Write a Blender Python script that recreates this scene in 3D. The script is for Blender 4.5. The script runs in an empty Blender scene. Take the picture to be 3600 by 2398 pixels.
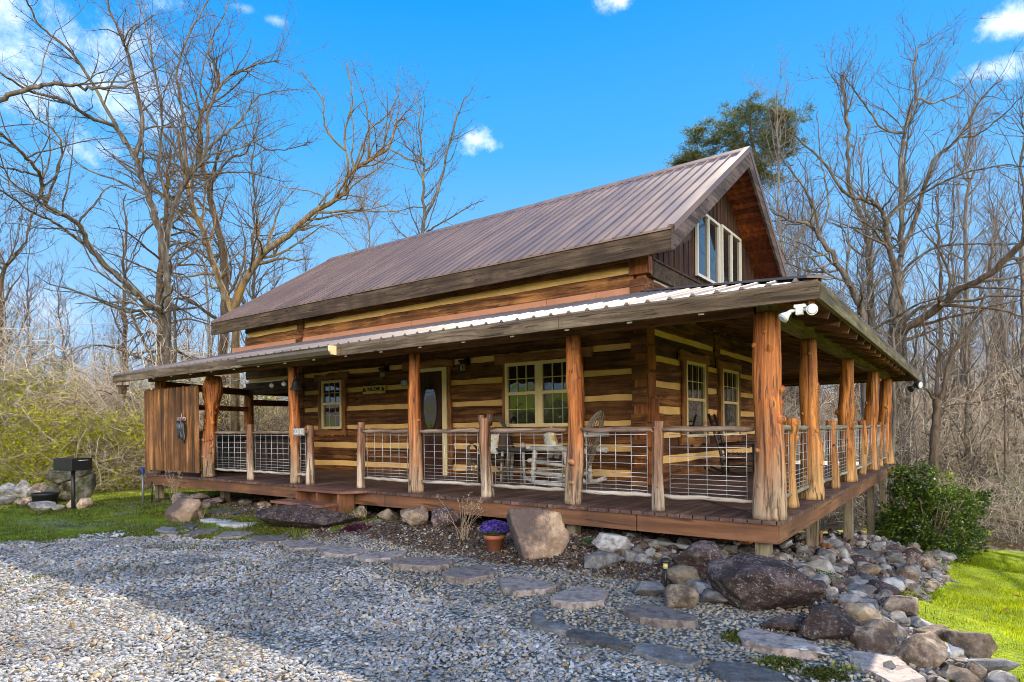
import bpy, math, random
import numpy as np
from mathutils import Vector, Matrix, noise as mnoise
R = math.radians
random.seed(7)
rng = np.random.default_rng(7)
scene = bpy.context.scene
COL = scene.collection

# ---------------------------------------------------------------- camera
FOC = 2202.0                      # focal length in pixels of the 3600 px wide frame
PX, PY = 1800.0, 1507.0
ROLL = -0.0098
YAW = R(36.3)
D = 0.60                          # height of the deck boards
CAM = Vector((1.53, -6.46, 1.53))
FW = Vector((-math.sin(YAW), math.cos(YAW), 0)); RT = Vector((math.cos(YAW), math.sin(YAW), 0)); UP = Vector((0, 0, 1))
cr, sr = math.cos(ROLL), math.sin(ROLL)
cam = bpy.data.cameras.new('camera'); camo = bpy.data.objects.new('camera', cam); COL.objects.link(camo)
cx_ = RT * cr + UP * sr; cy_ = -RT * sr + UP * cr; cz_ = -FW
camo.matrix_world = Matrix(((cx_.x, cy_.x, cz_.x, CAM.x), (cx_.y, cy_.y, cz_.y, CAM.y), (cx_.z, cy_.z, cz_.z, CAM.z), (0, 0, 0, 1)))
cam.sensor_width = 36; cam.lens = 36 * FOC / 3600; cam.shift_y = (PY - 1199) / 3600
cam.clip_start = .05; cam.clip_end = 3000
scene.camera = camo
def ray(x, y):
    u = x - PX; v = y - PY
    return FW + RT * ((u * cr + v * sr) / FOC) - UP * ((-u * sr + v * cr) / FOC)
def at(x, y, depth):              # a point at a given depth along a sight line
    return CAM + ray(x, y) * depth

# ---------------------------------------------------------------- sun and sky
SUN = Vector((-0.20, 1.25, 1.0)).normalized()      # towards the sun
sd = bpy.data.lights.new('sun', 'SUN'); so = bpy.data.objects.new('sun', sd); COL.objects.link(so)
sd.energy = 5.0; sd.angle = R(0.5); sd.color = (1.0, 0.88, 0.70)
so.rotation_euler = SUN.to_track_quat('Z', 'Y').to_euler(); so.location = (0, 0, 40)
world = bpy.data.worlds.new('World'); scene.world = world; world.use_nodes = True
nt = world.node_tree; nt.nodes.clear()
def N(t, ty, **k):
    n = t.nodes.new(ty)
    for a, b in k.items():
        if a == 'ins':
            for i, v in b.items(): n.inputs[i].default_value = v
        else: setattr(n, a, b)
    return n
def L(t, a, b): t.links.new(a, b)
sky = N(nt, 'ShaderNodeTexSky', sky_type='NISHITA', sun_disc=False)
sky.sun_elevation = math.asin(SUN.z); sky.sun_rotation = math.atan2(SUN.x, SUN.y)
sky.air_density = 1.0; sky.dust_density = 0.25; sky.ozone_density = 3.2
tc = N(nt, 'ShaderNodeTexCoord')
# the glow round the sun is compressed, the blue deepened as in the photograph
cp = N(nt, 'ShaderNodeVectorMath', operation='MULTIPLY_ADD', ins={1: (.3, .3, .3), 2: (1, 1, 1)}); L(nt, sky.outputs[0], cp.inputs[0])
dv = N(nt, 'ShaderNodeVectorMath', operation='DIVIDE'); L(nt, sky.outputs[0], dv.inputs[0]); L(nt, cp.outputs[0], dv.inputs[1])
sz = N(nt, 'ShaderNodeSeparateXYZ'); L(nt, tc.outputs['Generated'], sz.inputs[0])
er = N(nt, 'ShaderNodeValToRGB'); L(nt, sz.outputs[2], er.inputs[0]); el_ = er.color_ramp.elements
el_.new(.2); el_.new(.38)
for i_, (p_, c_) in enumerate(((0.0, (.46, .66, .90)), (.14, (.28, .54, .86)), (.40, (.05, .37, .84)), (.56, (.0, .28, .84)))): el_[i_].position = p_; el_[i_].color = (*c_, 1)
e4 = N(nt, 'ShaderNodeVectorMath', operation='SCALE'); e4.inputs['Scale'].default_value = 4.0; L(nt, er.outputs[0], e4.inputs[0])
mxs = N(nt, 'ShaderNodeMix', data_type='RGBA'); mxs.inputs[0].default_value = .95; L(nt, dv.outputs[0], mxs.inputs[6]); L(nt, e4.outputs[0], mxs.inputs[7])
hs = N(nt, 'ShaderNodeHueSaturation', ins={1: 1.0, 2: 1.0}); L(nt, mxs.outputs[2], hs.inputs['Color'])
nz = N(nt, 'ShaderNodeTexNoise', ins={2: 15.0, 3: 8.0, 4: 0.68}); L(nt, tc.outputs['Generated'], nz.inputs['Vector'])
cl = None
CLOUDS = [(150, 170, .130, .085, .75), (2172, -4, .020, .013, .9), (1685, 495, .026, .015, .95), (3440, 262, .038, .012, .9), (3560, 70, .030, .014, 1.0), (860, 30, .016, .005, .3), (975, 72, .016, .006, .4), (150, 1080, .1, .03, .25)]
for (x, y, w, h, s) in CLOUDS:
    d = ray(x, y).normalized()
    side = Vector((d.y, -d.x, 0)).normalized(); upv = side.cross(d).normalized()
    if upv.z < 0: upv = -upv
    a = N(nt, 'ShaderNodeVectorMath', operation='DOT_PRODUCT', ins={1: side / w}); L(nt, tc.outputs['Generated'], a.inputs[0])
    b = N(nt, 'ShaderNodeVectorMath', operation='DOT_PRODUCT', ins={1: upv / h}); L(nt, tc.outputs['Generated'], b.inputs[0])
    f = N(nt, 'ShaderNodeVectorMath', operation='DOT_PRODUCT', ins={1: d}); L(nt, tc.outputs['Generated'], f.inputs[0])
    a2 = N(nt, 'ShaderNodeMath', operation='MULTIPLY'); L(nt, a.outputs['Value'], a2.inputs[0]); L(nt, a.outputs['Value'], a2.inputs[1])
    b2 = N(nt, 'ShaderNodeMath', operation='MULTIPLY_ADD'); L(nt, b.outputs['Value'], b2.inputs[0]); L(nt, b.outputs['Value'], b2.inputs[1]); L(nt, a2.outputs[0], b2.inputs[2])
    sq = N(nt, 'ShaderNodeMath', operation='SQRT'); L(nt, b2.outputs[0], sq.inputs[0])
    m1 = N(nt, 'ShaderNodeMath', operation='MULTIPLY_ADD', ins={1: 5.2, 2: -2.6}); L(nt, nz.outputs[0], m1.inputs[0])
    m2 = N(nt, 'ShaderNodeMath', operation='SUBTRACT'); L(nt, m1.outputs[0], m2.inputs[0]); L(nt, sq.outputs[0], m2.inputs[1])
    mr = N(nt, 'ShaderNodeMapRange', interpolation_type='SMOOTHSTEP', ins={1: -1.3, 2: 0.9, 3: 0.0, 4: s}); L(nt, m2.outputs[0], mr.inputs[0])
    gt = N(nt, 'ShaderNodeMath', operation='GREATER_THAN', ins={1: 0.5}); L(nt, f.outputs['Value'], gt.inputs[0])
    mm = N(nt, 'ShaderNodeMath', operation='MULTIPLY'); L(nt, mr.outputs[0], mm.inputs[0]); L(nt, gt.outputs[0], mm.inputs[1])
    if cl is None: cl = mm
    else:
        mx = N(nt, 'ShaderNodeMath', operation='MAXIMUM'); L(nt, cl.outputs[0], mx.inputs[0]); L(nt, mm.outputs[0], mx.inputs[1]); cl = mx
cl2 = N(nt, 'ShaderNodeMath', operation='MINIMUM', ins={1: 0.93}); L(nt, cl.outputs[0], cl2.inputs[0])
mix = N(nt, 'ShaderNodeMix', data_type='RGBA'); L(nt, cl2.outputs[0], mix.inputs[0]); L(nt, hs.outputs[0], mix.inputs[6]); mix.inputs[7].default_value = (5.2, 5.3, 6.0, 1)
# added fill glow, broken up like cloud, low behind the camera; brightens porch walls
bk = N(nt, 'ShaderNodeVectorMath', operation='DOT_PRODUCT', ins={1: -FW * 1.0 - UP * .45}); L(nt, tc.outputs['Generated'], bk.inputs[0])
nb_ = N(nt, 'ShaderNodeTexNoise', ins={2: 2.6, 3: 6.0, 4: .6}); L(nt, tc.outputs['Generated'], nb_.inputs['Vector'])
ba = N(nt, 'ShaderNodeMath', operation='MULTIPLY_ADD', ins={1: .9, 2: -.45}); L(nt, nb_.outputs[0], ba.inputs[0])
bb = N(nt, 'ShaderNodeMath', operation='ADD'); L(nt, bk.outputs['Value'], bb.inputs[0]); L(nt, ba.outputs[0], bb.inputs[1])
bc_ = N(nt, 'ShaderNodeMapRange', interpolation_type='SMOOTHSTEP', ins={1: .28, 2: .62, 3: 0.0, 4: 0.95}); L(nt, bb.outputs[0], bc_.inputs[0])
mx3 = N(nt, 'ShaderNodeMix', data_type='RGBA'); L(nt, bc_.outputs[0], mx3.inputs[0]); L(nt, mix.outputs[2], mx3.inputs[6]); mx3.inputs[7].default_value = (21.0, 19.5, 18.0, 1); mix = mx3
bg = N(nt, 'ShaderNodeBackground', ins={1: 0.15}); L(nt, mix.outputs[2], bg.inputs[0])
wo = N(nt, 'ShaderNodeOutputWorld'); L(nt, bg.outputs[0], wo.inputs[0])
scene.view_settings.view_transform = 'Standard'; scene.view_settings.look = 'None'
scene.view_settings.gamma = 1; scene.view_settings.exposure = 1.18
cy = scene.cycles
cy.max_bounces = 6; cy.diffuse_bounces = 4; cy.glossy_bounces = 3; cy.transmission_bounces = 3; cy.caustics_reflective = False; cy.caustics_refractive = False
cy.use_denoising = True; cy.filter_width = 1.0

# ---------------------------------------------------------------- ground height
GP = np.array([(-3,-6,0),(0,-6,0),(2,-6,0.0),(-8,-5,0),(-12,-4,-.02),(-3,-3,0),(0,-3,0.02),(.9,-2.6,.02),(-6,-2,.02),(-10,-2,0),(-14,-2,0),(-20,-3,0),
(-.2,.1,.17),(-2.4,.15,.22),(-5,.2,.18),(-8,.2,.12),(-11,.2,.08),(-13.2,.15,.05),(-1,-1,.08),(-3,-1,.08),(.35,-1,.08),(.4,.5,.0),
(-.15,2.5,-.08),(-.15,5.4,-.4),(-.15,8.4,-.95),(-.15,10.9,-1.15),(.5,2.5,-.25),(.5,5,-.55),(.5,8,-1.05),
(1.1,1.4,-.45),(1.25,3.2,-.6),(1.25,5,-.85),(1.6,8,-1.12),(3,0,-.35),(3,5,-.85),(4,9,-1.2),(1.75,-1.2,-.08),(2.6,-2,-.08),(4,-3,-.15),(6,0,-.4),(7,5,-.9),(8,10,-1.25),
(-10.5,3,-.08),(-12,1.6,-.02),(-3,3,.15),(-3,8,-.85),(-8,3,.05),(-8,9,-.5),(-13,5,-.2),(-15,8,-.35),(-20,5,-.3),(-20,12,-.5),(-3,11.5,-1.3),(-3,14,-1.75),(-3,16,-1.8),(2,13,-1.5),(3,12,-1.4),(3,14.5,-1.8),(3,16.5,-1.8),(9,13,-1.6),(10,15,-1.8),
(-10,14,-.9),(-10,17,-1.6),(-10,19,-1.6),(-3,20,-1.0),(4,20,-1.0),(10,20,-.9),(-18,18,-.9),(-10,24,-.9),(-30,8,.3),(-30,16,.2),(-28,0,.1),(-30,-8,.1),(0,30,-.8),(15,30,-.6),(20,10,-1.0),(20,0,-.5),(-20,30,-.5)], float)
def gh(x, y):
    x = np.asarray(x, float); y = np.asarray(y, float); sh = x.shape; x = x.ravel(); y = y.ravel(); out = np.empty_like(x)
    loc = .25 + .006 * (GP[:, 0] ** 2 + GP[:, 1] ** 2)
    for i in range(0, len(x), 20000):
        xx = x[i:i+20000]; yy = y[i:i+20000]
        w = 1 / ((xx[:, None] - GP[:, 0]) ** 2 + (yy[:, None] - GP[:, 1]) ** 2 + .06 + loc * .02) ** 2.2
        out[i:i+20000] = (w * GP[:, 2]).sum(1) / w.sum(1)
    r = np.hypot(x + 3, y - 5); far = np.clip((r - 28) / 60, 0, 1)
    beh = np.clip((y - 10) / 30, 0, 1)
    out = out * (1 - far) + (-.5) * far + np.clip((r - 32) / 70, 0, 1) ** 1.1 * 7.0 * beh + np.clip((-y - 13) / 38, 0, 1) * 6.5
    return out.reshape(sh)
def g1(x, y): return float(gh(np.array([x]), np.array([y]))[0])

# ---------------------------------------------------------------- mesh helpers
class MB:
    def __init__(s): s.v = []; s.f = []; s.sm = []
    def poly(s, pts, faces, smooth=False):
        b = len(s.v); s.v += [tuple(p) for p in pts]; s.f += [tuple(b + i for i in f) for f in faces]; s.sm += [smooth] * len(faces); return s
    def box(s, a, b, j=0):
        x0, y0, z0 = a; x1, y1, z1 = b
        P = [(x0,y0,z0),(x1,y0,z0),(x1,y1,z0),(x0,y1,z0),(x0,y0,z1),(x1,y0,z1),(x1,y1,z1),(x0,y1,z1)]
        return s.poly(P, [(0,3,2,1),(4,5,6,7),(0,1,5,4),(1,2,6,5),(2,3,7,6),(3,0,4,7)])
    def bar(s, p, q, w, h, up=(0, 0, 1)):      # box along p-q, w sideways, h along up
        p = Vector(p); q = Vector(q); d = (q - p).normalized(); u = Vector(up); sd_ = d.cross(u).normalized(); u = sd_.cross(d).normalized()
        P = [e + sd_ * a * w / 2 + u * b * h / 2 for e in (p, q) for a, b in ((-1,-1),(1,-1),(1,1),(-1,1))]
        return s.poly(P, [(0,1,2,3),(7,6,5,4),(0,4,5,1),(1,5,6,2),(2,6,7,3),(3,7,4,0)])
    def tube(s, pts, rad, n=8, cap=True, smooth=True, jit=0.0, seed=0):
        pts = [Vector(p) for p in pts]
        if not hasattr(rad, '__len__'): rad = [rad] * len(pts)
        rr = random.Random(seed); b = len(s.v); prev = None
        ph = [rr.uniform(0, 6.28) for _ in range(4)]
        for i, p in enumerate(pts):
            d = (pts[min(i+1, len(pts)-1)] - pts[max(i-1, 0)])
            d = d.normalized() if d.length > 1e-9 else Vector((0, 0, 1))
            if prev is None: u = d.orthogonal().normalized()
            else:
                u = prev - d * prev.dot(d); u = u.normalized() if u.length > 1e-6 else d.orthogonal().normalized()
            prev = u; w = d.cross(u)
            for k in range(n):
                a = 2 * math.pi * k / n; r = rad[i]
                if jit: r *= 1 + jit * (math.sin(2*a+ph[0]+i*.25) * .5 + math.sin(3*a+ph[1]-i*.2) * .4 + math.sin(5*a+ph[2]+i*.3) * .3 + rr.uniform(-.25, .25))
                s.v.append(tuple(p + (u * math.cos(a) + w * math.sin(a)) * r))
        for i in range(len(pts) - 1):
            for k in range(n):
                k2 = (k + 1) % n; s.f.append((b+i*n+k, b+i*n+k2, b+(i+1)*n+k2, b+(i+1)*n+k)); s.sm.append(smooth)
        if cap:
            s.f.append(tuple(b + k for k in reversed(range(n)))); s.sm.append(False)
            s.f.append(tuple(b + (len(pts)-1)*n + k for k in range(n))); s.sm.append(False)
        return s
    def prism(s, outline, a, b, axis='y'):     # outline of (u,v) pairs, extruded from a to b along an axis
        def P(u, v, t): return {'y': (u, t, v), 'x': (t, u, v), 'z': (u, v, t)}[axis]
        n = len(outline); pts = [P(u, v, a) for u, v in outline] + [P(u, v, b) for u, v in outline]
        return s.poly(pts, [tuple(range(n)), tuple(reversed(range(n, 2*n)))] + [(i, i+n, (i+1) % n + n, (i+1) % n) for i in range(n)])
    def lathe(s, prof, c, n=16, smooth=True):
        b = len(s.v)
        for r, z in prof:
            for k in range(n): s.v.append((c[0]+r*math.cos(2*math.pi*k/n), c[1]+r*math.sin(2*math.pi*k/n), c[2]+z))
        for i in range(len(prof)-1):
            for k in range(n): s.f.append((b+i*n+k, b+i*n+(k+1) % n, b+(i+1)*n+(k+1) % n, b+(i+1)*n+k)); s.sm.append(smooth)
        s.f.append(tuple(b+k for k in reversed(range(n)))); s.sm.append(False)
        s.f.append(tuple(b+(len(prof)-1)*n+k for k in range(n))); s.sm.append(False)
        return s
    def mesh(s, name, m):
        me = bpy.data.meshes.new(name); me.from_pydata(s.v, [], s.f); me.validate(); 
        if len(me.polygons) == len(s.sm): me.polygons.foreach_set('use_smooth', s.sm)
        if m: me.materials.append(m)
        return me
    def build(s, name, m, parent=None, bevel=0):
        me = s.mesh(name, m); o = bpy.data.objects.new(name, me); COL.objects.link(o)
        if parent: o.parent = parent
        if bevel:
            md = o.modifiers.new('bevel', 'BEVEL'); md.width = bevel; md.segments = 2; md.limit_method = 'ANGLE'; md.angle_limit = R(40); md.harden_normals = False
        return o
def rawmesh(name, V, F, m, smooth=False, parent=None):
    me = bpy.data.meshes.new(name); V = np.ascontiguousarray(V, np.float32); F = np.ascontiguousarray(F, np.int32); k = F.shape[1]
    me.vertices.add(len(V)); me.vertices.foreach_set('co', V.ravel())
    me.loops.add(F.size); me.loops.foreach_set('vertex_index', F.ravel())
    me.polygons.add(len(F)); me.polygons.foreach_set('loop_start', np.arange(0, F.size, k, dtype=np.int32))
    try: me.polygons.foreach_set('loop_total', np.full(len(F), k, np.int32))
    except Exception: pass
    me.polygons.foreach_set('use_smooth', np.full(len(F), smooth))
    me.update(calc_edges=True)
    if m: me.materials.append(m)
    o = bpy.data.objects.new(name, me); COL.objects.link(o)
    if parent: o.parent = parent
    return o
def tag(o, label=None, cat=None, group=None, kind=None):
    if label: o['label'] = label
    if cat: o['category'] = cat
    if group: o['group'] = group
    if kind: o['kind'] = kind
    return o
def empty(name, loc, rz=0):
    o = bpy.data.objects.new(name, None); COL.objects.link(o); o.location = loc; o.rotation_euler = (0, 0, rz); o.empty_display_size = .2; return o
def unparent_offset(o, root):      # mesh written in world coordinates, parented under a placed Empty
    o.parent = root; o.matrix_parent_inverse = Matrix.Translation(root.location).inverted() if not root.rotation_euler.z else (Matrix.Translation(root.location) @ Matrix.Rotation(root.rotation_euler.z, 4, 'Z')).inverted(); return o
def copy_tree(o, parent=None):
    c = o.copy(); COL.objects.link(c); c.parent = parent
    for ch in list(o.children): copy_tree(ch, c)
    return c
def W(mb, name, m, root, bevel=0):            # part written in world coordinates
    o = mb.build(name, m, None, bevel); return unparent_offset(o, root)

def comps(mb):
    par = list(range(len(mb.v)))
    def fd(a):
        while par[a] != a: par[a] = par[par[a]]; a = par[a]
        return a
    for f in mb.f:
        for v in f[1:]: par[fd(v)] = fd(f[0])
    out = {}
    for i, f in enumerate(mb.f): out.setdefault(fd(f[0]), []).append(i)
    res = []
    for fs in out.values():
        m2 = MB(); mp = {}
        for i in fs:
            for v in mb.f[i]:
                if v not in mp: mp[v] = len(m2.v); m2.v.append(mb.v[v])
            m2.f.append(tuple(mp[v] for v in mb.f[i])); m2.sm.append(mb.sm[i])
        res.append(m2)
    return res
def WE(mb, name, m, root, bevel=0):           # every separate piece becomes a part of its own
    for c in comps(mb): W(c, name, m, root, bevel)

# ---------------------------------------------------------------- materials
def mat(name):
    m = bpy.data.materials.new(name); m.use_nodes = True; t = m.node_tree
    return m, t, t.nodes['Principled BSDF']
def ramp(t, fac, stops):
    r = N(t, 'ShaderNodeValToRGB'); e = r.color_ramp.elements
    while len(e) < len(stops): e.new(.5)
    for i, (p, c) in enumerate(stops): e[i].position = p; e[i].color = (*c, 1)
    L(t, fac, r.inputs[0]); return r
def coords(t, scale=(1, 1, 1), kind='Object', rot=(0, 0, 0)):
    c = N(t, 'ShaderNodeTexCoord'); mp = N(t, 'ShaderNodeMapping'); mp.inputs['Scale'].default_value = scale; mp.inputs['Rotation'].default_value = rot
    L(t, c.outputs[kind], mp.inputs[0]); return mp.outputs[0]
def noise(t, vec, sc, det=4, rough=.55, dist=0):
    n = N(t, 'ShaderNodeTexNoise', ins={2: sc, 3: det, 4: rough}); n.inputs['Distortion'].default_value = dist; L(t, vec, n.inputs['Vector']); return n.outputs[0]
def mixc(t, fac, a, b, mode='MIX'):
    m = N(t, 'ShaderNodeMix', data_type='RGBA', blend_type=mode)
    if isinstance(fac, (int, float)): m.inputs[0].default_value = fac
    else: L(t, fac, m.inputs[0])
    for i, c in ((6, a), (7, b)):
        if isinstance(c, tuple): m.inputs[i].default_value = (*c, 1)
        else: L(t, c, m.inputs[i])
    return m.outputs[2]
def bump(t, p, h, strength=.3, dist=.02):
    b = N(t, 'ShaderNodeBump', ins={0: strength, 1: dist}); L(t, h, b.inputs['Height']); L(t, b.outputs[0], p.inputs['Normal']); return b
def mrange(t, v, a, b, c=0., d=1.):
    m = N(t, 'ShaderNodeMapRange', interpolation_type='SMOOTHSTEP', ins={1: a, 2: b, 3: c, 4: d}); L(t, v, m.inputs[0]); return m.outputs[0]
def rnd_obj(t): return N(t, 'ShaderNodeObjectInfo').outputs['Random']
def rnd_isl(t): return N(t, 'ShaderNodeNewGeometry').outputs['Random Per Island']
def wood(name, cols, grain='x', sc=1.0, rough=.65, bs=.35, knots=True, isl=.35, spec=.3, stain=None):
    m, t, p = mat(name)
    g = {'x': (.9, 14, 14), 'y': (14, .9, 14), 'z': (14, 14, .9)}[grain]; g = tuple(v * sc for v in g)
    v = coords(t, g)
    n1 = noise(t, v, 1.0, 8, .62, .6)
    n2 = noise(t, coords(t, (1, 1, 1)), 2.2 * sc, 5, .6)
    k = len(cols); r = ramp(t, n1, [(.37 + .27 * i / (k - 1), c) for i, c in enumerate(cols)])
    c = r.outputs[0]
    c = mixc(t, mrange(t, n2, .35, .7, 0, .75), c, cols[0] if not stain else stain)
    if knots:
        vo = N(t, 'ShaderNodeTexVoronoi', ins={2: 1.0}); gk = {'x': (1.3, 3.5, 3.5), 'y': (3.5, 1.3, 3.5), 'z': (3.5, 3.5, 1.3)}[grain]
        L(t, coords(t, gk), vo.inputs['Vector'])
        c = mixc(t, mrange(t, vo.outputs['Distance'], .05, .12, .8, 0), c, tuple(x * .3 for x in cols[0]))
    ck = noise(t, coords(t, tuple(q * 2.6 for q in g)), 1.0, 4, .5, .4); c = mixc(t, mrange(t, ck, .60, .66, 0, .75), c, tuple(x * .35 for x in cols[0]))
    if isl:
        hs_ = N(t, 'ShaderNodeHueSaturation'); L(t, c, hs_.inputs['Color'])
        L(t, mrange(t, rnd_isl(t), 0, 1, 1 - isl, 1 + isl), hs_.inputs['Value']); c = hs_.outputs[0]
    L(t, c, p.inputs['Base Color']); p.inputs['Roughness'].default_value = rough; p.inputs['Specular IOR Level'].default_value = spec
    hb_ = N(t, 'ShaderNodeMath', operation='MULTIPLY_ADD', ins={1: .8}); L(t, noise(t, coords(t), 26 * sc, 4, .7), hb_.inputs[0]); L(t, n1, hb_.inputs[2]); bump(t, p, hb_.outputs[0], bs, .016)
    return m
def plain(name, c, rough=.5, metal=0, var=.15, sc=6, bs=.1, spec=.5):
    m, t, p = mat(name); n = noise(t, coords(t), sc, 6, .6)
    r = ramp(t, n, [(.3, tuple(x * (1 - var) for x in c)), (.7, tuple(min(1, x * (1 + var)) for x in c))])
    L(t, r.outputs[0], p.inputs['Base Color']); p.inputs['Roughness'].default_value = rough; p.inputs['Metallic'].default_value = metal; p.inputs['Specular IOR Level'].default_value = spec
    if bs: bump(t, p, n, bs, .01)
    return m
M = {}
LOG = [(.055, .019, .006), (.185, .074, .022), (.37, .165, .05)]
M['log_x'] = wood('log_wood_front', LOG, 'x', .8, .7, .9, isl=.35)
M['log_y'] = wood('log_wood_side', LOG, 'y', .8, .7, .9, isl=.35)
M['log_end'] = wood('log_end_wood', [(.12, .035, .010), (.30, .10, .026), (.42, .16, .04)], 'z', 1.2, .6, .4, isl=.45)
M['chink'] = plain('tan_chinking', (.95, .56, .20), .85, 0, .16, 3, .2)
M['copper_strip'] = plain('copper_painted_flashing', (.42, .185, .095), .5, 0, .12, 3, .1)
M['gable'] = wood('dark_gable_boards', [(.035, .017, .011), (.075, .035, .022), (.10, .05, .03)], 'z', .9, .75, .4, False, .2)
M['soffit'] = wood('red_soffit_boards', [(.11, .025, .008), (.24, .055, .014), (.34, .095, .022)], 'y', .9, .5, .3, True, .4)
M['brown_wood_x'] = wood('brown_beam_wood', [(.06, .024, .010), (.16, .066, .024), (.28, .12, .042)], 'x', .8, .7, .4)
M['brown_wood_y'] = wood('brown_beam_wood_side', [(.08, .032, .012), (.21, .082, .028), (.33, .14, .045)], 'y', .8, .7, .4)
M['beam_mossy'] = wood('weathered_side_beam', [(.07, .055, .022), (.16, .11, .045), (.26, .19, .085)], 'y', .8, .85, .5)
M['fascia_x'] = wood('weathered_fascia_front', [(.035, .024, .015), (.125, .086, .054), (.26, .20, .135)], 'x', 1.0, .85, .5, True, .1, stain=(.085, .058, .034))
M['fascia_y'] = wood('weathered_fascia_side', [(.045, .036, .02), (.15, .12, .065), (.27, .22, .125)], 'y', 1.0, .85, .5, True, .1, stain=(.10, .082, .045))
M['dark_fascia'] = wood('dark_roof_fascia', [(.035, .022, .014), (.085, .055, .033), (.14, .095, .06)], 'x', .9, .8, .4, True, .05)
M['barge'] = wood('grey_barge_board', [(.05, .035, .03), (.12, .085, .07), (.18, .13, .11)], 'y', .9, .8, .4, True, .05)
M['deck'] = wood('deck_board_stain', [(.07, .036, .028), (.125, .068, .053), (.19, .115, .09)], 'y', .7, .55, .3, False, .32, .5)
M['deck_side'] = wood('deck_board_stain_side', [(.08, .04, .03), (.14, .075, .055), (.20, .115, .088)], 'x', .7, .55, .3, False, .32, .5)
M['skirt_x'] = wood('deck_skirt_front', [(.12, .05, .022), (.19, .083, .038), (.26, .125, .06)], 'x', .6, .65, .35, True, .1, stain=(.09, .045, .028))
M['skirt_y'] = wood('deck_skirt_side', [(.14, .06, .026), (.22, .10, .046), (.30, .15, .072)], 'y', .6, .65, .35, True, .1, stain=(.10, .05, .03))
M['support'] = wood('grey_support_timber', [(.13, .10, .06), (.26, .215, .14), (.36, .31, .22)], 'z', .9, .85, .4, False, .2)
M['trim'] = wood('live_edge_trim', [(.16, .06, .018), (.34, .145, .045), (.46, .22, .075)], 'z', .8, .6, .4, True, .2)
M['trim_x'] = wood('live_edge_trim_flat', [(.16, .06, .018), (.34, .145, .045), (.46, .22, .075)], 'x', .8, .6, .4, True, .2)
M['trim_y'] = wood('live_edge_trim_side', [(.16, .06, .018), (.34, .145, .045), (.46, .22, .075)], 'y', .8, .6, .4, True, .2)
M['cream'] = plain('cream_paint', (.90, .71, .36), .45, 0, .05, 4, .05)
M['white_frame'] = plain('white_window_frame', (.62, .58, .49), .4, 0, .04, 4, .03)
M['screen_boards'] = wood('screen_board_wood', [(.07, .028, .010), (.20, .085, .028), (.40, .18, .06)], 'z', .8, .65, .4, False, .4)
M['step'] = wood('step_board', [(.13, .055, .035), (.20, .09, .06), (.27, .13, .09)], 'x', .7, .6, .3, False, .15)
M['step_dark'] = wood('step_riser', [(.16, .07, .035), (.26, .115, .06), (.3, .14, .08)], 'z', .7, .6, .3, False, .15)
M['rail'] = wood('weathered_rail', [(.12, .075, .05), (.24, .165, .12), (.36, .27, .21)], 'x', 1, .8, .4, False, .15)
M['rail_pale'] = wood('pale_peeled_rail', [(.28, .23, .18), (.45, .39, .32), (.58, .52, .44)], 'x', 1, .8, .4, False, .1)
M['rail_y'] = wood('weathered_rail_side', [(.14, .12, .085), (.30, .26, .19), (.42, .38, .28)], 'y', 1, .8, .4, False, .15)
M['wire'] = plain('galvanized_wire', (.55, .55, .54), .45, .55, .1, 20, 0)
M['black'] = plain('black_metal', (.018, .017, .017), .45, .2, .2, 10, .1)
M['black_wood'] = plain('black_wood', (.02, .014, .011), .5, 0, .3, 12, .2)
M['bronze'] = plain('dark_bronze', (.05, .03, .015), .35, .7, .3, 8, .1)
M['white_plastic'] = plain('white_plastic', (.72, .70, .66), .4, 0, .05, 4, 0)
M['concrete'] = plain('grey_concrete', (.3, .29, .27), .9, 0, .2, 8, .2)
def post_mat(name, top, mid, bottom, z0, z1):
    m, t, p = mat(name); v = coords(t, (11, 11, .75)); n1 = noise(t, v, 1.0, 9, .66, 1.2)
    warm = ramp(t, n1, [(.36, tuple(x * .22 for x in top)), (.45, top), (.53, mid), (.64, tuple(min(1, x * 1.75) for x in mid))])
    cool = ramp(t, n1, [(.38, tuple(x * .28 for x in bottom)), (.49, bottom), (.62, tuple(min(1, x * 1.6) for x in bottom))])
    g = N(t, 'ShaderNodeNewGeometry'); sep = N(t, 'ShaderNodeSeparateXYZ'); L(t, g.outputs['Position'], sep.inputs[0])
    nn = noise(t, coords(t, (5, 5, 1.2)), 1.4, 5)
    ad = N(t, 'ShaderNodeMath', operation='MULTIPLY_ADD', ins={1: 1.3, 2: -.65}); L(t, nn, ad.inputs[0])
    su = N(t, 'ShaderNodeMath', operation='ADD'); L(t, sep.outputs[2], su.inputs[0]); L(t, ad.outputs[0], su.inputs[1])
    c = mixc(t, mrange(t, su.outputs[0], z0, z1), cool.outputs[0], warm.outputs[0])
    vo = N(t, 'ShaderNodeTexVoronoi', ins={2: 1.0}); L(t, coords(t, (5, 5, 2.2)), vo.inputs['Vector'])
    c = mixc(t, mrange(t, vo.outputs['Distance'], .05, .16, .85, 0), c, (.05, .022, .012))
    ck = noise(t, coords(t, (34, 34, 1.3)), 1.0, 5, .55, .5); c = mixc(t, mrange(t, ck, .57, .63, 0, .85), c, (.05, .025, .014))
    L(t, c, p.inputs['Base Color']); p.inputs['Roughness'].default_value = .6; p.inputs['Specular IOR Level'].default_value = .3
    bump(t, p, n1, .7, .02); return m
M['post'] = post_mat('cedar_post', (.26, .072, .014), (.37, .125, .030), (.28, .195, .125), .55, 1.75)
M['post_side'] = post_mat('cedar_post_side', (.27, .085, .016), (.37, .14, .030), (.32, .195, .085), .4, 1.5)
M['stub'] = post_mat('short_post', (.15, .07, .035), (.23, .12, .07), (.38, .29, .21), .75, 1.3)
M['birch'] = None
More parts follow.
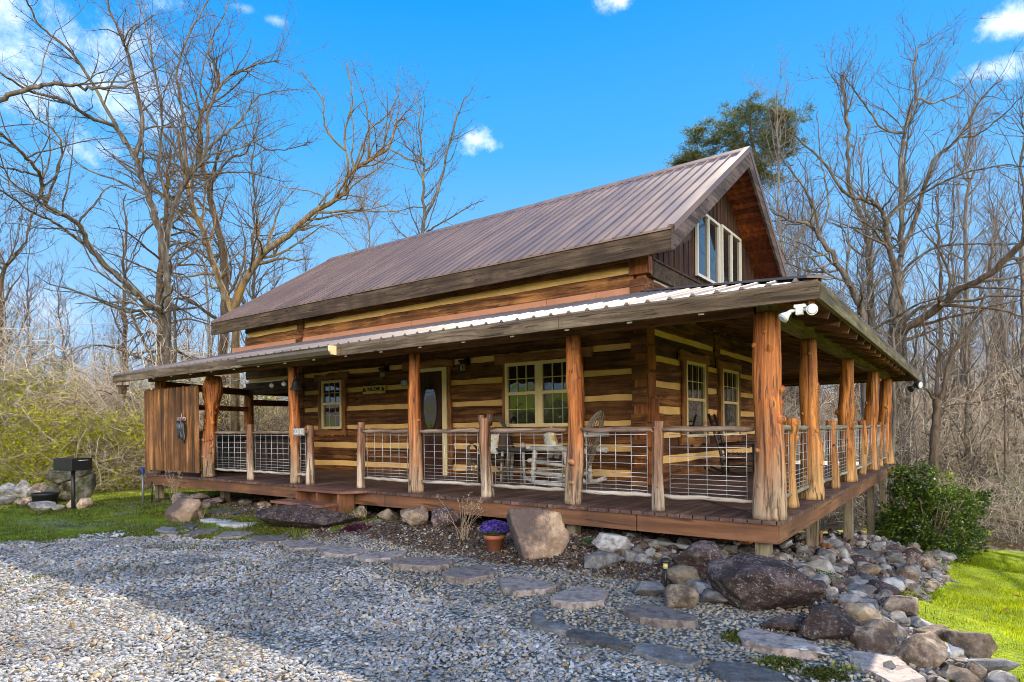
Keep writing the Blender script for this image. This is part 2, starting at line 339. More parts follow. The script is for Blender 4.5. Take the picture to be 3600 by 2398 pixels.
m, t, p = mat('birch_bark'); n = noise(t, coords(t, (6, 6, 22)), 1.2, 5); r = ramp(t, n, [(.33, (.05, .045, .04)), (.40, (.40, .37, .33)), (.7, (.58, .55, .50))]); L(t, r.outputs[0], p.inputs['Base Color']); p.inputs['Roughness'].default_value = .7; M['birch'] = m
M['willow'] = plain('bent_willow', (.13, .085, .055), .6, 0, .5, 18, .3)
M['seatslat'] = plain('grey_seat_slats', (.06, .05, .045), .7, 0, .4, 18, .3)
# roof metal
def metal(name, c, grain, rough=.32, dirt=.3):
    m, t, p = mat(name); n = noise(t, coords(t, grain), 1.0, 6, .6); n2 = noise(t, coords(t), .9, 5, .6)
    r = ramp(t, n, [(.3, tuple(x * .75 for x in c)), (.7, tuple(x * 1.25 for x in c))])
    L(t, mixc(t, mrange(t, n2, .4, .7, 0, dirt), r.outputs[0], (.16, .10, .07)), p.inputs['Base Color'])
    L(t, mrange(t, n, .2, .8, rough - .08, rough + .15), p.inputs['Roughness']); p.inputs['Metallic'].default_value = .35; bump(t, p, n2, .15, .02); return m
M['roof'] = metal('brown_roof_metal', (.24, .155, .12), (3, .5, .5), .46)
M['porch_roof'] = metal('porch_roof_metal', (.19, .15, .135), (3, .5, .5), .50, .45)
# window glass: dark pane with a strong reflection
def glass(name, base, blind=False):
    m, t, p = mat(name)
    c = base
    if blind:
        w = N(t, 'ShaderNodeTexWave', wave_type='BANDS', bands_direction='Z', ins={1: 14.0, 2: 0.5}); L(t, coords(t), w.inputs['Vector'])
        L(t, mixc(t, mrange(t, w.outputs[1], .3, .7), base, tuple(x * 3 + .02 for x in base)), p.inputs['Base Color'])
    else:
        n = noise(t, coords(t, (6, 6, .5)), 1.5, 3); L(t, mixc(t, n, tuple(x * .4 for x in base), tuple(x * 2.2 for x in base)), p.inputs['Base Color'])
    p.inputs['Roughness'].default_value = .03; p.inputs['IOR'].default_value = 1.72; p.inputs['Specular IOR Level'].default_value = .6
    n = noise(t, coords(t), 1.6, 2); bump(t, p, n, .10, .05); return m
M['glass'] = glass('window_glass', (.018, .016, .014)); M['glass_blind'] = glass('window_glass_blind', (.015, .013, .011), True)
M['door'] = wood('dark_brown_door', [(.045, .016, .011), (.07, .026, .017), (.085, .034, .022)], 'z', .6, .55, .08, False, 0, .3)
# ================================================================ ground
def fnoise(x, y, s, seed=0):
    x = np.asarray(x) * s; y = np.asarray(y) * s; r = np.random.default_rng(seed); o = np.zeros(np.shape(x))
    for k in range(14):
        a = r.uniform(0, 6.28); f = 1.1 * 1.28 ** (k * .8); o = o + np.sin((x * math.cos(a) + y * math.sin(a)) * f + r.uniform(0, 6.28) + 1.3 * np.sin((x * math.sin(a) - y * math.cos(a)) * f * .6 + k)) / f ** .5
    return o / 2.6
def sst(a, b, v): t_ = np.clip((v - a) / (b - a), 0, 1); return t_ * t_ * (3 - 2 * t_)
def zones(x, y):
    n = fnoise(x, y, 1.6, 3); n2 = fnoise(x, y, .5, 5); n3 = fnoise(x, y, 4.5, 9)
    s = (-6.3 - x) + (y + 1.3) * 1.15                               # left lawn
    left = sst(.0, 1.3, s + n * 1.0) * (y > -9) * sst(-1.05, .1, s + n + .6)
    bare = sst(-.35, .45, n2 + .5 * n + .4 * n3) * (x < -7) * (x > -13) * sst(-3.4, -2.6, y)
    tuft = sst(.88, 1.45, n + .5 * n3 + .75 * np.exp(-((x + 6.4) ** 2 / 5 + (y + 2.4) ** 2 / 1.2))) * (y < 0) * (x < 1)
    right = sst(.95, 1.15, x + .03 * n - .08 * np.clip(-y, 0, 4) * 2.2) * (y > -2.9)
    back = sst(10.9, 11.5, y) * sst(13.4, 12.8, y + .3 * n)
    lb = sst(-12.7, -13.3, x) * (y > -.2)
    behind = sst(-7.2, -8.2, y + .4 * n) * sst(-.7, .1, fnoise(x, y, .35, 41)) * .75
    g = np.maximum.reduce([left * (1 - .50 * bare), tuft * .42, right, back, lb, behind, sst(-13.5, -12, -x) * 0])
    under = (x > -13) * (x < .9) * (y > .1) * (y < 10.9)
    g = g * (1 - under)
    litter = np.maximum(sst(11.6, 13.2, y + .25 * n), sst(20, 23, np.abs(x + 2) + n)) * (y > -8)
    litter = np.maximum(litter, sst(12, 15, -x + y * .3) * sst(5.5, 7.5, y - .12 * (x + 20) * (x > -20)))
    g = g * (1 - litter * .93)
    farg = sst(.5, .9, fnoise(x, y, .09, 21)) * (y > 20) * .7
    g = np.maximum(g, farg)
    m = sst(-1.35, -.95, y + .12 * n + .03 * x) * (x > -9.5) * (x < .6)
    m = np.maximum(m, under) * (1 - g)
    return g, m, litter, bare * left
def gridax(a, b, s, lo, hi):
    c = list(np.arange(a, b, s)); k = s; v = a
    while v > lo: k *= 1.22; v -= k; c.insert(0, v)
    k = s; v = b
    while v < hi: c.append(v); k *= 1.22; v += k
    return np.array(c)
gx = gridax(-15, 5, .085, -420, 420); gy = gridax(-6.6, 7, .085, -260, 520)
GX, GY = np.meshgrid(gx, gy); GZ = gh(GX, GY)
GZ = GZ + .010 * fnoise(GX, GY, 3.0, 1) * (np.hypot(GX, GY) < 60) + .25 * fnoise(GX, GY, .15, 2) * np.clip((np.hypot(GX + 3, GY - 4) - 22) / 25, 0, 1)
nx, ny = len(gx), len(gy)
idx = np.arange(nx * ny).reshape(ny, nx)
Fq = np.stack([idx[:-1, :-1], idx[:-1, 1:], idx[1:, 1:], idx[1:, :-1]], -1).reshape(-1, 4)
m, t, p = mat('ground_surface')
at_ = N(t, 'ShaderNodeAttribute', attribute_name='zone'); sp = N(t, 'ShaderNodeSeparateColor'); L(t, at_.outputs['Color'], sp.inputs[0])
v = coords(t)
vo = N(t, 'ShaderNodeTexVoronoi', ins={2: 30.0}); L(t, v, vo.inputs['Vector'])
vs = N(t, 'ShaderNodeSeparateColor'); L(t, vo.outputs['Color'], vs.inputs[0])
grav = ramp(t, vs.outputs[0], [(0, (.13, .125, .12)), (.35, (.27, .26, .26)), (.6, (.36, .35, .34)), (.8, (.33, .26, .17)), (1, (.42, .39, .34))])
gr = mixc(t, mrange(t, vo.outputs['Distance'], .25, .75), grav.outputs[0], (.07, .065, .055))
vo2 = N(t, 'ShaderNodeTexVoronoi', ins={2: 22.0}); L(t, v, vo2.inputs['Vector']); vs2 = N(t, 'ShaderNodeSeparateColor'); L(t, vo2.outputs['Color'], vs2.inputs[0])
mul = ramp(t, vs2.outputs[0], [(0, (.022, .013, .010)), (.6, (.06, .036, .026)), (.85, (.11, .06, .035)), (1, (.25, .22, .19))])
na = noise(t, v, 3.5, 6, .65); nb = noise(t, v, 45, 4, .6)
gra = ramp(t, na, [(.3, (.09, .13, .005)), (.5, (.17, .23, .006)), (.7, (.26, .31, .008))])
gra2 = mixc(t, mrange(t, nb, .45, .7, 0, .55), gra.outputs[0], (.05, .08, .012))
lit = ramp(t, nb, [(.3, (.045, .028, .018)), (.5, (.13, .088, .055)), (.7, (.27, .20, .135))])
jit = N(t, 'ShaderNodeMath', operation='MULTIPLY_ADD', ins={1: .7, 2: -.35}); L(t, nb, jit.inputs[0])
def edge(o):
    a = N(t, 'ShaderNodeMath', operation='ADD'); L(t, o, a.inputs[0]); L(t, jit.outputs[0], a.inputs[1]); return mrange(t, a.outputs[0], .35, .65)
c = mixc(t, edge(sp.outputs[1]), gr, mul.outputs[0]); c = mixc(t, edge(sp.outputs[2]), c, lit.outputs[0]); c = mixc(t, edge(sp.outputs[0]), c, gra2)
L(t, c, p.inputs['Base Color']); p.inputs['Roughness'].default_value = .95; p.inputs['Specular IOR Level'].default_value = .15
bump(t, p, vo.outputs['Distance'], .8, .02).invert = True
M['ground'] = m
ground = rawmesh('ground', np.stack([GX.ravel(), GY.ravel(), GZ.ravel()], 1), Fq, M['ground'], True)
g_, m_, l_, b_ = zones(GX.ravel(), GY.ravel())
ca = ground.data.color_attributes.new('zone', 'FLOAT_COLOR', 'POINT')
ca.data.foreach_set('color', np.stack([g_, m_, l_, np.ones_like(g_)], 1).astype(np.float32).ravel())
tag(ground, 'gravel drive, lawn and leaf-covered forest floor', kind='structure')

# creek behind the cabin
m, t, p = mat('creek_water'); p.inputs['Base Color'].default_value = (.03, .028, .02, 1); p.inputs['Roughness'].default_value = .08; p.inputs['IOR'].default_value = 1.6
bump(t, p, noise(t, coords(t, (1, 2.2, 1)), 5, 4, .6), .35, .03)
mb = MB(); n = 24
pts = []
for i in range(n): x = -28 + 60 * i / (n - 1); yc = 15 + .9 * math.sin(x * .3) + (max(0, -8 - x)) * .12; pts += [(x, yc - 2.2, -1.62), (x, yc + 2.4, -1.62)]
mb.poly(pts, [(2*i, 2*i+2, 2*i+3, 2*i+1) for i in range(n-1)], True)
tag(mb.build('creek_water', m), 'shallow creek running behind the cabin', kind='structure')

# distant hills
def hill(name, cx, cy_c, rx, ry, h, col, seed):
    n = 60; V = []
    X_, Y_ = np.meshgrid(np.linspace(-1, 1, n), np.linspace(-1, 1, 30))
    Z_ = h * np.clip(1 - X_ ** 2, 0, 1) ** .8 * np.clip(1 - Y_ ** 2, 0, 1) * (1 + .18 * fnoise(X_, Y_, 5, seed)) - 8
    Xw = cx + X_ * rx; Yw = cy_c + Y_ * ry
    ii = np.arange(n * 30).reshape(30, n); F = np.stack([ii[:-1, :-1], ii[:-1, 1:], ii[1:, 1:], ii[1:, :-1]], -1).reshape(-1, 4)
    m, t, p = mat(name + '_surface'); nn = noise(t, coords(t), .22, 9, .75)
    L(t, ramp(t, nn, [(.3, tuple(v * .55 for v in col)), (.7, tuple(v * 1.3 for v in col))]).outputs[0], p.inputs['Base Color']); p.inputs['Roughness'].default_value = 1; bump(t, p, nn, .8, 2.5)
    return tag(rawmesh('hill', np.stack([Xw.ravel(), Yw.ravel(), Z_.ravel()], 1), F, m, True), kind='structure')
tag(hill('near_hill', 95, 190, 120, 50, 33, (.17, .12, .095), 3), 'wooded brown hill beyond the trees at right')
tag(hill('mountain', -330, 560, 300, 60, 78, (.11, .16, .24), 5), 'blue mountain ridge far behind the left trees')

# ---------------------------------------------------------------- gravel stones (stuff)
IC = None
def ico():
    ph = (1 + 5 ** .5) / 2
    V = np.array([(-1,ph,0),(1,ph,0),(-1,-ph,0),(1,-ph,0),(0,-1,ph),(0,1,ph),(0,-1,-ph),(0,1,-ph),(ph,0,-1),(ph,0,1),(-ph,0,-1),(-ph,0,1)], float); V /= np.linalg.norm(V[0])
    F = np.array([(0,11,5),(0,5,1),(0,1,7),(0,7,10),(0,10,11),(1,5,9),(5,11,4),(11,10,2),(10,7,6),(7,1,8),(3,9,4),(3,4,2),(3,2,6),(3,6,8),(3,8,9),(4,9,5),(2,4,11),(6,2,10),(8,6,7),(9,8,1)])
    return V, F
def rotm(n, tilt=.35):
    a = rng.uniform(0, 2 * np.pi, n); b = rng.normal(0, tilt, n); c = rng.normal(0, tilt, n)
    ca, sa, cb, sb, cc, sc = np.cos(a), np.sin(a), np.cos(b), np.sin(b), np.cos(c), np.sin(c); z = np.zeros(n); o = np.ones(n)
    Rz = np.stack([ca, -sa, z, sa, ca, z, z, z, o], 1).reshape(n, 3, 3); Rx = np.stack([o, z, z, z, cb, -sb, z, sb, cb], 1).reshape(n, 3, 3); Ry = np.stack([cc, z, sc, z, o, z, -sc, z, cc], 1).reshape(n, 3, 3)
    return Rz @ Rx @ Ry
def stones(name, x, y, size, m, flat=.45, tilt=.35, lift=.25):
    V, F = ico(); n = len(x)
    S = size[:, None] * np.stack([rng.uniform(.75, 1.3, n), rng.uniform(.5, .9, n), rng.uniform(flat * .6, flat * 1.3, n)], 1)
    P = V[None] * rng.uniform(.72, 1.22, (n, 12, 1)) * S[:, None, :]
    P = np.einsum('nij,nkj->nki', rotm(n, tilt), P)
    z = gh(x, y) + size * lift
    P += np.stack([x, y, z], 1)[:, None, :]
    FF = (F[None] + (np.arange(n) * 12)[:, None, None]).reshape(-1, 3)
    return rawmesh(name, P.reshape(-1, 3), FF, m)
def frustum_pts(n, dmin, dmax, ylo=1500, xlo=-60, xhi=3660, power=1.0):
    """random ground points spread evenly over the ground inside the view wedge"""
    a = rng.uniform(xlo, xhi, n); u = (a - PX) / FOC
    dd = np.sqrt(rng.uniform(dmin ** 2, dmax ** 2, n))
    x = CAM.x + dd * (FW.x + RT.x * u); y = CAM.y + dd * (FW.y + RT.y * u)
    return x, y
def stone_mat(name, cols, rough=.8):
    m, t, p = mat(name); r = ramp(t, rnd_isl(t), [(i / (len(cols) - 1), c) for i, c in enumerate(cols)]); r.color_ramp.interpolation = 'CONSTANT'
    n = noise(t, coords(t), 60, 3); big = noise(t, coords(t), 1.1, 5, .65); hv = N(t, 'ShaderNodeHueSaturation'); L(t, mixc(t, mrange(t, n, .35, .7, 0, .45), r.outputs[0], (.14, .13, .12)), hv.inputs['Color']); L(t, mrange(t, big, .36, .64, .68, 1.18), hv.inputs['Value']); L(t, hv.outputs[0], p.inputs['Base Color']); p.inputs['Roughness'].default_value = rough; return m
GRC = [tuple(v * .88 for v in c) for c in [(.36, .36, .37), (.25, .26, .28), (.45, .45, .45), (.32, .33, .35), (.20, .20, .21), (.47, .36, .21), (.40, .40, .41), (.54, .53, .50), (.30, .31, .33), (.30, .19, .10), (.42, .41, .38), (.5, .44, .33)]]
M['gravel'] = stone_mat('gravel_stones', GRC)
PEC = [tuple(v * .7 for v in c) for c in [(.46, .42, .33), (.38, .31, .20), (.55, .52, .44), (.27, .25, .22), (.42, .39, .34), (.50, .40, .25), (.34, .33, .32), (.22, .17, .12), (.6, .57, .5)]]
M['pebble'] = stone_mat('river_pebbles', PEC)
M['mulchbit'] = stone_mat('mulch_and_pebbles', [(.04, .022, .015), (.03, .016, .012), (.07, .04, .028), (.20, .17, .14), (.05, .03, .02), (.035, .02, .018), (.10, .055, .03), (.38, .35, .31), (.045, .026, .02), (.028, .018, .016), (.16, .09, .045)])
def path_dist(x, y):          # signed distance from the line of stepping stones, positive towards the cabin
    pts_ = np.array([(-12, -.35), (-9.2, -1.0), (-6.6, -1.45), (-4.6, -1.6), (-3.2, -1.75), (-2.2, -2.05), (-1.2, -2.3), (-.35, -2.4), (.35, -2.55), (.9, -2.7), (2, -3.0)])
    return y - np.interp(x, pts_[:, 0], pts_[:, 1])
for (n, d0, d1, smin, smax) in ((21000, 3.1, 5.6, .008, .022), (22000, 5.6, 9, .011, .025), (12000, 9, 15, .017, .033)):
    x, y = frustum_pts(n * 2, d0, d1)
    g, mm_, l, b = zones(x, y); pd = path_dist(x, y)
    k = (g < .5) & (mm_ < .5) & (l < .3) & (x < 1.25) & (y < .1)
    kk = k & (pd < -.28 + .12 * fnoise(x, y, 2.2, 4)); x1, y1 = x[kk][:n], y[kk][:n]
    tag(stones('gravel', x1, y1, rng.uniform(smin, smax, len(x1)) * (1 + (rng.random(len(x1)) < .04) * .6), M['gravel']), 'grey crushed gravel of the drive', kind='stuff')
x, y = frustum_pts(60000, 3.1, 11.5)
g, mm_, l, b = zones(x, y); pd = path_dist(x, y); k = (g < .5) & (mm_ < .6) & (pd > -.36 + .1 * fnoise(x, y, 2.2, 4)) & (x < 1.3) & (y < 0) & (x > -9.5)
x, y = x[k][:26000], y[k][:26000]
tag(stones('pebbles', x, y, rng.uniform(.010, .022, len(x)), M['pebble'], .6), 'small tan and grey river pebbles along the stepping stones', kind='stuff')
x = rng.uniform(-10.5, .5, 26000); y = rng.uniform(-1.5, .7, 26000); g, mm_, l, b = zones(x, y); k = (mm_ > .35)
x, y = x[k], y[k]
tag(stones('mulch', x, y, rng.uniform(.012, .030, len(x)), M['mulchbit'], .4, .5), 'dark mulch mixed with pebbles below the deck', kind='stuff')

# ---------------------------------------------------------------- grass (stuff)
def blades(name, x, y, h, w, m, lean=.35):
    n = len(x); z = gh(x, y) - .004; a = rng.uniform(0, 2 * np.pi, n); b = rng.uniform(0, 2 * np.pi, n); ln = rng.uniform(0, lean, n) * h
    dx, dy = np.cos(a) * w / 2, np.sin(a) * w / 2; tx, ty = np.cos(b) * ln, np.sin(b) * ln
    P = np.stack([np.stack([x - dx, y - dy, z], 1), np.stack([x + dx, y + dy, z], 1), np.stack([x + dx * .6 + tx * .4, y + dy * .6 + ty * .4, z + h * .6], 1), np.stack([x - dx * .6 + tx * .4, y - dy * .6 + ty * .4, z + h * .6], 1), np.stack([x + tx, y + ty, z + h], 1)], 1)
    b0 = np.arange(n)[:, None] * 5
    F = np.concatenate([b0 + np.array([[0, 1, 2]]), b0 + np.array([[0, 2, 3]]), b0 + np.array([[3, 2, 4]])])
    return rawmesh(name, P.reshape(-1, 3), F, m)
def grass_mat(name, cols):
    m, t, p = mat(name); r = ramp(t, rnd_isl(t), [(i / (len(cols) - 1), c) for i, c in enumerate(cols)])
    hv = N(t, 'ShaderNodeHueSaturation'); L(t, r.outputs[0], hv.inputs['Color']); L(t, mrange(t, noise(t, coords(t), 1.6, 6, .7), .36, .64, .62, 1.15), hv.inputs['Value']); r = hv; L(t, hv.outputs[0], p.inputs['Base Color']); p.inputs['Roughness'].default_value = .6; p.inputs['Specular IOR Level'].default_value = .2
    tr = N(t, 'ShaderNodeBsdfTranslucent'); L(t, mixc(t, 1.0, r.outputs[0], (1.0, 1.0, .35), 'MULTIPLY'), tr.inputs[0]); ms = N(t, 'ShaderNodeMixShader', ins={0: .5}); L(t, p.outputs[0], ms.inputs[1]); L(t, tr.outputs[0], ms.inputs[2])
    L(t, ms.outputs[0], t.nodes['Material Output'].inputs[0]); return m
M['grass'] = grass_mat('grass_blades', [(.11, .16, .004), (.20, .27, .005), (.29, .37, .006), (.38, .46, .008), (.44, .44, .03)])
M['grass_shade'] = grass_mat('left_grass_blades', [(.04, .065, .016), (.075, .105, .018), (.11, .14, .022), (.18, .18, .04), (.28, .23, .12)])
x = rng.uniform(.8, 6.5, 230000); y = rng.uniform(-3, 11, 230000)
ux = (x - CAM.x) * RT.x + (y - CAM.y) * RT.y; dz = (x - CAM.x) * FW.x + (y - CAM.y) * FW.y
g, mm_, l, b = zones(x, y); k = (dz > 2) & (ux / dz < .86) & (g > .4) & (rng.random(len(x)) < g)
x, y = x[k], y[k]; hgt = rng.uniform(.014, .040, len(x)) * (1 + .5 * fnoise(x, y, 1.2, 8))
tag(blades('grass', x, y, np.clip(hgt, .015, .09), .007, M['grass']), 'bright green lawn right of the rock slope', kind='stuff')
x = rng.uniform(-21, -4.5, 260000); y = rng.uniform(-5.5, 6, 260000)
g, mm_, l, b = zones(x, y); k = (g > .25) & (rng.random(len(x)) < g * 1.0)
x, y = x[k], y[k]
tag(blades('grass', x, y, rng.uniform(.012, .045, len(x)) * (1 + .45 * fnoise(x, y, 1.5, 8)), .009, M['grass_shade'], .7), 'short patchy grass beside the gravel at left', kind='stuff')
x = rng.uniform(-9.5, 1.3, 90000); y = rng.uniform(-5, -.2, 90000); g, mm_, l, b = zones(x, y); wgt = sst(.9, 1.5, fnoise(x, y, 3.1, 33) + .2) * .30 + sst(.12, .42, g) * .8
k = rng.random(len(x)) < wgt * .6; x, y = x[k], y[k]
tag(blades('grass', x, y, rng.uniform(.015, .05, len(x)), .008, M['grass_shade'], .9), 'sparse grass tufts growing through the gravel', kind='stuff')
# leaf litter
def leaves(name, x, y, s, m, zoff=.015):
    n = len(x); A = rotm(n, .7); q = np.array([(-1, 0, 0), (0, -.45, .12), (1, 0, 0), (0, .45, .12)], float)
    P = np.einsum('nij,kj->nki', A, q) * s[:, None, None] + np.stack([x, y, gh(x, y) + zoff + s * .3], 1)[:, None, :]
    F = np.arange(n * 4).reshape(-1, 4); return rawmesh(name, P.reshape(-1, 3), F, m)
M['leaf'] = grass_mat('dead_leaves', [(.10, .05, .025), (.22, .12, .06), (.30, .19, .10), (.38, .27, .16), (.16, .07, .03)])
x = np.concatenate([rng.uniform(-11, 1, 5000), rng.uniform(-20, -10, 1500)]); y = np.concatenate([rng.uniform(-1.2, 1.2, 5000), rng.uniform(-3, 3, 1500)])
tag(leaves('fallen_leaves', x, y, rng.uniform(.012, .035, len(x)), M['leaf']), 'dry brown leaves scattered in the bed below the deck', kind='stuff')
x = rng.uniform(-40, 25, 40000); y = rng.uniform(9, 34, 40000); g, mm_, l, b = zones(x, y); k = l > .3; x, y = x[k], y[k]
tag(leaves('fallen_leaves', x, y, rng.uniform(.04, .11, len(x)), M['leaf']), 'leaf litter on the creek banks and the forest floor', kind='stuff')
x = rng.uniform(-9, 1, 420); y = rng.uniform(-5.2, -1, 420)
tag(leaves('fallen_leaves', x, y, rng.uniform(.010, .032, 420), M['leaf'], .02), 'few dry leaves and bits of twig on the gravel drive', kind='stuff')
x = rng.uniform(1, 5, 260); y = rng.uniform(-2.5, 9, 260)
tag(leaves('fallen_leaves', x, y, rng.uniform(.015, .04, 260), M['leaf'], .04), 'few dry leaves lying on the right lawn', kind='stuff')

x = rng.uniform(-.6, 2.1, 9000); y = rng.uniform(-2.0, 9.5, 9000)
lo = np.interp(y, [-1.7, -1.0, -.4, 0, 1.4, 3, 5, 8, 9.5], [.95, .75, .35, -.15, -.35, -.45, -.5, -.4, -.3]); hi = np.interp(y, [-2.0, -1.7, -1, -.3, .2, 1.4, 3, 5, 8, 9.5], [2.1, 1.9, 1.3, 1.05, 1.10, 1.12, 1.2, 1.25, 1.1, 1.0])
k = (x > lo) & (x < hi); x, y = x[k], y[k]
tag(stones('rubble', x, y, rng.uniform(.02, .055, len(x)), stone_mat('slope_rubble', [(.12, .09, .07), (.20, .17, .14), (.08, .05, .045), (.28, .24, .19), (.15, .13, .12), (.32, .29, .25)]), .6, .6), 'small rubble filling the gaps of the rock slope', kind='stuff')
# ================================================================ the cabin
cabin = empty('log_cabin', (-8.5, 6.5, .2))
tag(cabin, 'brown log cabin with tan chinking, metal roof and wraparound covered porch', 'cabin')
XL, XR, YF, YB = -14.4, -2.70, 3.0, 10.1
XLo = -12.05                                  # the lower floor stops here, the upper logs run on to XL
FB = [(.36,.70),(.82,1.13),(1.25,1.56),(1.65,1.98),(2.08,2.41),(2.51,2.83),(2.93,3.27),(3.35,3.71),(3.82,4.07),(4.18,4.60)]
SB = [(.36,.91),(1.03,1.35),(1.43,1.76),(1.88,2.20),(2.31,2.63),(2.73,3.06),(3.16,3.50),(3.60,3.95)]
def rough_log_x(mb, x0, x1, y0, y1, z0, z1, seed):      # hewn log along x with a slightly wavy face and eased edges
    r = random.Random(seed); n = max(2, int((x1 - x0) / .35)); b = len(mb.v)
    for i in range(n + 1):
        x = x0 + (x1 - x0) * i / n; e = lambda s: r.uniform(-s, s)
        yf = y0 + e(.008); zt = z1 + e(.008); zb = z0 + e(.008)
        mb.v += [(x, y1, zb), (x, yf + .022, zb), (x, yf, zb + .022), (x, yf, zt - .022), (x, yf + .022, zt), (x, y1, zt)]
    for i in range(n):
        for k in range(6):
            a = b + i * 6 + k; c = b + i * 6 + (k + 1) % 6; mb.f.append((a, a + 6, c + 6, c)); mb.sm.append(False)
    mb.f.append(tuple(b + k for k in range(6))); mb.f.append(tuple(b + n * 6 + k for k in reversed(range(6)))); mb.sm += [False, False]
mb = MB()
for i, (a, b) in enumerate(FB):
    x0 = XLo if a < 2.4 else XL
    rough_log_x(mb, x0, -2.93, YF, YF + .17, a, b, i)
W(mb, 'front_log_wall', M['log_x'], cabin)
mb = MB(); 
for (a, b) in zip(FB[:-1], FB[1:]):
    x0 = XLo if a[0] < 2.2 else XL + .1
    if a[0] > 2.9 and a[0] < 3.3: pass
    mb.box((x0 + .02, YF + .022, a[1] - .03), (-2.925, YF + .12, b[0] + .03))
W(mb, 'front_chinking', M['chink'], cabin)
# side wall logs (swap axes)
def swap(mb):
    mb.v = [(XR - (v[1] - YF), v[0], v[2]) for v in mb.v]; return mb
mb = MB()
for i, (a, b) in enumerate(SB): rough_log_x(mb, YF + .22, YB, YF, YF + .17, a, b, 50 + i)
W(swap(mb), 'side_log_wall', M['log_y'], cabin)
mb = MB()
for (a, b) in zip(SB[:-1], SB[1:]): mb.box((XR - .12, YF + .35, a[1] - .03), (XR - .022, YB - .05, b[0] + .03))
W(mb, 'side_chinking', M['chink'], cabin)
mb = MB()   # back and left walls
for i, (a, b) in enumerate(FB): rough_log_x(mb, XLo, XR - .2, YB - .17, YB, a, b, 80 + i); mb.box((XLo, YF + .2, a), (XLo + .17, YB - .2, b)); 
mb.box((XLo + .03, YF + .2, .4), (XLo + .14, YB - .2, 4.2)); mb.box((XLo, YB - .14, .4), (XR - .2, YB - .04, 4.2))
mb.box((XL + .01, YF + .19, 2.52), (XL + .16, YB, 4.6)); mb.box((XL + .2, YF + .2, 2.75), (XR - .2, YB - .2, 2.85)); mb.box((XL, YB - .17, 2.52), (XLo - .01, YB, 4.55))
W(mb, 'back_and_end_walls', M['log_y'], cabin)
# dovetailed corner, near
mb = MB(); r = random.Random(4)
for i, (a, b) in enumerate(FB[:8]):      # front log tails seen on the side face
    y1 = YF + .20 + .02 * r.random(); xx = XR + .02 + .09 * r.random(); zc = (a + b) / 2
    mb.poly([(-2.93, YF - .006, a + .005), (-2.93, YF - .006, b - .005), (xx, YF - .03, b + .012), (xx, YF - .03, a - .045), (-2.93, y1, a + .005), (-2.93, y1, b - .005), (xx, y1 + .05, b + .012), (xx, y1 + .05, a - .03)],
            [(0, 3, 2, 1), (4, 5, 6, 7), (3, 7, 6, 2), (1, 2, 6, 5), (0, 4, 7, 3), (0, 1, 5, 4)])
WE(mb, 'log_end', M['log_end'], cabin)
mb = MB()
for i, (a, b) in enumerate(SB[:8]):      # side log tails seen on the front face
    yy = YF - .03 - .08 * r.random(); x1 = XR + .01; x0 = -2.945
    mb.poly([(x0, yy, a + .0), (x1, yy, a - .01), (x1, yy, b - .01), (x0, yy, b - .02), (x0, YF + .3, a + .03), (x1, YF + .3, a + .03), (x1, YF + .3, b - .03), (x0, YF + .3, b - .03)],
            [(0, 1, 2, 3), (4, 7, 6, 5), (1, 5, 6, 2), (0, 3, 7, 4), (2, 6, 7, 3), (0, 4, 5, 1)])
WE(mb, 'log_end', M['log_x'], cabin)
mb = MB(); mb.box((-2.9, YF + .04, 3.9), (XR - .03, YF + .3, 4.45)); mb.box((-2.98, YF - .05, 4.02), (XR + .06, YF + .12, 4.30)); mb.box((-2.84, YF - .09, 4.31), (XR + .1, YF + .10, 4.46))
WE(mb, 'log_end', M['log_end'], cabin)
# purlin / inner-wall log ends that interrupt the bands
mb = MB(); mb.box((-12.02, YF - .035, 4.0), (-11.78, YF + .05, 4.36)); mb.prism([(-12.02, 3.72), (-11.78, 3.72), (-11.78, 3.92), (-11.9, 3.97), (-12.02, 3.9)], YF - .075, YF + .05)
mb.box((XR - .05, 6.27, 2.98), (XR + .03, 6.58, 3.42)); mb.box((XLo - .03, YF - .03, .62), (XLo + .24, YF + .04, 3.3))
WE(mb, 'log_end', M['log_x'], cabin)
# copper painted strip above the porch roof
mb = MB(); 
for x0, x1 in ((-15.0, -11.95), (-11.85, -8.0), (-7.99, -4.6), (-4.59, -3.6), (-3.59, -2.94)): mb.prism([(YF - .055, 3.69), (YF - .02, 3.69), (YF - .012, 3.83), (YF - .03, 3.83)], x0, x1, 'x')
WE(mb, 'flashing_strip', M['copper_strip'], cabin)

# ---- main roof
RY, RZ = 6.55, 7.12; SL = (7.12 - 4.54) / 4.0; EY = 2.55; EZ = 4.54; BY = 2 * RY - EY; X0, X1 = -15.28, -2.06
def roofslab(mb, x0, x1, ya, za, yb, zb, th):
    P = [(x0, ya, za), (x1, ya, za), (x1, yb, zb), (x0, yb, zb)]
    mb.poly(P + [(a, b, c - th) for a, b, c in P], [(0, 1, 2, 3), (7, 6, 5, 4), (0, 4, 5, 1), (1, 5, 6, 2), (2, 6, 7, 3), (3, 7, 4, 0)])
root_ = empty('_', (0, 0, 0)); bpy.data.objects.remove(root_)
mb = MB(); roofslab(mb, X0, X1, EY - .02, EZ + .0, RY, RZ, .035)
nx_ = 57
for i in range(nx_ + 1):
    x = X0 + .05 + (X1 - X0 - .1) * i / nx_
    for (ya, za, yb, zb) in ((EY - .035, EZ - .005, RY, RZ + .002),):
        mb.poly([(x - .028, ya, za), (x - .012, ya, za + .024), (x + .012, ya, za + .024), (x + .028, ya, za), (x - .028, yb, zb), (x - .012, yb, zb + .024), (x + .012, yb, zb + .024), (x + .028, yb, zb)],
                [(0, 4, 5, 1), (1, 5, 6, 2), (2, 6, 7, 3), (0, 1, 2, 3)])
mainroof = W(mb, 'main_roof_front', M['roof'], cabin)
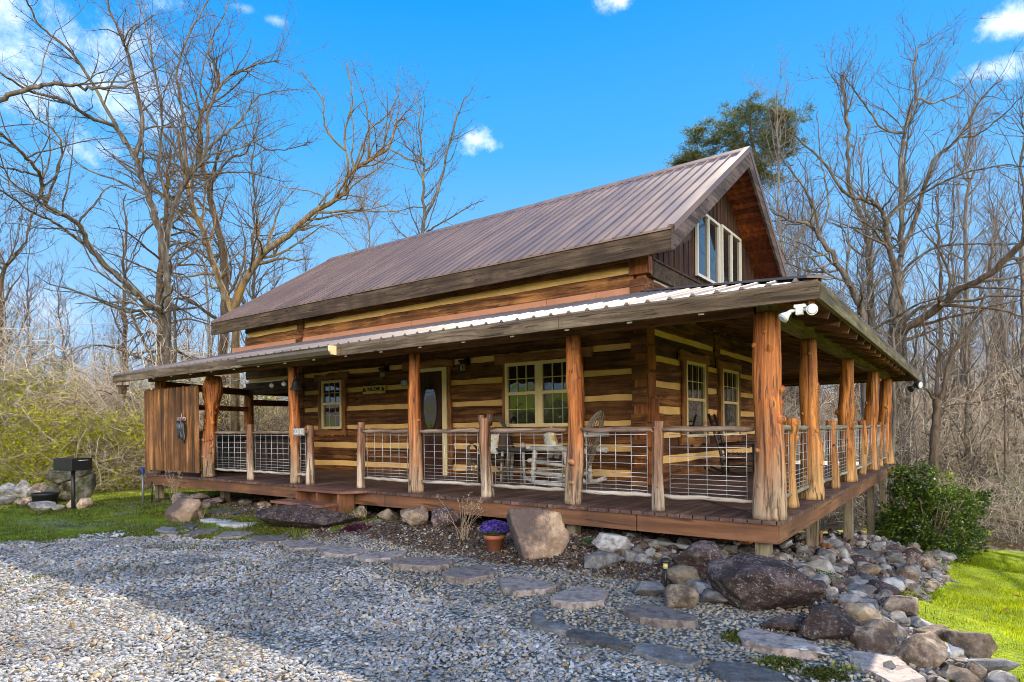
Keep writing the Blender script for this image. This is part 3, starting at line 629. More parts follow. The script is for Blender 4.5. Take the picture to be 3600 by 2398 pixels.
mb = MB(); roofslab(mb, X0, X1, BY + .02, EZ, RY, RZ, .035); mb.f = [tuple(reversed(f)) for f in mb.f]
for i in range(nx_ + 1):
    x = X0 + .05 + (X1 - X0 - .1) * i / nx_; mb.bar((x, BY, EZ + .012), (x, RY, RZ + .01), .03, .024)
W(mb, 'main_roof_back', M['roof'], cabin)
mb = MB(); mb.prism([(RY - .17, RZ - .10), (RY, RZ + .022), (RY + .17, RZ - .10), (RY + .17, RZ - .075), (RY, RZ + .047), (RY - .17, RZ - .075)], X0 - .02, X1 + .02, 'x')
W(mb, 'ridge_cap', M['roof'], cabin)
mb = MB(); mb.box((X0, EY - .0, EZ - .36), (X1, EY + .045, EZ - .042)); mb.box((X0, BY - .05, EZ - .36), (X1, BY, EZ - .042)); WE(mb, 'eave_fascia', M['dark_fascia'], cabin)
mb = MB()
for xb in (X0, X1):
    for s in (1, -1):
        ya = RY - s * (RY - EY)
        a = Vector((xb, ya - s * .02, EZ - .20)); b = Vector((xb, RY, RZ - .20))
        h = .165; P = []
        for xx in (xb - .022, xb + .024):
            P += [(xx, ya - s * .02, EZ - .36), (xx, ya - s * .02, EZ - .022), (xx, RY, RZ - .022), (xx, RY, RZ - .37)]
        mb.poly(P, [(0, 1, 2, 3), (7, 6, 5, 4), (0, 4, 5, 1), (1, 5, 6, 2), (3, 2, 6, 7), (0, 3, 7, 4)])
WE(mb, 'barge_board', M['barge'], cabin)
# metal rake trim on top of barge
mb = MB()
for s in (1, -1):
    ya = RY - s * (RY - EY); mb.bar((X1 - .01, ya - s * .03, EZ + .01), (X1 - .01, RY, RZ + .025), .10, .035); 
    mb.poly([(X1 + .037, ya - s * .03, EZ + .02), (X1 + .037, RY, RZ + .035), (X1 + .037, RY, RZ - .075), (X1 + .037, ya - s * .03, EZ - .09), (X1 + .028, ya - s * .03, EZ + .02), (X1 + .028, RY, RZ + .035), (X1 + .028, RY, RZ - .075), (X1 + .028, ya - s * .03, EZ - .09)], [(0, 1, 2, 3), (7, 6, 5, 4), (0, 4, 5, 1), (3, 2, 6, 7)])
WE(mb, 'rake_trim', M['roof'], cabin)
# soffit (gable overhang) : reddish boards, each board a strip
for s in (1, -1):
    for (xa, xb) in ((XR - .05, X1 - .03), (X0 + .03, XL + .05)):
        mb = MB(); nb = 34; ya = RY - s * (RY - EY)
        for k in range(nb):
            f0 = k / nb + .003; f1 = (k + 1) / nb - .002
            y0 = ya + (RY - ya) * f0; y1 = ya + (RY - ya) * f1; z0 = EZ + (RZ - EZ) * f0 - .16; z1 = EZ + (RZ - EZ) * f1 - .16
            P = [(xa, y0, z0), (xb, y0, z0), (xb, y1, z1), (xa, y1, z1)]; P += [(a, b, c + .03) for a, b, c in P]
            mb.poly(P, [(0, 3, 2, 1), (4, 5, 6, 7), (0, 1, 5, 4), (2, 3, 7, 6)])
        W(mb, 'gable_soffit', M['soffit'], cabin)
mb = MB()   # roof deck under metal + rafters
for s in (1, -1):
    ya = RY - s * (RY - EY - .05)
    P = [(X0 + .05, ya, EZ - .07 + .03), (X1 - .05, ya, EZ - .07 + .03), (X1 - .05, RY, RZ - .07), (X0 + .05, RY, RZ - .07)]; P += [(a, b, c - .05) for a, b, c in P]
    mb.poly(P, [(0, 1, 2, 3), (7, 6, 5, 4), (0, 4, 5, 1), (1, 5, 6, 2), (3, 7, 4, 0)])
W(mb, 'roof_deck', M['brown_wood_y'], cabin)
mb = MB()
for k in range(17):
    x = X0 + .7 + k * .78; mb.bar((x, EY + .05, EZ - .22), (x, YF + .3, EZ - .22 + .3 * .645 + .12), .06, .2)
WE(mb, 'rafter_tail', M['dark_fascia'], cabin)
# gable wall: vertical boards
for xg, nm in ((XR + .0, 'gable_wall'), (XL + .02, 'gable_wall')):
    mb = MB(); y = YF + .02
    while y < YB - .02:
        y1 = min(y + .235, YB); zt = lambda yy: RZ - abs(yy - RY) * SL - .13
        yy = [y + .004, (RY if y < RY < y1 else (y + y1) / 2), y1 - .004]
        sx = -1 if xg > -8 else 1
        P = []
        for xx in (xg + sx * .06, xg): P += [(xx, yy[0], 4.22), (xx, yy[2], 4.22), (xx, yy[2], zt(yy[2])), (xx, yy[1], zt(yy[1])), (xx, yy[0], zt(yy[0]))]
        mb.poly(P, [(0, 1, 2, 3, 4), (9, 8, 7, 6, 5), (0, 4, 9, 5), (1, 6, 7, 2), (0, 5, 6, 1)])
        mb.box((min(xg, xg - sx * .018) , y - .02, 4.23), (max(xg, xg - sx * .018), y + .02, zt(y + .02) - .02))
        y = y1
    W(mb, nm, M['gable'], cabin)
mb = MB(); mb.box((XR - .15, YF + .1, 3.99), (XR + .045, YB, 4.26)); mb.box((XR - .10, YF + .1, 4.262), (XR + .07, YB, 4.30)); W(mb, 'gable_sill_beam', M['dark_fascia'], cabin)
mb = MB(); mb.box((XR - .12, YF + .36, 3.72), (XR - .02, 5.6, 3.988)); W(mb, 'white_chinking_band', M['white_frame'], cabin)

# ---- windows
def window_x(y0, y1, z0, z1, xf, nsash, parent=cabin, framem='cream', glassm='glass', grid=(3, 2), name='window'):
    """window in a wall facing +x; frame outer box y0..y1, z0..z1"""
    w = empty(name, (xf, (y0 + y1) / 2, z0)); unparent_offset(w, parent)
    f = MB(); t_ = .055
    f.box((xf, y0, z0), (xf + .05, y0 + t_, z1)); f.box((xf, y1 - t_, z0), (xf + .05, y1, z1)); f.box((xf, y0 + t_, z1 - t_), (xf + .05, y1 - t_, z1)); f.box((xf, y0 + t_, z0), (xf + .05, y1 - t_, z0 + t_))
    zm = (z0 + z1) / 2
    if nsash == 2:
        f.box((xf + .008, y0 + t_, zm - .025), (xf + .042, y1 - t_, zm + .025))
        for k in range(1, grid[0]):
            yy = y0 + t_ + (y1 - y0 - 2 * t_) * k / grid[0]; f.box((xf + .018, yy - .006, zm + .025), (xf + .03, yy + .006, z1 - t_))
        zz = (zm + .025 + z1 - t_) / 2; f.box((xf + .0185, y0 + t_, zz - .006), (xf + .0275, y1 - t_, zz + .006))
    else:
        yy = (y0 + y1) / 2; f.box((xf + .006, yy - .03, z0 + t_), (xf + .046, yy + .03, z1 - t_))
    W(f, 'frame', M[framem], w)
    g = MB(); g.box((xf - .005, y0 + .02, z0 + .02), (xf + .008, y1 - .02, z1 - .02)); W(g, 'pane', M[glassm], w)
    return w
def window_y(x0, x1, z0, z1, yf, double=False, parent=cabin, glassm='glass', grid=(3, 2)):
    w = empty('window', ((x0 + x1) / 2, yf, z0)); unparent_offset(w, parent); f = MB(); t_ = .06
    f.box((x0, yf - .05, z0), (x0 + t_, yf, z1)); f.box((x1 - t_, yf - .05, z0), (x1, yf, z1)); f.box((x0 + t_, yf - .05, z1 - t_), (x1 - t_, yf, z1)); f.box((x0 + t_, yf - .05, z0), (x1 - t_, yf, z0 + t_))
    zm = z0 + (z1 - z0) * .52; xm = (x0 + x1) / 2
    spans = [(x0 + t_, xm - .08), (xm + .08, x1 - t_)] if double else [(x0 + t_, x1 - t_)]
    if double: f.box((xm - .08, yf - .046, z0 + t_), (xm + .08, yf - .002, z1 - t_)); f.box((xm - .008, yf - .056, z0 + t_), (xm + .008, yf - .046, z1 - t_))
    for a, b in spans:
        f.box((a, yf - .042, zm - .028), (b, yf - .006, zm + .028))
        for k in range(1, grid[0]):
            xx = a + (b - a) * k / grid[0]; f.box((xx - .007, yf - .03, zm + .028), (xx + .007, yf - .018, z1 - t_)); f.box((xx - .003, yf - .016, z0 + t_), (xx + .003, yf - .010, zm - .028))
        for p_, q_, yo, hh_ in ((zm + .028, z1 - t_, .0305, .007), (z0 + t_, zm - .028, .0165, .003)): zz = (p_ + q_) / 2; f.box((a, yf - yo, zz - hh_), (b, yf - yo + (.01 if hh_ > .005 else .006), zz + hh_))
    W(f, 'frame', M['cream'], w)
    g = MB(); g.box((x0 + .02, yf - .009, z0 + .02), (x1 - .02, yf + .006, z1 - .02)); W(g, 'pane', M[glassm], w)
    return w
def wavy_board(pa, pb, width, normal, seed, thick=.045, amp=.022, side=None, n=14):
    """live-edge board from pa to pb in a wall plane, width across"""
    r = random.Random(seed); pa = Vector(pa); pb = Vector(pb); d = (pb - pa); u = d.normalized(); nn = Vector(normal); s = u.cross(nn).normalized()
    o1 = []; o2 = []
    a1 = a2 = 0
    for i in range(n + 1):
        a1 = a1 * .55 + r.uniform(-amp, amp); a2 = a2 * .55 + r.uniform(-amp, amp)
        if r.random() < .12: a1 += amp * 1.2
        q = pa + d * i / n; o1.append(q + s * (width / 2 + a1)); o2.append(q - s * (width / 2 + a2))
    mb = MB(); P = o1 + o2[::-1]; k = len(P); mb.poly([p for p in P] + [p + nn * thick for p in P], [tuple(range(k)), tuple(reversed(range(k, 2 * k)))] + [(i, i + k, (i + 1) % k + k, (i + 1) % k) for i in range(k)])
    return mb
def trims(w, boards):
    for i, (a, b, wd, nrm) in enumerate(boards):
        o = W(wavy_board(a, b, wd, nrm, hash((round(a[0], 2), round(a[1], 2), i)) % 1000), 'trim_board', M['trim'] if abs(a[2] - b[2]) > .5 else M['trim_x' if nrm[1] else 'trim_y'], w)
Yw = YF - .012; ny_ = (0, -1, 0)
w = window_y(-11.04, -10.30, 1.56, 2.71, Yw, glassm='glass_blind'); trims(w, [((-11.12, Yw, 1.50), (-11.12, Yw, 2.72), .10, ny_), ((-10.23, Yw, 1.50), (-10.23, Yw, 2.72), .10, ny_), ((-11.30, Yw - .004, 2.79), (-10.08, Yw - .004, 2.80), .14, ny_), ((-11.26, Yw - .004, 1.47), (-10.16, Yw - .004, 1.47), .13, ny_)])
w = window_y(-5.53, -4.02, 1.56, 2.75, Yw, True); trims(w, [((-5.575, Yw, 1.52), (-5.575, Yw, 2.74), .085, ny_), ((-3.92, Yw, 1.50), (-3.92, Yw, 2.74), .11, ny_), ((-5.78, Yw - .004, 2.83), (-3.68, Yw - .004, 2.84), .17, ny_), ((-5.6, Yw - .004, 1.49), (-3.9, Yw - .004, 1.49), .12, ny_)])
Xw = XR + .012; nx1 = (1, 0, 0)
for (a, b) in ((4.60, 5.62), (6.66, 7.74)):
    w = window_x(a, b, 1.34, 2.74, Xw, 2); trims(w, [((Xw, a - .09, 1.25), (Xw, a - .09, 2.76), .12, nx1), ((Xw, b + .07, 1.25), (Xw, b + .07, 2.76), .11, nx1), ((Xw + .004, a - .30, 2.82), (Xw + .004, b + .22, 2.82), .17, nx1), ((Xw + .004, a - .28, 1.27), (Xw + .004, b + .18, 1.27), .15, nx1)])
window_x(5.20, 6.53, 4.40, 5.71, XR + .02, 1, framem='white_frame', name='gable_window'); window_x(6.68, 8.02, 4.40, 5.75, XR + .02, 1, framem='white_frame', name='gable_window')
# ---- door
door = empty('front_door', (-7.45, YF, D)); unparent_offset(door, cabin)
f = MB(); f.box((-7.86, YF - .07, D), (-7.77, YF + .0, 2.79)); f.box((-7.12, YF - .07, D), (-7.0, YF + .0, 2.79)); f.box((-7.77, YF - .07, 2.72), (-7.12, YF + .0, 2.79)); W(f, 'door_frame', M['cream'], door)
f = MB(); f.box((-7.77, YF - .03, D), (-7.12, YF - .005, 2.72)); 
for (za, zb) in ((.75, 1.32),):
    for (xa, xb) in ((-7.70, -7.48), (-7.41, -7.19)): f.box((xa, YF - .036, za), (xb, YF - .0305, zb)); f.box((xa + .03, YF - .043, za + .03), (xb - .03, YF - .0365, zb - .03))
cx0, cz0 = -7.485, 1.99
f.tube([(cx0 + .195 * math.cos(a), YF - .034, cz0 + .47 * math.sin(a)) for a in np.linspace(0, 2 * math.pi, 33)], .014, 6, False)
f.tube([(cx0 + .26 * math.cos(a) * (1 if abs(math.sin(a)) < .8 else .9), YF - .033, cz0 + .56 * math.sin(a) + (.05 if abs(math.cos(a)) < .5 else 0)) for a in np.linspace(-.1, math.pi + .1, 25)], .008, 5, False)
W(f, 'door_leaf', M['door'], door)
f = MB(); f.prism([(cx0 + .185 * math.cos(a), cz0 + .455 * math.sin(a)) for a in np.linspace(0, 2 * math.pi, 32, endpoint=False)], YF - .037, YF - .032); W(f, 'oval_glass', M['glass'], door)
f = MB(); f.tube([(-7.17, YF - .03, 1.58), (-7.17, YF - .09, 1.58)], [.015, .028], 10); f.tube([(-7.17, YF - .03, 1.70), (-7.17, YF - .05, 1.70)], .022, 10); W(f, 'door_knob', M['bronze'], door)
trims(door, [((-7.96, Yw, D), (-7.96, Yw, 2.80), .10, ny_), ((-6.93, Yw, D), (-6.95, Yw, 2.80), .09, ny_), ((-8.28, Yw - .004, 2.87), (-6.84, Yw - .004, 2.86), .15, ny_)])
# ---- wall lanterns
for x in (-8.79, -6.49):
    ln = empty('wall_lantern', (x, YF, 2.66)); unparent_offset(ln, cabin)
    f = MB(); f.box((x - .07, YF - .03, 2.80), (x + .07, YF - .01, 2.93)); f.tube([(x, YF - .03, 2.90), (x, YF - .10, 2.95), (x, YF - .15, 2.90)], .012, 6); f.lathe([(.02, .25), (.085, .24), (.10, .20), (.05, .185), (.062, .16)], (x, YF - .15, 2.64), 12); f.lathe([(.075, .0), (.06, .02)], (x, YF - .15, 2.64), 12)
    for a in range(4): f.tube([(x + .062 * math.cos(a * 1.57 + .7), YF - .15 + .062 * math.sin(a * 1.57 + .7), 2.65), (x + .062 * math.cos(a * 1.57 + .7), YF - .15 + .062 * math.sin(a * 1.57 + .7), 2.81)], .005, 5)
    W(f, 'lantern_cage', M['bronze'], ln)
    m, t, p = (M['lampglass'], None, None) if 'lampglass' in M else mat('lantern_glass'); M['lampglass'] = m
    if p: p.inputs['Base Color'].default_value = (.75, .6, .35, 1); p.inputs['Roughness'].default_value = .15; p.inputs['Transmission Weight'].default_value = .5
    f = MB(); f.lathe([(.05, .02), (.057, .09), (.05, .165)], (x, YF - .15, 2.64), 12); W(f, 'lantern_glass', M['lampglass'], ln)

# ================================================================ porch
# deck boards: front strip runs along y, the right side along x
mb = MB(); r = random.Random(2); x = -13.45
while x < -2.75:
    w_ = .14; 
    mb.box((x + .006, -.035 + r.uniform(-.006, .006), D - .038), (x + w_ - .006, YF + .4 if x > XLo - .2 else 11.4, D + r.uniform(-.002, .001))); x += w_
xm = x
# mitred corner: boards continue until the right edge, shortened along the diagonal
while x < .02:
    f0 = (x - xm) / (.0 - xm); y1 = 2.9 * (1 - f0) + .06
    mb.poly([(x + .006, -.03, D - .038), (min(x + .134, .03), -.03, D - .038), (min(x + .134, .03), max(-.02, y1 - .145), D - .038), (x + .003, y1, D - .038), (x + .006, -.03, D), (min(x + .134, .03), -.03, D), (min(x + .134, .03), max(-.02, y1 - .145), D), (x + .003, y1, D)],
            [(0, 3, 2, 1), (4, 5, 6, 7), (0, 1, 5, 4), (1, 2, 6, 5), (2, 3, 7, 6), (3, 0, 4, 7)]); x += .14
W(mb, 'deck_boards', M['deck'], cabin)
mb = MB(); y = .02
while y < 11.38:
    xs = max(xm - 2.9 * 0, -0.02 - (y) * (2.72 / 2.95)) if y < 2.95 else XR - (8.9 if y > YB + .0 else 0)
    xs = max(xs, -12.0)
    mb.poly([(xs + .02, y + .006, D - .038), (.03, y + .006, D - .038), (.03, y + .134, D - .038), (xs - (.1 if y < 2.9 else -.02), y + .134, D - .038), (xs + .02, y + .006, D), (.03 + r.uniform(-.004, .004), y + .006, D), (.03, y + .134, D), (xs - (.1 if y < 2.9 else -.02), y + .134, D)],
            [(0, 3, 2, 1), (4, 5, 6, 7), (0, 1, 5, 4), (1, 2, 6, 5), (2, 3, 7, 6), (3, 0, 4, 7)]); y += .14
W(mb, 'side_deck_boards', M['deck_side'], cabin)
mb = MB()
for a, b in ((-13.4, -10.36), (-10.35, -5.6), (-5.59, -1.5), (-1.49, .0)): mb.box((a, -.005, D - .225), (b - .004, .035, D - .041))
WE(mb, 'deck_skirt', M['skirt_x'], cabin)
mb = MB()
for a, b in ((.0, 3.6), (3.61, 7.5), (7.51, 11.36)): mb.box((-.035, a + (.036 if a == 0 else 0), D - .225), (.004, b - .004, D - .041))
mb.box((-13.40, .036, D - .225), (-13.36, 11.3, D - .041)); WE(mb, 'deck_skirt', M['skirt_y'], cabin)
mb = MB()
for k in range(32): x = -13.2 + k * .41; mb.box((x, .04, D - .22), (x + .04, YF + .2 if x > -12 else 11, D - .042))
for k in range(20): y = 3.2 + k * .41; mb.box((XR, y, D - .22), (-.04, y + .04, D - .042))
mb.box((-13.35, 2.6, D - .25), (-.3, 2.72, D - .2205)); mb.box((-.62, .8, D - .40), (-.5, 11, D - .225))
W(mb, 'deck_joists', M['brown_wood_y'], cabin)
# support posts under the deck
def supp(x, y, w=.14):
    z0 = g1(x, y) - .25; mb = MB(); mb.box((x - w/2, y - w/2, z0), (x + w/2, y + w/2, D - .226)); W(mb, 'support_post', M['support'], cabin, .006)
for (x, y) in ((-.18, .16), (-2.42, .16), (-5.17, .16), (-8.14, .16), (-13.14, .16), (-11.0, .5), (-.17, 2.5), (-.17, 5.44), (-.17, 8.36), (-.17, 10.6), (-13.2, 3), (-12.0, 3.1), (-12.1, 9.9), (-9, 3.2), (-5.5, 3.3), (-2.6, 5.4), (-2.6, 8.4), (-2.6, 10.6), (-6, 10.6), (-9.5, 10.6), (-13.2, 8)): supp(x, y)
mb = MB(); mb.box((-12, 3.3, -.9), (-2.9, 3.42, .34)); mb.box((-3.0, 3.45, -1.6), (-2.9, 9.9, .34)); WE(mb, 'foundation_wall', plain('dark_foundation', (.035, .03, .026), .9), cabin)
# orange-brown timber seen under the deck
# ---- round cedar posts
def lumps(pts, rad, seed, amount):
    return pts, rad
def cedar(x, y, r0, r1, z0, z1, seed, knots=3, m='post', lump=.10, name='porch_post', wander=.02, n=14, flare=1.12):
    r = random.Random(seed); N_ = int((z1 - z0) / .05) + 2; pts = []; rad = []
    a1, a2 = r.uniform(0, 6), r.uniform(0, 6)
    bul = [(r.uniform(.15, .95), r.uniform(.08, .30), r.uniform(.05, .12)) for _ in range(3)]
    for i in range(N_):
        f = i / (N_ - 1); z = z0 + (z1 - z0) * f
        pts.append((x + wander * math.sin(f * 4 + a1), y + wander * math.sin(f * 3.1 + a2), z))
        q = r0 + (r1 - r0) * f; q *= 1 + (flare - 1) * math.exp(-f * 9)
        for (c, h, w_) in bul: q *= 1 + h * lump * 4 * math.exp(-((f - c) / w_) ** 2)
        rad.append(q)
    mb = MB(); mb.tube(pts, rad, n, True, True, .07 + lump * .35, seed)
    for k in range(knots):      # knots and sawn branch stubs
        f = r.uniform(.12, .95); a = r.uniform(-2.9, .4); q = r0 + (r1 - r0) * f; i = int(f * (N_ - 1)); c = Vector(pts[i]); d = Vector((math.cos(a), math.sin(a), r.uniform(.1, .6))).normalized()
        L_ = rad[i] * (r.uniform(.98, 1.08) if k % 4 else r.uniform(1.1, 1.35)); s = rad[i] * r.uniform(.18, .34)
        mb.tube([c + d * rad[i] * .35, c + d * rad[i] * .85, c + d * L_, c + d * (L_ + .012)], [s * 1.9, s * 1.35, s * .85, s * .5], 8, True, True, .12, seed * 7 + k)
    return W(mb, name, M[m], cabin)
PT = 2.665
cedar(-.13, .17, .148, .128, D, PT, 1, 9, lump=.03, wander=.012, n=18)
cedar(-2.42, .2, .104, .088, D, PT, 2, 8, lump=.14)
cedar(-5.17, .22, .105, .082, D, PT, 3, 3, lump=.02, wander=.008)
cedar(-8.18, .22, .092, .085, D, PT, 4, 5, lump=.06)
cedar(-11.06, .25, .135, .12, D, PT, 5, 26, lump=.24, wander=.045, n=18)
cedar(-13.28, .25, .11, .11, D, PT, 6, 5, lump=.08)
cedar(-14.15, 2.95, .13, .12, -.3, 2.5, 7, 7, lump=.12)
cedar(-.13, 2.2, .125, .095, D, 2.62, 8, 8, 'post_side', lump=.10, wander=.015, flare=1.3)
cedar(-.13, 5.2, .122, .10, D, 2.62, 9, 9, 'post_side', lump=.12, wander=.02, flare=1.1)
cedar(-.13, 8.36, .12, .11, D, 2.64, 10, 6, 'post_side', lump=.08, wander=.03)
cedar(-.13, 10.95, .135, .13, D, 2.64, 11, 6, 'post_side', lump=.06)
for i, x in enumerate((-2.9, -6.0, -9.2, -12.2)): cedar(x, 11.0, .11, .10, D, 2.6, 20 + i, 5, 'post', lump=.1)
for i, (x, y) in enumerate(((-13.3, 6), (-13.3, 10.9))): cedar(x, y, .11, .10, D, 2.6, 30 + i, 5, 'post', lump=.1)
# short newel posts
SN = [(-1.31, .17, 1.60), (-3.82, .22, 1.68), (-6.40, .22, 1.66), (-7.72, .22, 1.62), (-9.62, .25, 1.66)]
for i, (x, y, z) in enumerate(SN): cedar(x, y, (.066, .082, .068, .068, .066)[i], (.056, .075, .056, .062, .062)[i], D, z, 40 + i, 3, 'stub', .06, 'newel_post', .012, 12)
# forked top on the second newel
mb = MB(); mb.tube([(-3.86, .2, 1.58), (-3.885, .2, 1.66), (-3.89, .2, 1.72)], [.045, .042, .04], 8, True, True, .08, 3); mb.tube([(-3.78, .24, 1.58), (-3.765, .24, 1.68), (-3.76, .24, 1.735)], [.05, .047, .043], 8, True, True, .08, 5); WE(mb, 'newel_fork', M['stub'], cabin)
SR = [(-.14, 1.18, 1.62), (-.14, 3.85, 1.60), (-.14, 6.95, 1.62), (-.14, 9.75, 1.6)]
for i, (x, y, z) in enumerate(SR): cedar(x, y, .07, .075 if i == 0 else .062, D, z, 50 + i, 4, 'post_side', .10, 'newel_post', .02, 12)
for i, (x, y) in enumerate(((-4.5, 11.0), (-7.6, 11.0), (-10.7, 11.0))): cedar(x, y, .07, .06, D, 1.6, 60 + i, 3, 'stub', .08, 'newel_post', .02, 10)
# ---- railings: two peeled rails and a wire grid
GR_Z = [1.447, 1.31, 1.207, 1.114, 1.01, .962, .907, .859, .812]
def rail(x0, y0, x1, y1, side=False, seed=0):
    a = Vector((x0, y0, 0)); b = Vector((x1, y1, 0)); d = (b - a); ln = d.length; u = d.normalized()
    root = empty('railing', ((a.x + b.x) / 2, (a.y + b.y) / 2, D)); unparent_offset(root, cabin); r = random.Random(seed)
    def rr_(z, rad, m, nm):
        k = 9; pts = [(a.x + d.x * i / k, a.y + d.y * i / k, z + r.uniform(-.008, .008)) for i in range(k + 1)]; mb = MB(); mb.tube(pts, [rad * .6] + [rad * r.uniform(.92, 1.1) for _ in range(k - 1)] + [rad * .6], 9, True, True, .08, seed); W(mb, nm, M[m], root)
    rr_(1.505, .031, 'rail_y' if side else 'rail', 'top_rail'); rr_(.762, .025, 'rail_y' if side else 'rail_pale', 'bottom_rail')
    mb = MB(); m0 = .075; s0 = a + u * m0; s1 = b - u * m0
    for z in GR_Z: mb.tube([(s0.x, s0.y, z), ((s0.x+s1.x)/2 + r.uniform(-.003,.003), (s0.y+s1.y)/2, z + r.uniform(-.004, .004)), (s1.x, s1.y, z)], .0036, 5, True, True)
    k = max(1, round((ln - 2 * m0) / .2))
    for i in range(k + 1):
        q = s0 + (s1 - s0) * i / k; mb.tube([(q.x, q.y + .006, .775), (q.x, q.y + .006, 1.49)], .0036, 5, True, True)
    W(mb, 'wire_grid', M['wire'], root)
rail(-1.25, .17, -.27, .17, seed=1); rail(-2.32, .19, -1.37, .17, seed=2); rail(-3.74, .22, -2.52, .2, seed=3); rail(-5.07, .22, -3.9, .22, seed=4); rail(-6.33, .22, -5.27, .22, seed=5)
rail(-8.09, .22, -7.79, .22, seed=6); rail(-9.55, .25, -8.28, .22, seed=7); rail(-10.93, .25, -9.69, .25, seed=8); rail(-13.17, .3, -11.2, .3, seed=9)
ys = [.32, 1.11, 1.25, 2.07, 2.33, 3.78, 3.92, 5.08, 5.33, 6.88, 7.02, 8.24, 8.48, 9.68, 9.82, 10.8]
for i in range(0, len(ys), 2): rail(-.13, ys[i], -.13, ys[i+1], True, 20 + i)
xs_ = [-.3, -2.78, -3.02, -4.43, -4.57, -5.88, -6.12, -7.53, -7.67, -9.08, -9.32, -10.63, -10.77, -12.1]
for i in range(0, len(xs_), 2): rail(xs_[i+1], 11.0, xs_[i], 11.0, False, 50 + i)
rail(-13.3, .4, -13.3, 5.85, True, 80); rail(-13.3, 6.15, -13.3, 10.8, True, 81)
# ---- steps
st = empty('porch_steps', (-6.75, -.3, .3)); unparent_offset(st, cabin)
mb = MB(); mb.box((-7.42, -.36, D - .038), (-6.2, -.034, D + .0)); mb.poly([(-6.2, -.36, D - .038), (-6.2, -.034, D - .038), (-5.95, -.034, D - .038), (-6.2, -.36, D - .001), (-6.2, -.034, D - .001), (-5.95, -.034, D - .001)], [(0, 1, 2), (5, 4, 3), (0, 2, 5, 3)]); mb.box((-7.5, -.70, .385), (-6.22, -.40, .425)); WE(mb, 'tread', M['step'], st)
mb = MB()
for x in (-7.36, -6.83, -6.3): mb.box((x, -.33, .12), (x + .04, -.037, D - .04)); mb.box((x - .03, -.67, .05), (x + .01, -.37, .384))
mb.box((-7.36, -.06, .2), (-6.3, -.04, .5)); WE(mb, 'stringer', M['step_dark'], st)

# ---- porch roof
EV = .45; ZE = 2.815; ZW = 3.715; YE = 12.35; XLf = -13.88
kf = (ZW - ZE) / (YF + EV); kr = (ZW - ZE) / (EV - XR)
P_fr = [(XLf, -EV, ZE), (EV, -EV, ZE), (XR, YF, ZW), (-15.02, YF, ZW)]
P_rt = [(EV, -EV, ZE), (EV, YE, ZE), (XR, 9.9, ZW), (XR, YF, ZW)]
P_bk = [(EV, YE, ZE), (-15.0, YE, ZE), (-15.0, 9.9, ZW), (XR, 9.9, ZW)]
P_lf = [(-15.0, YE, ZE + .2), (XLf - .3, 3.1, ZE + .5), (-14.4, 3.1, ZW - .2), (-15.0, 9.9, ZW - .25)]
def slab(mb, P, th):
    n = len(P); mb.poly([Vector(p) for p in P] + [Vector(p) - Vector((0, 0, th)) for p in P], [tuple(range(n)), tuple(reversed(range(n, 2*n)))] + [(i, i + n, (i+1) % n + n, (i+1) % n) for i in range(n)])
mb = MB(); slab(mb, P_fr, .022)
x = XLf + .05
while x < EV - .02:                      # ribs on the front slope
    ytop = YF if x < XR else (EV - x) * ((YF + EV) / (EV - XR)) - EV
    xo = 0
    if ytop > -EV + .1:
        za = ZE + .001; zb = ZE + (ytop + EV) * kf + .001; xt = x if x > -13.8 else x
        mb.poly([(x - .03, -EV - .012, za - .004), (x - .012, -EV - .012, za + .022), (x + .012, -EV - .012, za + .022), (x + .03, -EV - .012, za - .004), (xt - .03, ytop, zb), (xt - .012, ytop, zb + .022), (xt + .012, ytop, zb + .022), (xt + .03, ytop, zb)], [(0, 4, 5, 1), (1, 5, 6, 2), (2, 6, 7, 3), (0, 1, 2, 3)])
    x += .235
W(mb, 'porch_roof_front', M['porch_roof'], cabin)
mb = MB(); slab(mb, P_rt, .022); y = -EV + .1
while y < YE:
    run = min(1, (y + EV) / (YF + EV), max(.02, (YE - y) / (YE - 9.9))); xt = EV - run * (EV - XR); zt = ZE + run * (ZW - ZE)
    mb.poly([(EV + .012, y - .03, ZE - .003), (EV + .012, y - .012, ZE + .023), (EV + .012, y + .012, ZE + .023), (EV + .012, y + .03, ZE - .003), (xt, y - .03, zt), (xt, y - .012, zt + .022), (xt, y + .012, zt + .022), (xt, y + .03, zt)], [(0, 4, 5, 1), (1, 5, 6, 2), (2, 6, 7, 3), (0, 1, 2, 3)]); y += .235
W(mb, 'porch_roof_side', M['porch_roof'], cabin)
mb = MB(); slab(mb, P_bk, .022); W(mb, 'porch_roof_back', M['porch_roof'], cabin)
mb = MB(); a = Vector((EV + .01, -EV - .01, ZE + .015)); b = Vector((XR, YF, ZW + .02)); mb.bar(a, b, .22, .02); mb.bar((EV, YE, ZE + .015), (XR, 9.9, ZW + .02), .22, .02)
mb.bar(a + Vector((0, 0, .012)), b + Vector((0, 0, .012)), .06, .02); WE(mb, 'hip_cap', M['porch_roof'], cabin)
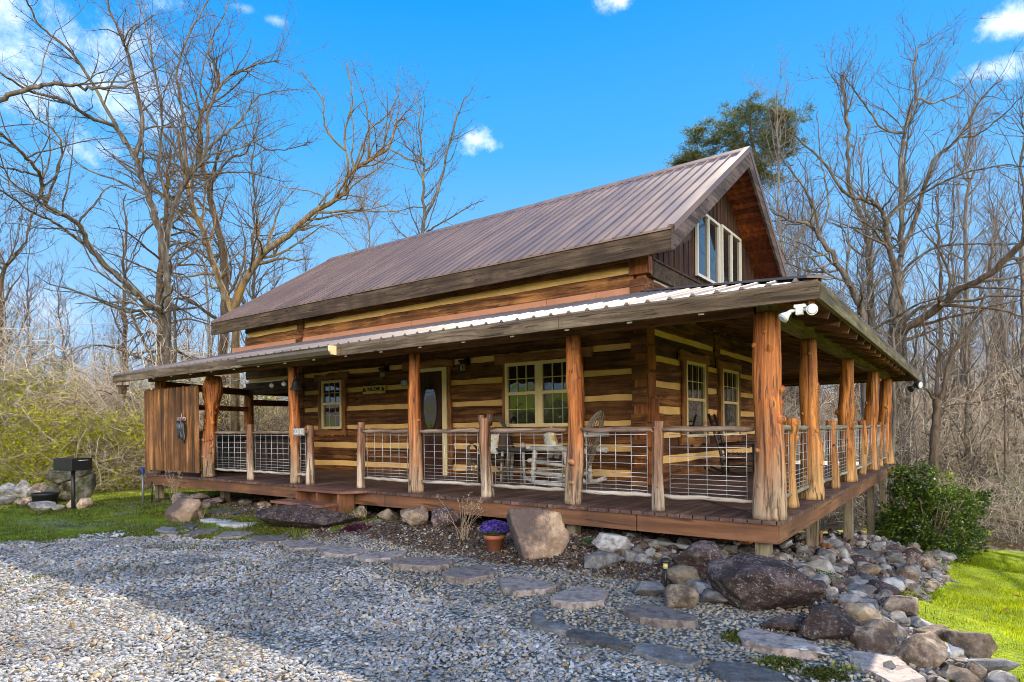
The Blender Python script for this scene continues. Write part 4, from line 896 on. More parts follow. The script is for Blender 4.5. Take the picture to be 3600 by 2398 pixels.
# soffit boards seen from below
mb = MB()
for k in range(19):
    f0 = k / 19 + .002; f1 = (k + 1) / 19 - .002
    for F0, xa in ((P_fr, 0),):
        y0 = -EV + (YF + EV) * f0; y1 = -EV + (YF + EV) * f1; z0 = ZE + (ZW - ZE) * f0 - .026; z1 = ZE + (ZW - ZE) * f1 - .026
        xr0 = EV - (EV - XR) * f0; xr1 = EV - (EV - XR) * f1; P = [(XLf - .1 - f0, y0, z0), (xr0, y0, z0), (xr1, y1, z1), (XLf - .1 - f1, y1, z1)]; P += [(p[0], p[1], p[2] - .02) for p in P]; mb.poly(P, [(0, 1, 2, 3), (7, 6, 5, 4), (0, 4, 5, 1), (2, 6, 7, 3)])
W(mb, 'porch_ceiling_front', M['brown_wood_x'], cabin)
mb = MB()
for k in range(16):
    f0 = k / 16 + .002; f1 = (k + 1) / 16 - .002
    x0 = EV - (EV - XR) * f0; x1 = EV - (EV - XR) * f1; z0 = ZE + (ZW - ZE) * f0 - .026; z1 = ZE + (ZW - ZE) * f1 - .026
    ya0 = -EV + (YF + EV) * f0; ya1 = -EV + (YF + EV) * f1; yb0 = YE - (YE - 9.9) * f0; yb1 = YE - (YE - 9.9) * f1
    P = [(x0, ya0, z0), (x0, yb0, z0), (x1, yb1, z1), (x1, ya1, z1)]; P += [(p[0], p[1], p[2] - .02) for p in P]; mb.poly(P, [(0, 1, 2, 3), (7, 6, 5, 4), (0, 4, 5, 1), (2, 6, 7, 3)])
W(mb, 'porch_ceiling_side', M['brown_wood_y'], cabin)
mb = MB(); slab(mb, [(p[0], p[1], p[2] - .028) for p in P_bk], .03); W(mb, 'porch_ceiling_back', M['brown_wood_x'], cabin)
# rafters
mb = MB(); x = -13.6
while x < XR + .1:
    mb.bar((x, -EV + .03, ZE - .115), (x, YF - .01, ZW - .135), .05, .135); x += .765
for k in range(1, 4):
    x = XR + k * .76; f = (EV - x) / (EV - XR); mb.bar((x, -EV + .03, ZE - .115), (x, -EV + (YF + EV) * f, ZE + (ZW - ZE) * f - .125), .05, .135)
mb.bar((EV - .05, -EV + .05, ZE - .12), (XR, YF, ZW - .14), .06, .17)
WE(mb, 'rafter', M['brown_wood_y'], cabin)
mb = MB(); x = -13.6
while x < 0: mb.box((x - .028, -EV + .022, ZE - .192), (x + .028, -EV + .031, ZE - .15)); x += .765
WE(mb, 'painted_rafter_end', M['white_frame'], cabin)
mb = MB(); y = .35
while y < 9.6:
    f = min(1, (y + EV) / (YF + EV)); mb.bar((EV - .03, y, ZE - .150), (EV - f * (EV - XR), y, ZE + f * (ZW - ZE) - .15), .055, .18); y += .62
for y in (10.2, 10.8, 11.4): f = (YE - y) / (YE - 9.9); mb.bar((EV - .03, y, ZE - .125), (EV - f * (EV - XR), y, ZE + f * (ZW - ZE) - .14), .05, .15)
WE(mb, 'rafter', M['brown_wood_x'], cabin)
mb = MB(); x = -13.6
while x < XR: mb.bar((x, YE - .03, ZE - .125), (x, 9.95, ZW - .14), .05, .15); x += 1.2
WE(mb, 'rafter', M['brown_wood_y'], cabin)
# beams
mb = MB()
for a, b in ((-13.5, -8.1), (-8.095, -2.4), (-2.395, -.24)): mb.box((a, .10, 2.667), (b, .24, 2.885))
mb.box((-13.3, 10.93, 2.62), (-.24, 11.08, 2.84)); mb.box((-14.3, 2.86, 2.52), (-12.1, 2.985, 2.70)); WE(mb, 'porch_beam', M['brown_wood_x'], cabin)
mb = MB()
for a, b in ((.10, 5.2), (5.21, 8.36), (8.37, 11.1)): mb.box((-.22, a, 2.628), (-.06, b, 2.835))
WE(mb, 'porch_beam', M['beam_mossy'], cabin)
mb = MB(); mb.bar((-13.25, .3, 2.60), (-14.15, 2.95, 2.56), .12, .16); mb.bar((-13.3, .3, 2.12), (-14.15, 2.9, 2.12), .10, .12); mb.bar((-14.15, 2.95, 2.3), (-14.2, 9.9, 2.3), .12, .16); mb.box((-13.36, 3.0, 2.62), (-13.22, 11, 2.8)); WE(mb, 'cross_beam', M['brown_wood_y'], cabin)
# fascia
mb = MB(); xx = [XLf - .0, -10.5, -6.0, -2.2, EV + .02]
for a, b in zip(xx[:-1], xx[1:]): mb.box((a, -EV - .03, ZE - .175), (b - .005, -EV + .02, ZE - .024))
WE(mb, 'porch_fascia', M['fascia_x'], cabin)
mb = MB()
for a, b in ((-EV + .021, 4.0), (4.01, 8.2), (8.21, YE)): mb.box((EV - .028, a, ZE - .175), (EV + .022, b - .004, ZE - .024))
WE(mb, 'porch_fascia', M['fascia_y'], cabin)
mb = MB(); mb.box((-15, YE - .03, ZE - .175), (EV - .03, YE + .02, ZE - .024)); mb.bar((XLf - .0, -EV + .02, ZE - .1), (-15.0, YF, ZW - .1), .04, .15); WE(mb, 'porch_fascia', M['fascia_x'], cabin)
# piece of gutter
mb = MB(); mb.prism([(-EV - .035, ZE - .16), (-EV - .10, ZE - .155), (-EV - .145, ZE - .10), (-EV - .135, ZE - .055), (-EV - .155, ZE - .035), (-EV - .035, ZE - .035)], -8.6, -6.13, 'x'); g = W(mb, 'gutter', plain('brown_gutter', (.16, .12, .08), .4, .3), cabin)
mb = MB(); mb.prism([(-EV - .033, ZE - .165), (-EV - .105, ZE - .16), (-EV - .152, ZE - .105), (-EV - .16, ZE - .03), (-EV - .033, ZE - .028)], -6.128, -6.09, 'x'); W(mb, 'gutter_end_cap', M['cream'], cabin)
# ================================================================ furniture and loose things
def local(root):
    return lambda mb, name, m, bevel=0: mb.build(name, m, root, bevel)
def arc(c, rx, rz, a0, a1, n, lean=0, y=0):
    return [Vector((c[0] + rx * math.cos(a), y + lean * (c[1] + rz * math.sin(a)), c[1] + rz * math.sin(a))) for a in np.linspace(a0, a1, n)]
# dark bentwood armchair, faces local -y
def willow_hoops(mb, w, h, lean, n, r=.009, spread=.014, z0=.02, y0=0):
    for k in range(n):
        o = k * spread
        pts = []
        for f in np.linspace(0, 1, 22):
            a = math.pi * f; x = -(w - o) * math.cos(a) * (1 + .25 * math.sin(a) ** 2 * 0); z = z0 + (h - o) * math.sin(a) ** .75
            pts.append((x, y0 + lean * z + .006 * k, z))
        mb.tube(pts, r, 5)
ch = empty('armchair', (-5.45, 2.42, D), R(22))
tag(ch, 'dark bent willow armchair with a tall hooped back beside the front door', 'chair')
B = local(ch)
mb = MB(); willow_hoops(mb, .33, 1.14, .16, 5, .010, .017, .02, .12); B(mb, 'hoop_back', M['willow'])
mb = MB()
for x in np.linspace(-.2, .2, 7): mb.tube([(x * .7, .16, .42), (x, .27, .80), (x * 1.1, .30, 1.0 - abs(x) * .7)], .007, 5)
B(mb, 'back_spindles', M['willow'])
for s in (-1, 1):
    mb = MB()
    for k in range(4): mb.tube([(s * (.30 + .02 * k), -.27 + .02 * k, .02), (s * (.33 + .02 * k), -.25, .35), (s * (.36 + .015 * k), -.20, .60), (s * (.36 + .012 * k), -.02, .67), (s * (.34 + .01 * k), .18, .60), (s * .30, .24, .42)], .010, 5)
    B(mb, 'bent_arm', M['willow'])
mb = MB()
for k in range(9): mb.tube([(-.29, -.26 + k * .055, .43 + .006 * (k % 2)), (.29, -.26 + k * .055, .43 + .006 * (k % 3))], .017, 6)
mb.tube([(-.29, -.27, .36), (.29, -.27, .36)], .02, 6); B(mb, 'slatted_seat', M['seatslat'])
for x, y in ((-.27, -.24), (.27, -.24), (-.24, .22), (.24, .22)):
    mb = MB(); mb.tube([(x, y, 0), (x, y, .44)], .021, 7); B(mb, 'leg', M['willow'])
mb = MB(); mb.tube([(-.27, -.24, .15), (.27, -.24, .15)], .013, 6); mb.tube([(-.27, -.24, .2), (-.24, .22, .2)], .013, 6); mb.tube([(.27, -.24, .2), (.24, .22, .2)], .013, 6); B(mb, 'stretcher', M['willow'])
# pillows
def pillow(name, loc, rot, w, h, th, m, label, cat='pillow'):
    n = 14; V = []; F = []
    for s in (-1, 1):
        for i in range(n + 1):
            for j in range(n + 1):
                u = -1 + 2 * i / n; v_ = -1 + 2 * j / n; e = ((1 - abs(u) ** 2.6) * (1 - abs(v_) ** 2.6)) ** .42; q = 1 - .07 * (1 - abs(u)) * 0
                V.append((u * w / 2 * (1 - .06 * (1 - v_ * v_) * abs(u)), s * th / 2 * e, v_ * h / 2 * (1 - .06 * (1 - u * u) * abs(v_))))
    k = (n + 1) ** 2
    for i in range(n):
        for j in range(n): a = i * (n + 1) + j; F += [(a, a + 1, a + n + 2, a + n + 1), (k + a, k + a + n + 1, k + a + n + 2, k + a + 1)]
    mb = MB(); mb.poly(V, F, True); o = mb.build(name, m); o.location = loc; o.rotation_euler = rot; return tag(o, label, cat)
m, t, p = mat('floral_fabric'); vo = N(t, 'ShaderNodeTexVoronoi', ins={2: 15.0}); vv = N(t, 'ShaderNodeVectorMath', operation='ADD'); nn_ = N(t, 'ShaderNodeTexNoise', ins={2: 9.0, 3: 3.0}); L(t, coords(t), nn_.inputs['Vector']); sc_ = N(t, 'ShaderNodeVectorMath', operation='SCALE'); sc_.inputs['Scale'].default_value = .12; L(t, nn_.outputs[1], sc_.inputs[0]); L(t, coords(t), vv.inputs[0]); L(t, sc_.outputs[0], vv.inputs[1]); L(t, vv.outputs[0], vo.inputs['Vector'])
vs = N(t, 'ShaderNodeSeparateColor'); L(t, vo.outputs['Color'], vs.inputs[0]); rr_ = ramp(t, vs.outputs[0], [(0, (.62, .42, .05)), (.2, (.72, .66, .52)), (.45, (.30, .09, .03)), (.6, (.74, .69, .58)), (.8, (.42, .45, .30)), (.9, (.70, .52, .10))]); rr_.color_ramp.interpolation = 'CONSTANT'
L(t, mixc(t, mrange(t, vo.outputs['Distance'], .25, .5), rr_.outputs[0], (.74, .70, .60)), p.inputs['Base Color']); p.inputs['Roughness'].default_value = .95; M['floral'] = m
m, t, p = mat('woven_fabric'); w1 = N(t, 'ShaderNodeTexChecker', ins={3: 26.0}); w1.inputs[1].default_value = (.55, .46, .32, 1); w1.inputs[2].default_value = (.20, .14, .09, 1); br = N(t, 'ShaderNodeTexBrick', ins={5: 22.0, 6: .08}); br.offset = 0; br.inputs[1].default_value = (.60, .50, .34, 1); br.inputs[2].default_value = (.52, .43, .29, 1); br.inputs[3].default_value = (.10, .07, .05, 1); br.inputs['Brick Width'].default_value = 1.0; br.inputs['Row Height'].default_value = 1.0; br.inputs['Scale'].default_value = 24
mp = coords(t, (1, 1, 1), 'Object', (math.pi / 2, 0, 0)); L(t, mp, br.inputs['Vector']); L(t, br.outputs[0], p.inputs['Base Color']); p.inputs['Roughness'].default_value = .95; M['woven'] = m
pillow('pillow', (-5.47, 2.36, D + .66), (R(-14), 0, R(18)), .38, .38, .14, M['floral'], 'floral pillow leaning on the dark armchair by the door')
pillow('pillow', (-5.40, 2.50, D + .72), (R(-14), R(4), R(24)), .42, .42, .12, M['woven'], 'beige woven pillow behind the floral one on the dark armchair')
# birch rocker: faces local -x
rk = empty('rocking_chair', (-3.80, 2.22, D), R(-6)); B = local(rk)
tag(rk, 'white birch log rocking chair with a bent willow back', 'rocking chair')
for s in (-1, 1):
    y = s * .29
    mb = MB(); mb.tube([(-.62, y, .13), (-.40, y, .065), (-.1, y, .04), (.2, y, .04), (.42, y, .07), (.60, y, .13)], [.03, .036, .038, .038, .036, .034], 9, True, True, .05, 3); B(mb, 'rocker', M['birch'])
    mb = MB(); mb.tube([(-.42, y, .05), (-.40, y, .35), (-.37, y, .58)], [.045, .042, .04], 9, True, True, .05, 4); B(mb, 'leg', M['birch'])
    mb = MB(); mb.tube([(.30, y, .05), (.28, y, .3), (.24, y, .56)], [.046, .044, .04], 9, True, True, .05, 5); B(mb, 'leg', M['birch'])
    mb = MB(); mb.tube([(-.52, y, .60), (-.1, y, .605), (.30, y, .60), (.62, y, .575)], [.042, .045, .045, .042], 9, True, True, .05, 6); B(mb, 'armrest', M['birch'])
    mb = MB(); mb.tube([(-.42, y, .38), (.32, y, .34)], .028, 8, True, True, .06, 6); mb.tube([(-.42, y, .2), (.32, y, .18)], .026, 8, True, True, .06, 7); B(mb, 'side_stretcher', M['birch'])
for a_, b_, q_ in (((-.42, -.33, .22), (-.42, .33, .22), .03), ((.3, -.33, .2), (.3, .33, .2), .03), ((-.45, -.36, .41), (-.45, .36, .41), .034), ((-.48, -.36, .62), (-.50, .36, .62), .03), ((.56, -.42, .82), (.56, .42, .82), .038)):
    mb = MB(); mb.tube([a_, b_], q_, 9); B(mb, 'cross_rail', M['birch'])
mb = MB()
for k in range(10): mb.tube([(-.46 + k * .075, -.27, .42 - .008 * k), (-.46 + k * .075, .27, .42 - .008 * k)], .019, 6)
B(mb, 'slatted_seat', M['seatslat'])
mb = MB()
for k in range(7):
    o = .018 * k; pts = []
    for f in np.linspace(0, 1, 24): a = math.pi * f; z = .16 + (1.03 - o) * math.sin(a) ** .8; pts.append((.20 + .47 * (z - .1) + .012 * (k % 2), -(.30 - o) * math.cos(a) * (1 + .12 * math.sin(a)), z))
    mb.tube(pts, .010, 5)
for y in np.linspace(-.16, .16, 6): mb.tube([(.34, y * .8, .38), (.50, y, .75), (.66, y, 1.1 - abs(y))], .009, 5)
B(mb, 'bent_back', plain('pale_bent_willow', (.24, .19, .14), .6, 0, .5, 18, .3))
pillow('pillow', (-4.02, 2.17, D + .70), (R(8), R(-18), R(-40)), .44, .44, .15, M['floral'], 'yellow floral pillow standing on the birch rocking chair')
pillow('pillow', (-3.50, 2.15, D + .74), (0, R(22), R(-74)), .46, .46, .15, M['woven'], 'checked beige pillow against the back of the birch rocking chair')
# birch table
tb = empty('side_table', (-4.92, 2.50, D), R(5)); tag(tb, 'small rustic table with birch legs between the two porch chairs', 'table'); B = local(tb)
mb = MB()
for k in range(5): mb.box((-.33, -.22 + k * .09, .565), (.33, -.135 + k * .09, .59))
mb.tube([(-.30, -.19, .55), (.30, -.19, .55)], .022, 7); mb.tube([(-.30, .19, .55), (.30, .19, .55)], .022, 7); B(mb, 'table_top', M['seatslat'])
for x, y in ((-.22, -.17), (.2, -.17), (-.22, .17), (.2, .17)):
    mb = MB(); mb.tube([(x * 1.15, y, 0), (x, y, .55)], .026, 8, True, True, .06, 8); B(mb, 'leg', M['birch'])
mb = MB(); mb.tube([(-.3, -.17, .22), (.28, -.17, .22)], .018, 7); mb.tube([(-.3, .17, .22), (.28, .17, .22)], .018, 7); B(mb, 'shelf_rail', M['willow'])
o = MB().lathe([(.028, 0), (.042, .018), (.046, .05), (.03, .085), (.01, .10)], (-4.78, 2.45, D + .591), 10).build('candle', plain('pale_candle', (.5, .38, .32), .5)); tag(o, 'small rounded pinkish candle on the rustic side table', 'candle')
# dark rocker on the side porch
rk = empty('rocking_chair', (-1.95, 5.45, D), R(180 + 8)); B = local(rk)
tag(rk, 'black twig rocking chair on the side porch in front of the second side window', 'rocking chair')
for s in (-1, 1):
    y = s * .27
    mb = MB(); mb.tube([(-.50, y, .12), (-.25, y, .05), (.1, y, .03), (.40, y, .07), (.6, y, .16)], .022, 7); B(mb, 'rocker', M['black_wood'])
    mb = MB(); mb.tube([(.26, y, .05), (.30, y, .42), (.42, y, .85), (.52, y, 1.17)], [.028, .03, .028, .024], 8, True, True, .08, 4); B(mb, 'back_post', M['black_wood'])
    mb = MB(); mb.tube([(-.28, y, .05), (-.27, y, .62)], .027, 8, True, True, .08, 5); B(mb, 'leg', M['black_wood'])
    mb = MB(); mb.tube([(-.34, y, .63), (.34, y, .60)], .027, 8, True, True, .08, 6); B(mb, 'armrest', M['black_wood'])
mb = MB()
for k in range(8): mb.tube([(-.28 + k * .075, -.27, .42), (-.28 + k * .075, .27, .42)], .02, 6)
B(mb, 'slatted_seat', M['black_wood'])
mb = MB()
for k in range(7): z = .52 + k * .085; mb.tube([(.31 + (z - .42) * .28, -.27, z), (.35 + (z - .42) * .28, 0, z + .01), (.31 + (z - .42) * .28, .27, z)], .016, 6)
for z in (.18, .3): mb.tube([(-.28, -.27, z), (-.28, .27, z)], .016, 6); mb.tube([(-.28, -.27, z), (.28, -.27, z)], .016, 6); mb.tube([(-.28, .27, z), (.28, .27, z)], .016, 6)
B(mb, 'ladder_back', M['black_wood'])
# hot tub
ht = empty('hot_tub', (-12.6, 2.05, D), 0); tag(ht, 'dark brown hot tub with closed cover under the left end of the porch', 'hot tub'); B = local(ht)
cab = plain('tub_cabinet', (.075, .055, .048), .5, 0, .15, 5, .1); cov = plain('tub_cover', (.022, .018, .018), .55, 0, .2, 8, .3)
mb = MB(); mb.box((-1.03, -.95, .03), (1.03, .95, .74)); B(mb, 'cabinet', cab, .03)
mb = MB()
for x in np.linspace(-1.0, 1.0, 12): mb.box((x - .006, -.962, .06), (x + .006, -.9505, .70))
for y in np.linspace(-.9, .9, 11): mb.box((1.0305, y - .006, .06), (1.042, y + .006, .70))
B(mb, 'cabinet_grooves', M['black'])
mb = MB(); mb.box((-1.1, -1.02, .75), (-.01, 1.02, .88)); mb.box((.01, -1.02, .75), (1.1, 1.02, .88)); B(mb, 'cover', cov, .025)
mb = MB(); mb.box((-.55, -1.028, .58), (-.50, -1.0205, .80)); mb.box((.5, -1.028, .58), (.55, -1.0205, .80)); B(mb, 'cover_strap', M['black'])
# privacy screen
sc = empty('privacy_screen', (-12.15, -.06, .70)); tag(sc, 'tall brown vertical board privacy screen at the left porch corner', 'fence panel')
r = random.Random(8)
mb = MB(); x = -1.15
while x < 1.14:
    w_ = .13; z1 = 1.765 + r.uniform(-.012, .012); mb.poly([(x, -.012, 0), (x + w_ - .008, -.012, 0), (x + w_ - .008, -.012, z1 - .03), (x + w_ - .035, -.012, z1), (x + .027, -.012, z1), (x, -.012, z1 - .03), (x, .012, 0), (x + w_ - .008, .012, 0), (x + w_ - .008, .012, z1 - .03), (x + w_ - .035, .012, z1), (x + .027, .012, z1), (x, .012, z1 - .03)],
            [(0, 1, 2, 3, 4, 5), (11, 10, 9, 8, 7, 6)] + [(i, i + 6, (i + 1) % 6 + 6, (i + 1) % 6) for i in range(6)]); x += w_
mb.build('boards', M['screen_boards'], sc)
mb = MB(); mb.box((-1.12, .014, .15), (1.12, .05, .24)); mb.box((-1.12, .014, 1.5), (1.12, .05, 1.59)); mb.build('battens', M['brown_wood_x'], sc)
# clothes on a hanger
hg = empty('clothes_hanger', (-11.52, -.11, 1.82)); tag(hg, 'wire clip hanger hooked on the board screen carrying dark garments', 'hanger')
mb = MB(); mb.tube([(0, .03, .06), (0, -.01, .09), (0, -.02, .03), (0, -.02, 0)], .005, 5); mb.tube([(-.17, -.02, 0), (.17, -.02, 0)], .006, 5); mb.tube([(-.17, -.02, -.05), (.17, -.02, -.05)], .006, 5)
for x in np.linspace(-.17, .17, 6): mb.tube([(x, -.02, 0), (x, -.02, -.07)], .005, 5)
mb.build('wire', M['wire'], hg)
mb = MB(); mb.box((-.05, -.032, -.05), (.12, -.024, -.02)); mb.build('red_bar', plain('red_plastic', (.35, .03, .02), .4), hg)
cl_m = plain('dark_wetsuit_cloth', (.018, .018, .024), .35, 0, .5, 14, .4); cl_g = plain('grey_cloth', (.12, .12, .14), .5, 0, .4, 12, .3)
for i, (x, l, w_, mm_) in enumerate(((-.14, .30, .022, cl_m), (-.08, .36, .030, cl_m), (.0, .34, .026, cl_g), (.07, .40, .034, cl_m), (.14, .47, .030, cl_m))):
    mb = MB(); r = random.Random(i); pts = [(x, -.035, -.06)]
    for k in range(1, 7): pts.append((x + r.uniform(-.012, .02) + k * .004, -.045 + r.uniform(-.008, .008), -.06 - l * k / 6))
    mb.tube(pts, [w_ * .35, w_ * .8, w_, w_ * .95, w_ * .8, w_ * .75, w_ * .4], 9, True, True, .15, i); o = mb.build('garment', mm_); o.location = hg.location
    tag(o, ['thin black glove hanging leftmost on the wire hanger', 'black garment hanging second from left on the wire hanger', 'greyish garment hanging in the middle of the wire hanger', 'longest black garment on the wire hanger', 'black garment hanging rightmost on the wire hanger'][i], 'garment', 'garments on the hanger')
# bell
bl = empty('porch_bell', (-7.97, .12, 2.24)); tag(bl, 'black cast iron dinner bell on the post beside the number sign', 'bell')
MB().lathe([(.115, 0), (.105, .02), (.075, .06), (.062, .13), (.045, .175), (.012, .19)], (0, 0, 0), 16).build('bell_cup', M['black'], bl)
MB().tube([(0, 0, .19), (0, 0, .24), (-.02, 0, .27), (-.06, .03, .27), (-.10, .04, .24)], .011, 6).build('bracket', M['black'], bl)
MB().tube([(0, 0, .05), (.0, 0, -.06), (.005, 0, -.10)], [.006, .006, .016], 6).build('clapper', M['black'], bl)
# solar lamp on the door post
o = MB().box((-.05, -.04, -.045), (.05, .03, .045)).build('post_light', M['black'], None, .012); o.location = (-5.255, .095, 2.22); o.rotation_euler = (.2, 0, -.3); tag(o, 'small black sensor light screwed to the post before the door', 'light')
# lettering
def text_mesh(body, size, m, name, extrude=.003, bold=0.0):
    cu = bpy.data.curves.new(name, 'FONT'); cu.body = body; cu.size = size; cu.extrude = extrude; cu.offset = bold; cu.align_x = 'CENTER'; cu.align_y = 'CENTER'
    o = bpy.data.objects.new(name, cu); COL.objects.link(o); me = bpy.data.meshes.new_from_object(o.evaluated_get(bpy.context.evaluated_depsgraph_get())); bpy.data.objects.remove(o)
    me.materials.clear(); me.materials.append(m); q = bpy.data.objects.new(name, me); COL.objects.link(q); q.rotation_euler = (R(90), 0, 0); return q
sg = empty('number_sign', (-7.80, .045, 1.51)); tag(sg, 'small grey house number sign reading 221C fixed across the post', 'sign')
MB().box((-.16, -.008, -.062), (.16, .008, .062)).build('plate', plain('weathered_plate', (.30, .29, .27), .7, 0, .3, 14, .2), sg, .004)
q = text_mesh('221C', .115, M['white_frame'], 'digits', .003, .002); q.parent = sg; q.location = (.01, -.011, 0)
sg = empty('welcome_sign', (-9.20, YF - .03, 2.43)); tag(sg, 'yellow wooden WELCOME sign with black bears hanging right of the small window', 'sign')
sy = plain('yellow_sign_paint', (.66, .47, .13), .6, 0, .1, 9, .1)
MB().prism([(-.37, -.085), (-.2, -.095), (0, -.083), (.2, -.096), (.37, -.085), (.375, .085), (-.375, .085)], -.01, .01).build('board', sy, sg)
q = text_mesh('WELCOME', .105, M['black'], 'lettering', .003, .003); q.parent = sg; q.location = (0, -.012, .005); q.scale = (.82, 1, 1)
for s in (-1, 1):
    mb = MB(); c = s * .305
    mb.prism([(c - .045, -.05), (c - .045, -.01), (c - .03, .02), (c - .035, .045), (c - .015, .055), (c, .035), (c + .02, .02), (c + .04, -.01), (c + .045, -.05), (c + .02, -.05), (c + .012, -.025), (c - .015, -.025), (c - .02, -.05)], -.016, -.0105); mb.build('bear_mark', M['black'], sg)
MB().tube([(-.14, 0, .085), (0, .012, .16), (.14, 0, .085)], .003, 4).build('hanging_wire', M['wire'], sg)
# floodlights
fl = empty('floodlight', (.30, -.41, 2.64)); tag(fl, 'white twin floodlight with motion sensor under the near roof corner', 'floodlight')
mb = MB(); mb.box((-.075, -.06, -.05), (.075, .03, -.002)); mb.build('base', M['white_plastic'], fl, .01)
mb = MB(); mb.box((-.045, -.09, -.15), (.045, -.02, -.052)); mb.build('sensor', M['white_plastic'], fl, .008)
lens = plain('flood_lens', (.62, .66, .66), .15, 0, .06, 10, .05, .8)
for (dx, dv) in ((-1, Vector((-.55, -.45, -.60))), (1, Vector((.45, -.75, -.18)))):
    d = dv.normalized(); c = Vector((dx * .05, -.05, -.085)); h = empty('lamp_head', (0, 0, 0)); h.parent = fl
    c2 = c + Vector((dx * .055, -.01, .0)); mb = MB(); mb.tube([c, c2, c2 + d * .03, c2 + d * .06, c2 + d * .12, c2 + d * .155], [.018, .024, .032, .036, .068, .075], 16); mb.build('lamp_housing', M['white_plastic'], h)
    mb = MB(); mb.tube([c2 + d * .1555, c2 + d * .168], [.068, .05], 16); mb.build('lens', lens, h)
fl.scale = (.66, .66, .66); fl.location.z = 2.615
fl2 = empty('security_light', (.42, YE - .25, 2.52)); tag(fl2, 'dark security spotlight hanging under the far right roof corner', 'floodlight')
mb = MB(); d = Vector((.8, -.4, -.1)).normalized(); mb.box((-.05, -.05, .02), (.05, .05, .10)); mb.tube([Vector((0, 0, .0)) - d * .08, Vector((0, 0, 0)), d * .1], [.03, .07, .10], 14); mb.tube([(0, 0, .06), (0, 0, -.02)], .02, 8); mb.build('lamp_housing', M['black'], fl2)
mb = MB(); mb.tube([d * .101, d * .112], [.09, .07], 14); mb.build('lens', lens, fl2)
mb = MB(); d2 = Vector((-.5, -.6, -.5)).normalized(); mb.tube([Vector((-.03, -.02, -.02)), Vector((-.03, -.02, -.02)) + d2 * .14, Vector((-.03, -.02, -.02)) + d2 * .17], [.03, .08, .08], 14); mb.build('lamp_housing', M['black'], fl2)
# string lights
sl = empty('string_lights', (-11.5, .6, 2.6)); tag(sl, 'string of clear round bulbs looping under the left porch beam', 'string lights')
kp = [(-13.8, .45, 2.70), (-13.0, .5, 2.68), (-12.35, .5, 2.62), (-11.2, .5, 2.60), (-10.35, .45, 2.5), (-9.3, .42, 2.47), (-8.85, .4, 2.48), (-8.3, .35, 2.6)]
mb = MB(); mb.tube([Vector(k) - sl.location for k in kp], .006, 5, True, True); mb.build('cable', plain('pale_cable', (.5, .5, .47), .5), sl)
m, t, p = mat('clear_bulb'); p.inputs['Base Color'].default_value = (.8, .82, .82, 1); p.inputs['Roughness'].default_value = .08; p.inputs['Alpha'].default_value = .45; p.inputs['Specular IOR Level'].default_value = 1; bulbm = m
for (x, z) in ((-13.3, 2.66), (-12.45, 2.70), (-12.3, 2.55), (-11.0, 2.64), (-10.98, 2.53), (-10.35, 2.43), (-9.3, 2.40), (-8.9, 2.41)):
    MB().lathe([(.012, .052), (.018, .04), (.040, .022), (.045, 0), (.035, -.028), (.012, -.042)], (x + 11.5, -.1, z - 2.6), 10).build('bulb', bulbm, sl)
MB().box((-11.18, .03, 2.69), (-11.0, .095, 2.79)).build('timer_box', M['black']); tag(bpy.context.scene.objects['timer_box'], 'small black box fixed under the eave above the gnarled post', 'box')
# bird feeder
bf = empty('hanging_feeder', (-13.68, -.36, 2.37)); tag(bf, 'weathered wooden bird feeder hanging at the far left roof corner', 'bird feeder')
MB().box((-.07, -.06, .02), (.07, .06, .17)).build('box', M['fascia_x'], bf); MB().prism([(-.11, .17), (.11, .17), (.09, .21), (-.09, .21)], -.09, .09).build('lid', M['fascia_x'], bf); MB().lathe([(.06, -.08), (.055, .02)], (0, 0, 0), 10).build('tray', M['support'], bf)
MB().tube([(0, 0, .21), (0, 0, .27)], .004, 5).build('hook', M['black'], bf)
# park grill
gz = g1(-12.96, -1.57); gr = empty('park_grill', (-12.96, -1.57, gz), R(14)); tag(gr, 'black steel box grill on a single post at the left edge of the lawn', 'grill'); gr.scale = (.80, .80, 1)
mb = MB(); mb.box((-.35, -.25, .78), (.35, .25, .80)); mb.box((-.35, -.25, .801), (-.342, .25, 1.02)); mb.box((.342, -.25, .801), (.35, .25, 1.02)); mb.box((-.341, -.25, .801), (.341, -.242, 1.02)); mb.box((-.341, .242, .801), (.341, .25, 1.02)); mb.build('firebox', M['black'], gr, .004)
mb = MB(); mb.box((-.33, -.23, 1.0), (.33, .23, 1.012)); mb.build('grate', plain('rusty_grate', (.06, .035, .025), .8, .2, .4, 14, .2), gr)
mb = MB(); mb.tube([(0, 0, -.1), (0, 0, .78)], .047, 12); mb.build('post', M['black'], gr)
mb = MB(); mb.tube([(.352, -.1, .98), (.42, -.1, .98), (.42, .1, .98), (.352, .1, .98)], .009, 6); mb.build('handle', M['wire'], gr)
# spigot and stake
z = g1(-12.6, -.42); sp_ = empty('yard_hydrant', (-12.62, -.41, z)); tag(sp_, 'grey pipe water spigot with a blue head left of the deck', 'water spigot')
MB().tube([(0, 0, -.1), (0, 0, .62)], .024, 9).build('pipe', plain('galvanized_pipe', (.18, .19, .19), .5, .5), sp_)
mb = MB(); mb.tube([(0, 0, .60), (0, 0, .72)], [.035, .045], 9); mb.tube([(0, 0, .68), (.07, -.03, .68), (.10, -.04, .60)], [.025, .022, .02], 8); mb.box((-.09, -.015, .72), (.02, .015, .745)); mb.tube([(-.07, 0, .72), (-.08, 0, .62)], .014, 6); mb.build('head', plain('blue_spigot_paint', (.02, .05, .16), .4, 0, .2), sp_)
z = g1(-12.3, -.38); o = MB().tube([(-12.33, -.36, z - .1), (-12.33, -.36, z + .45)], .016, 6).build('metal_stake', M['black']); tag(o, 'short dark stake standing right of the water spigot', 'stake')
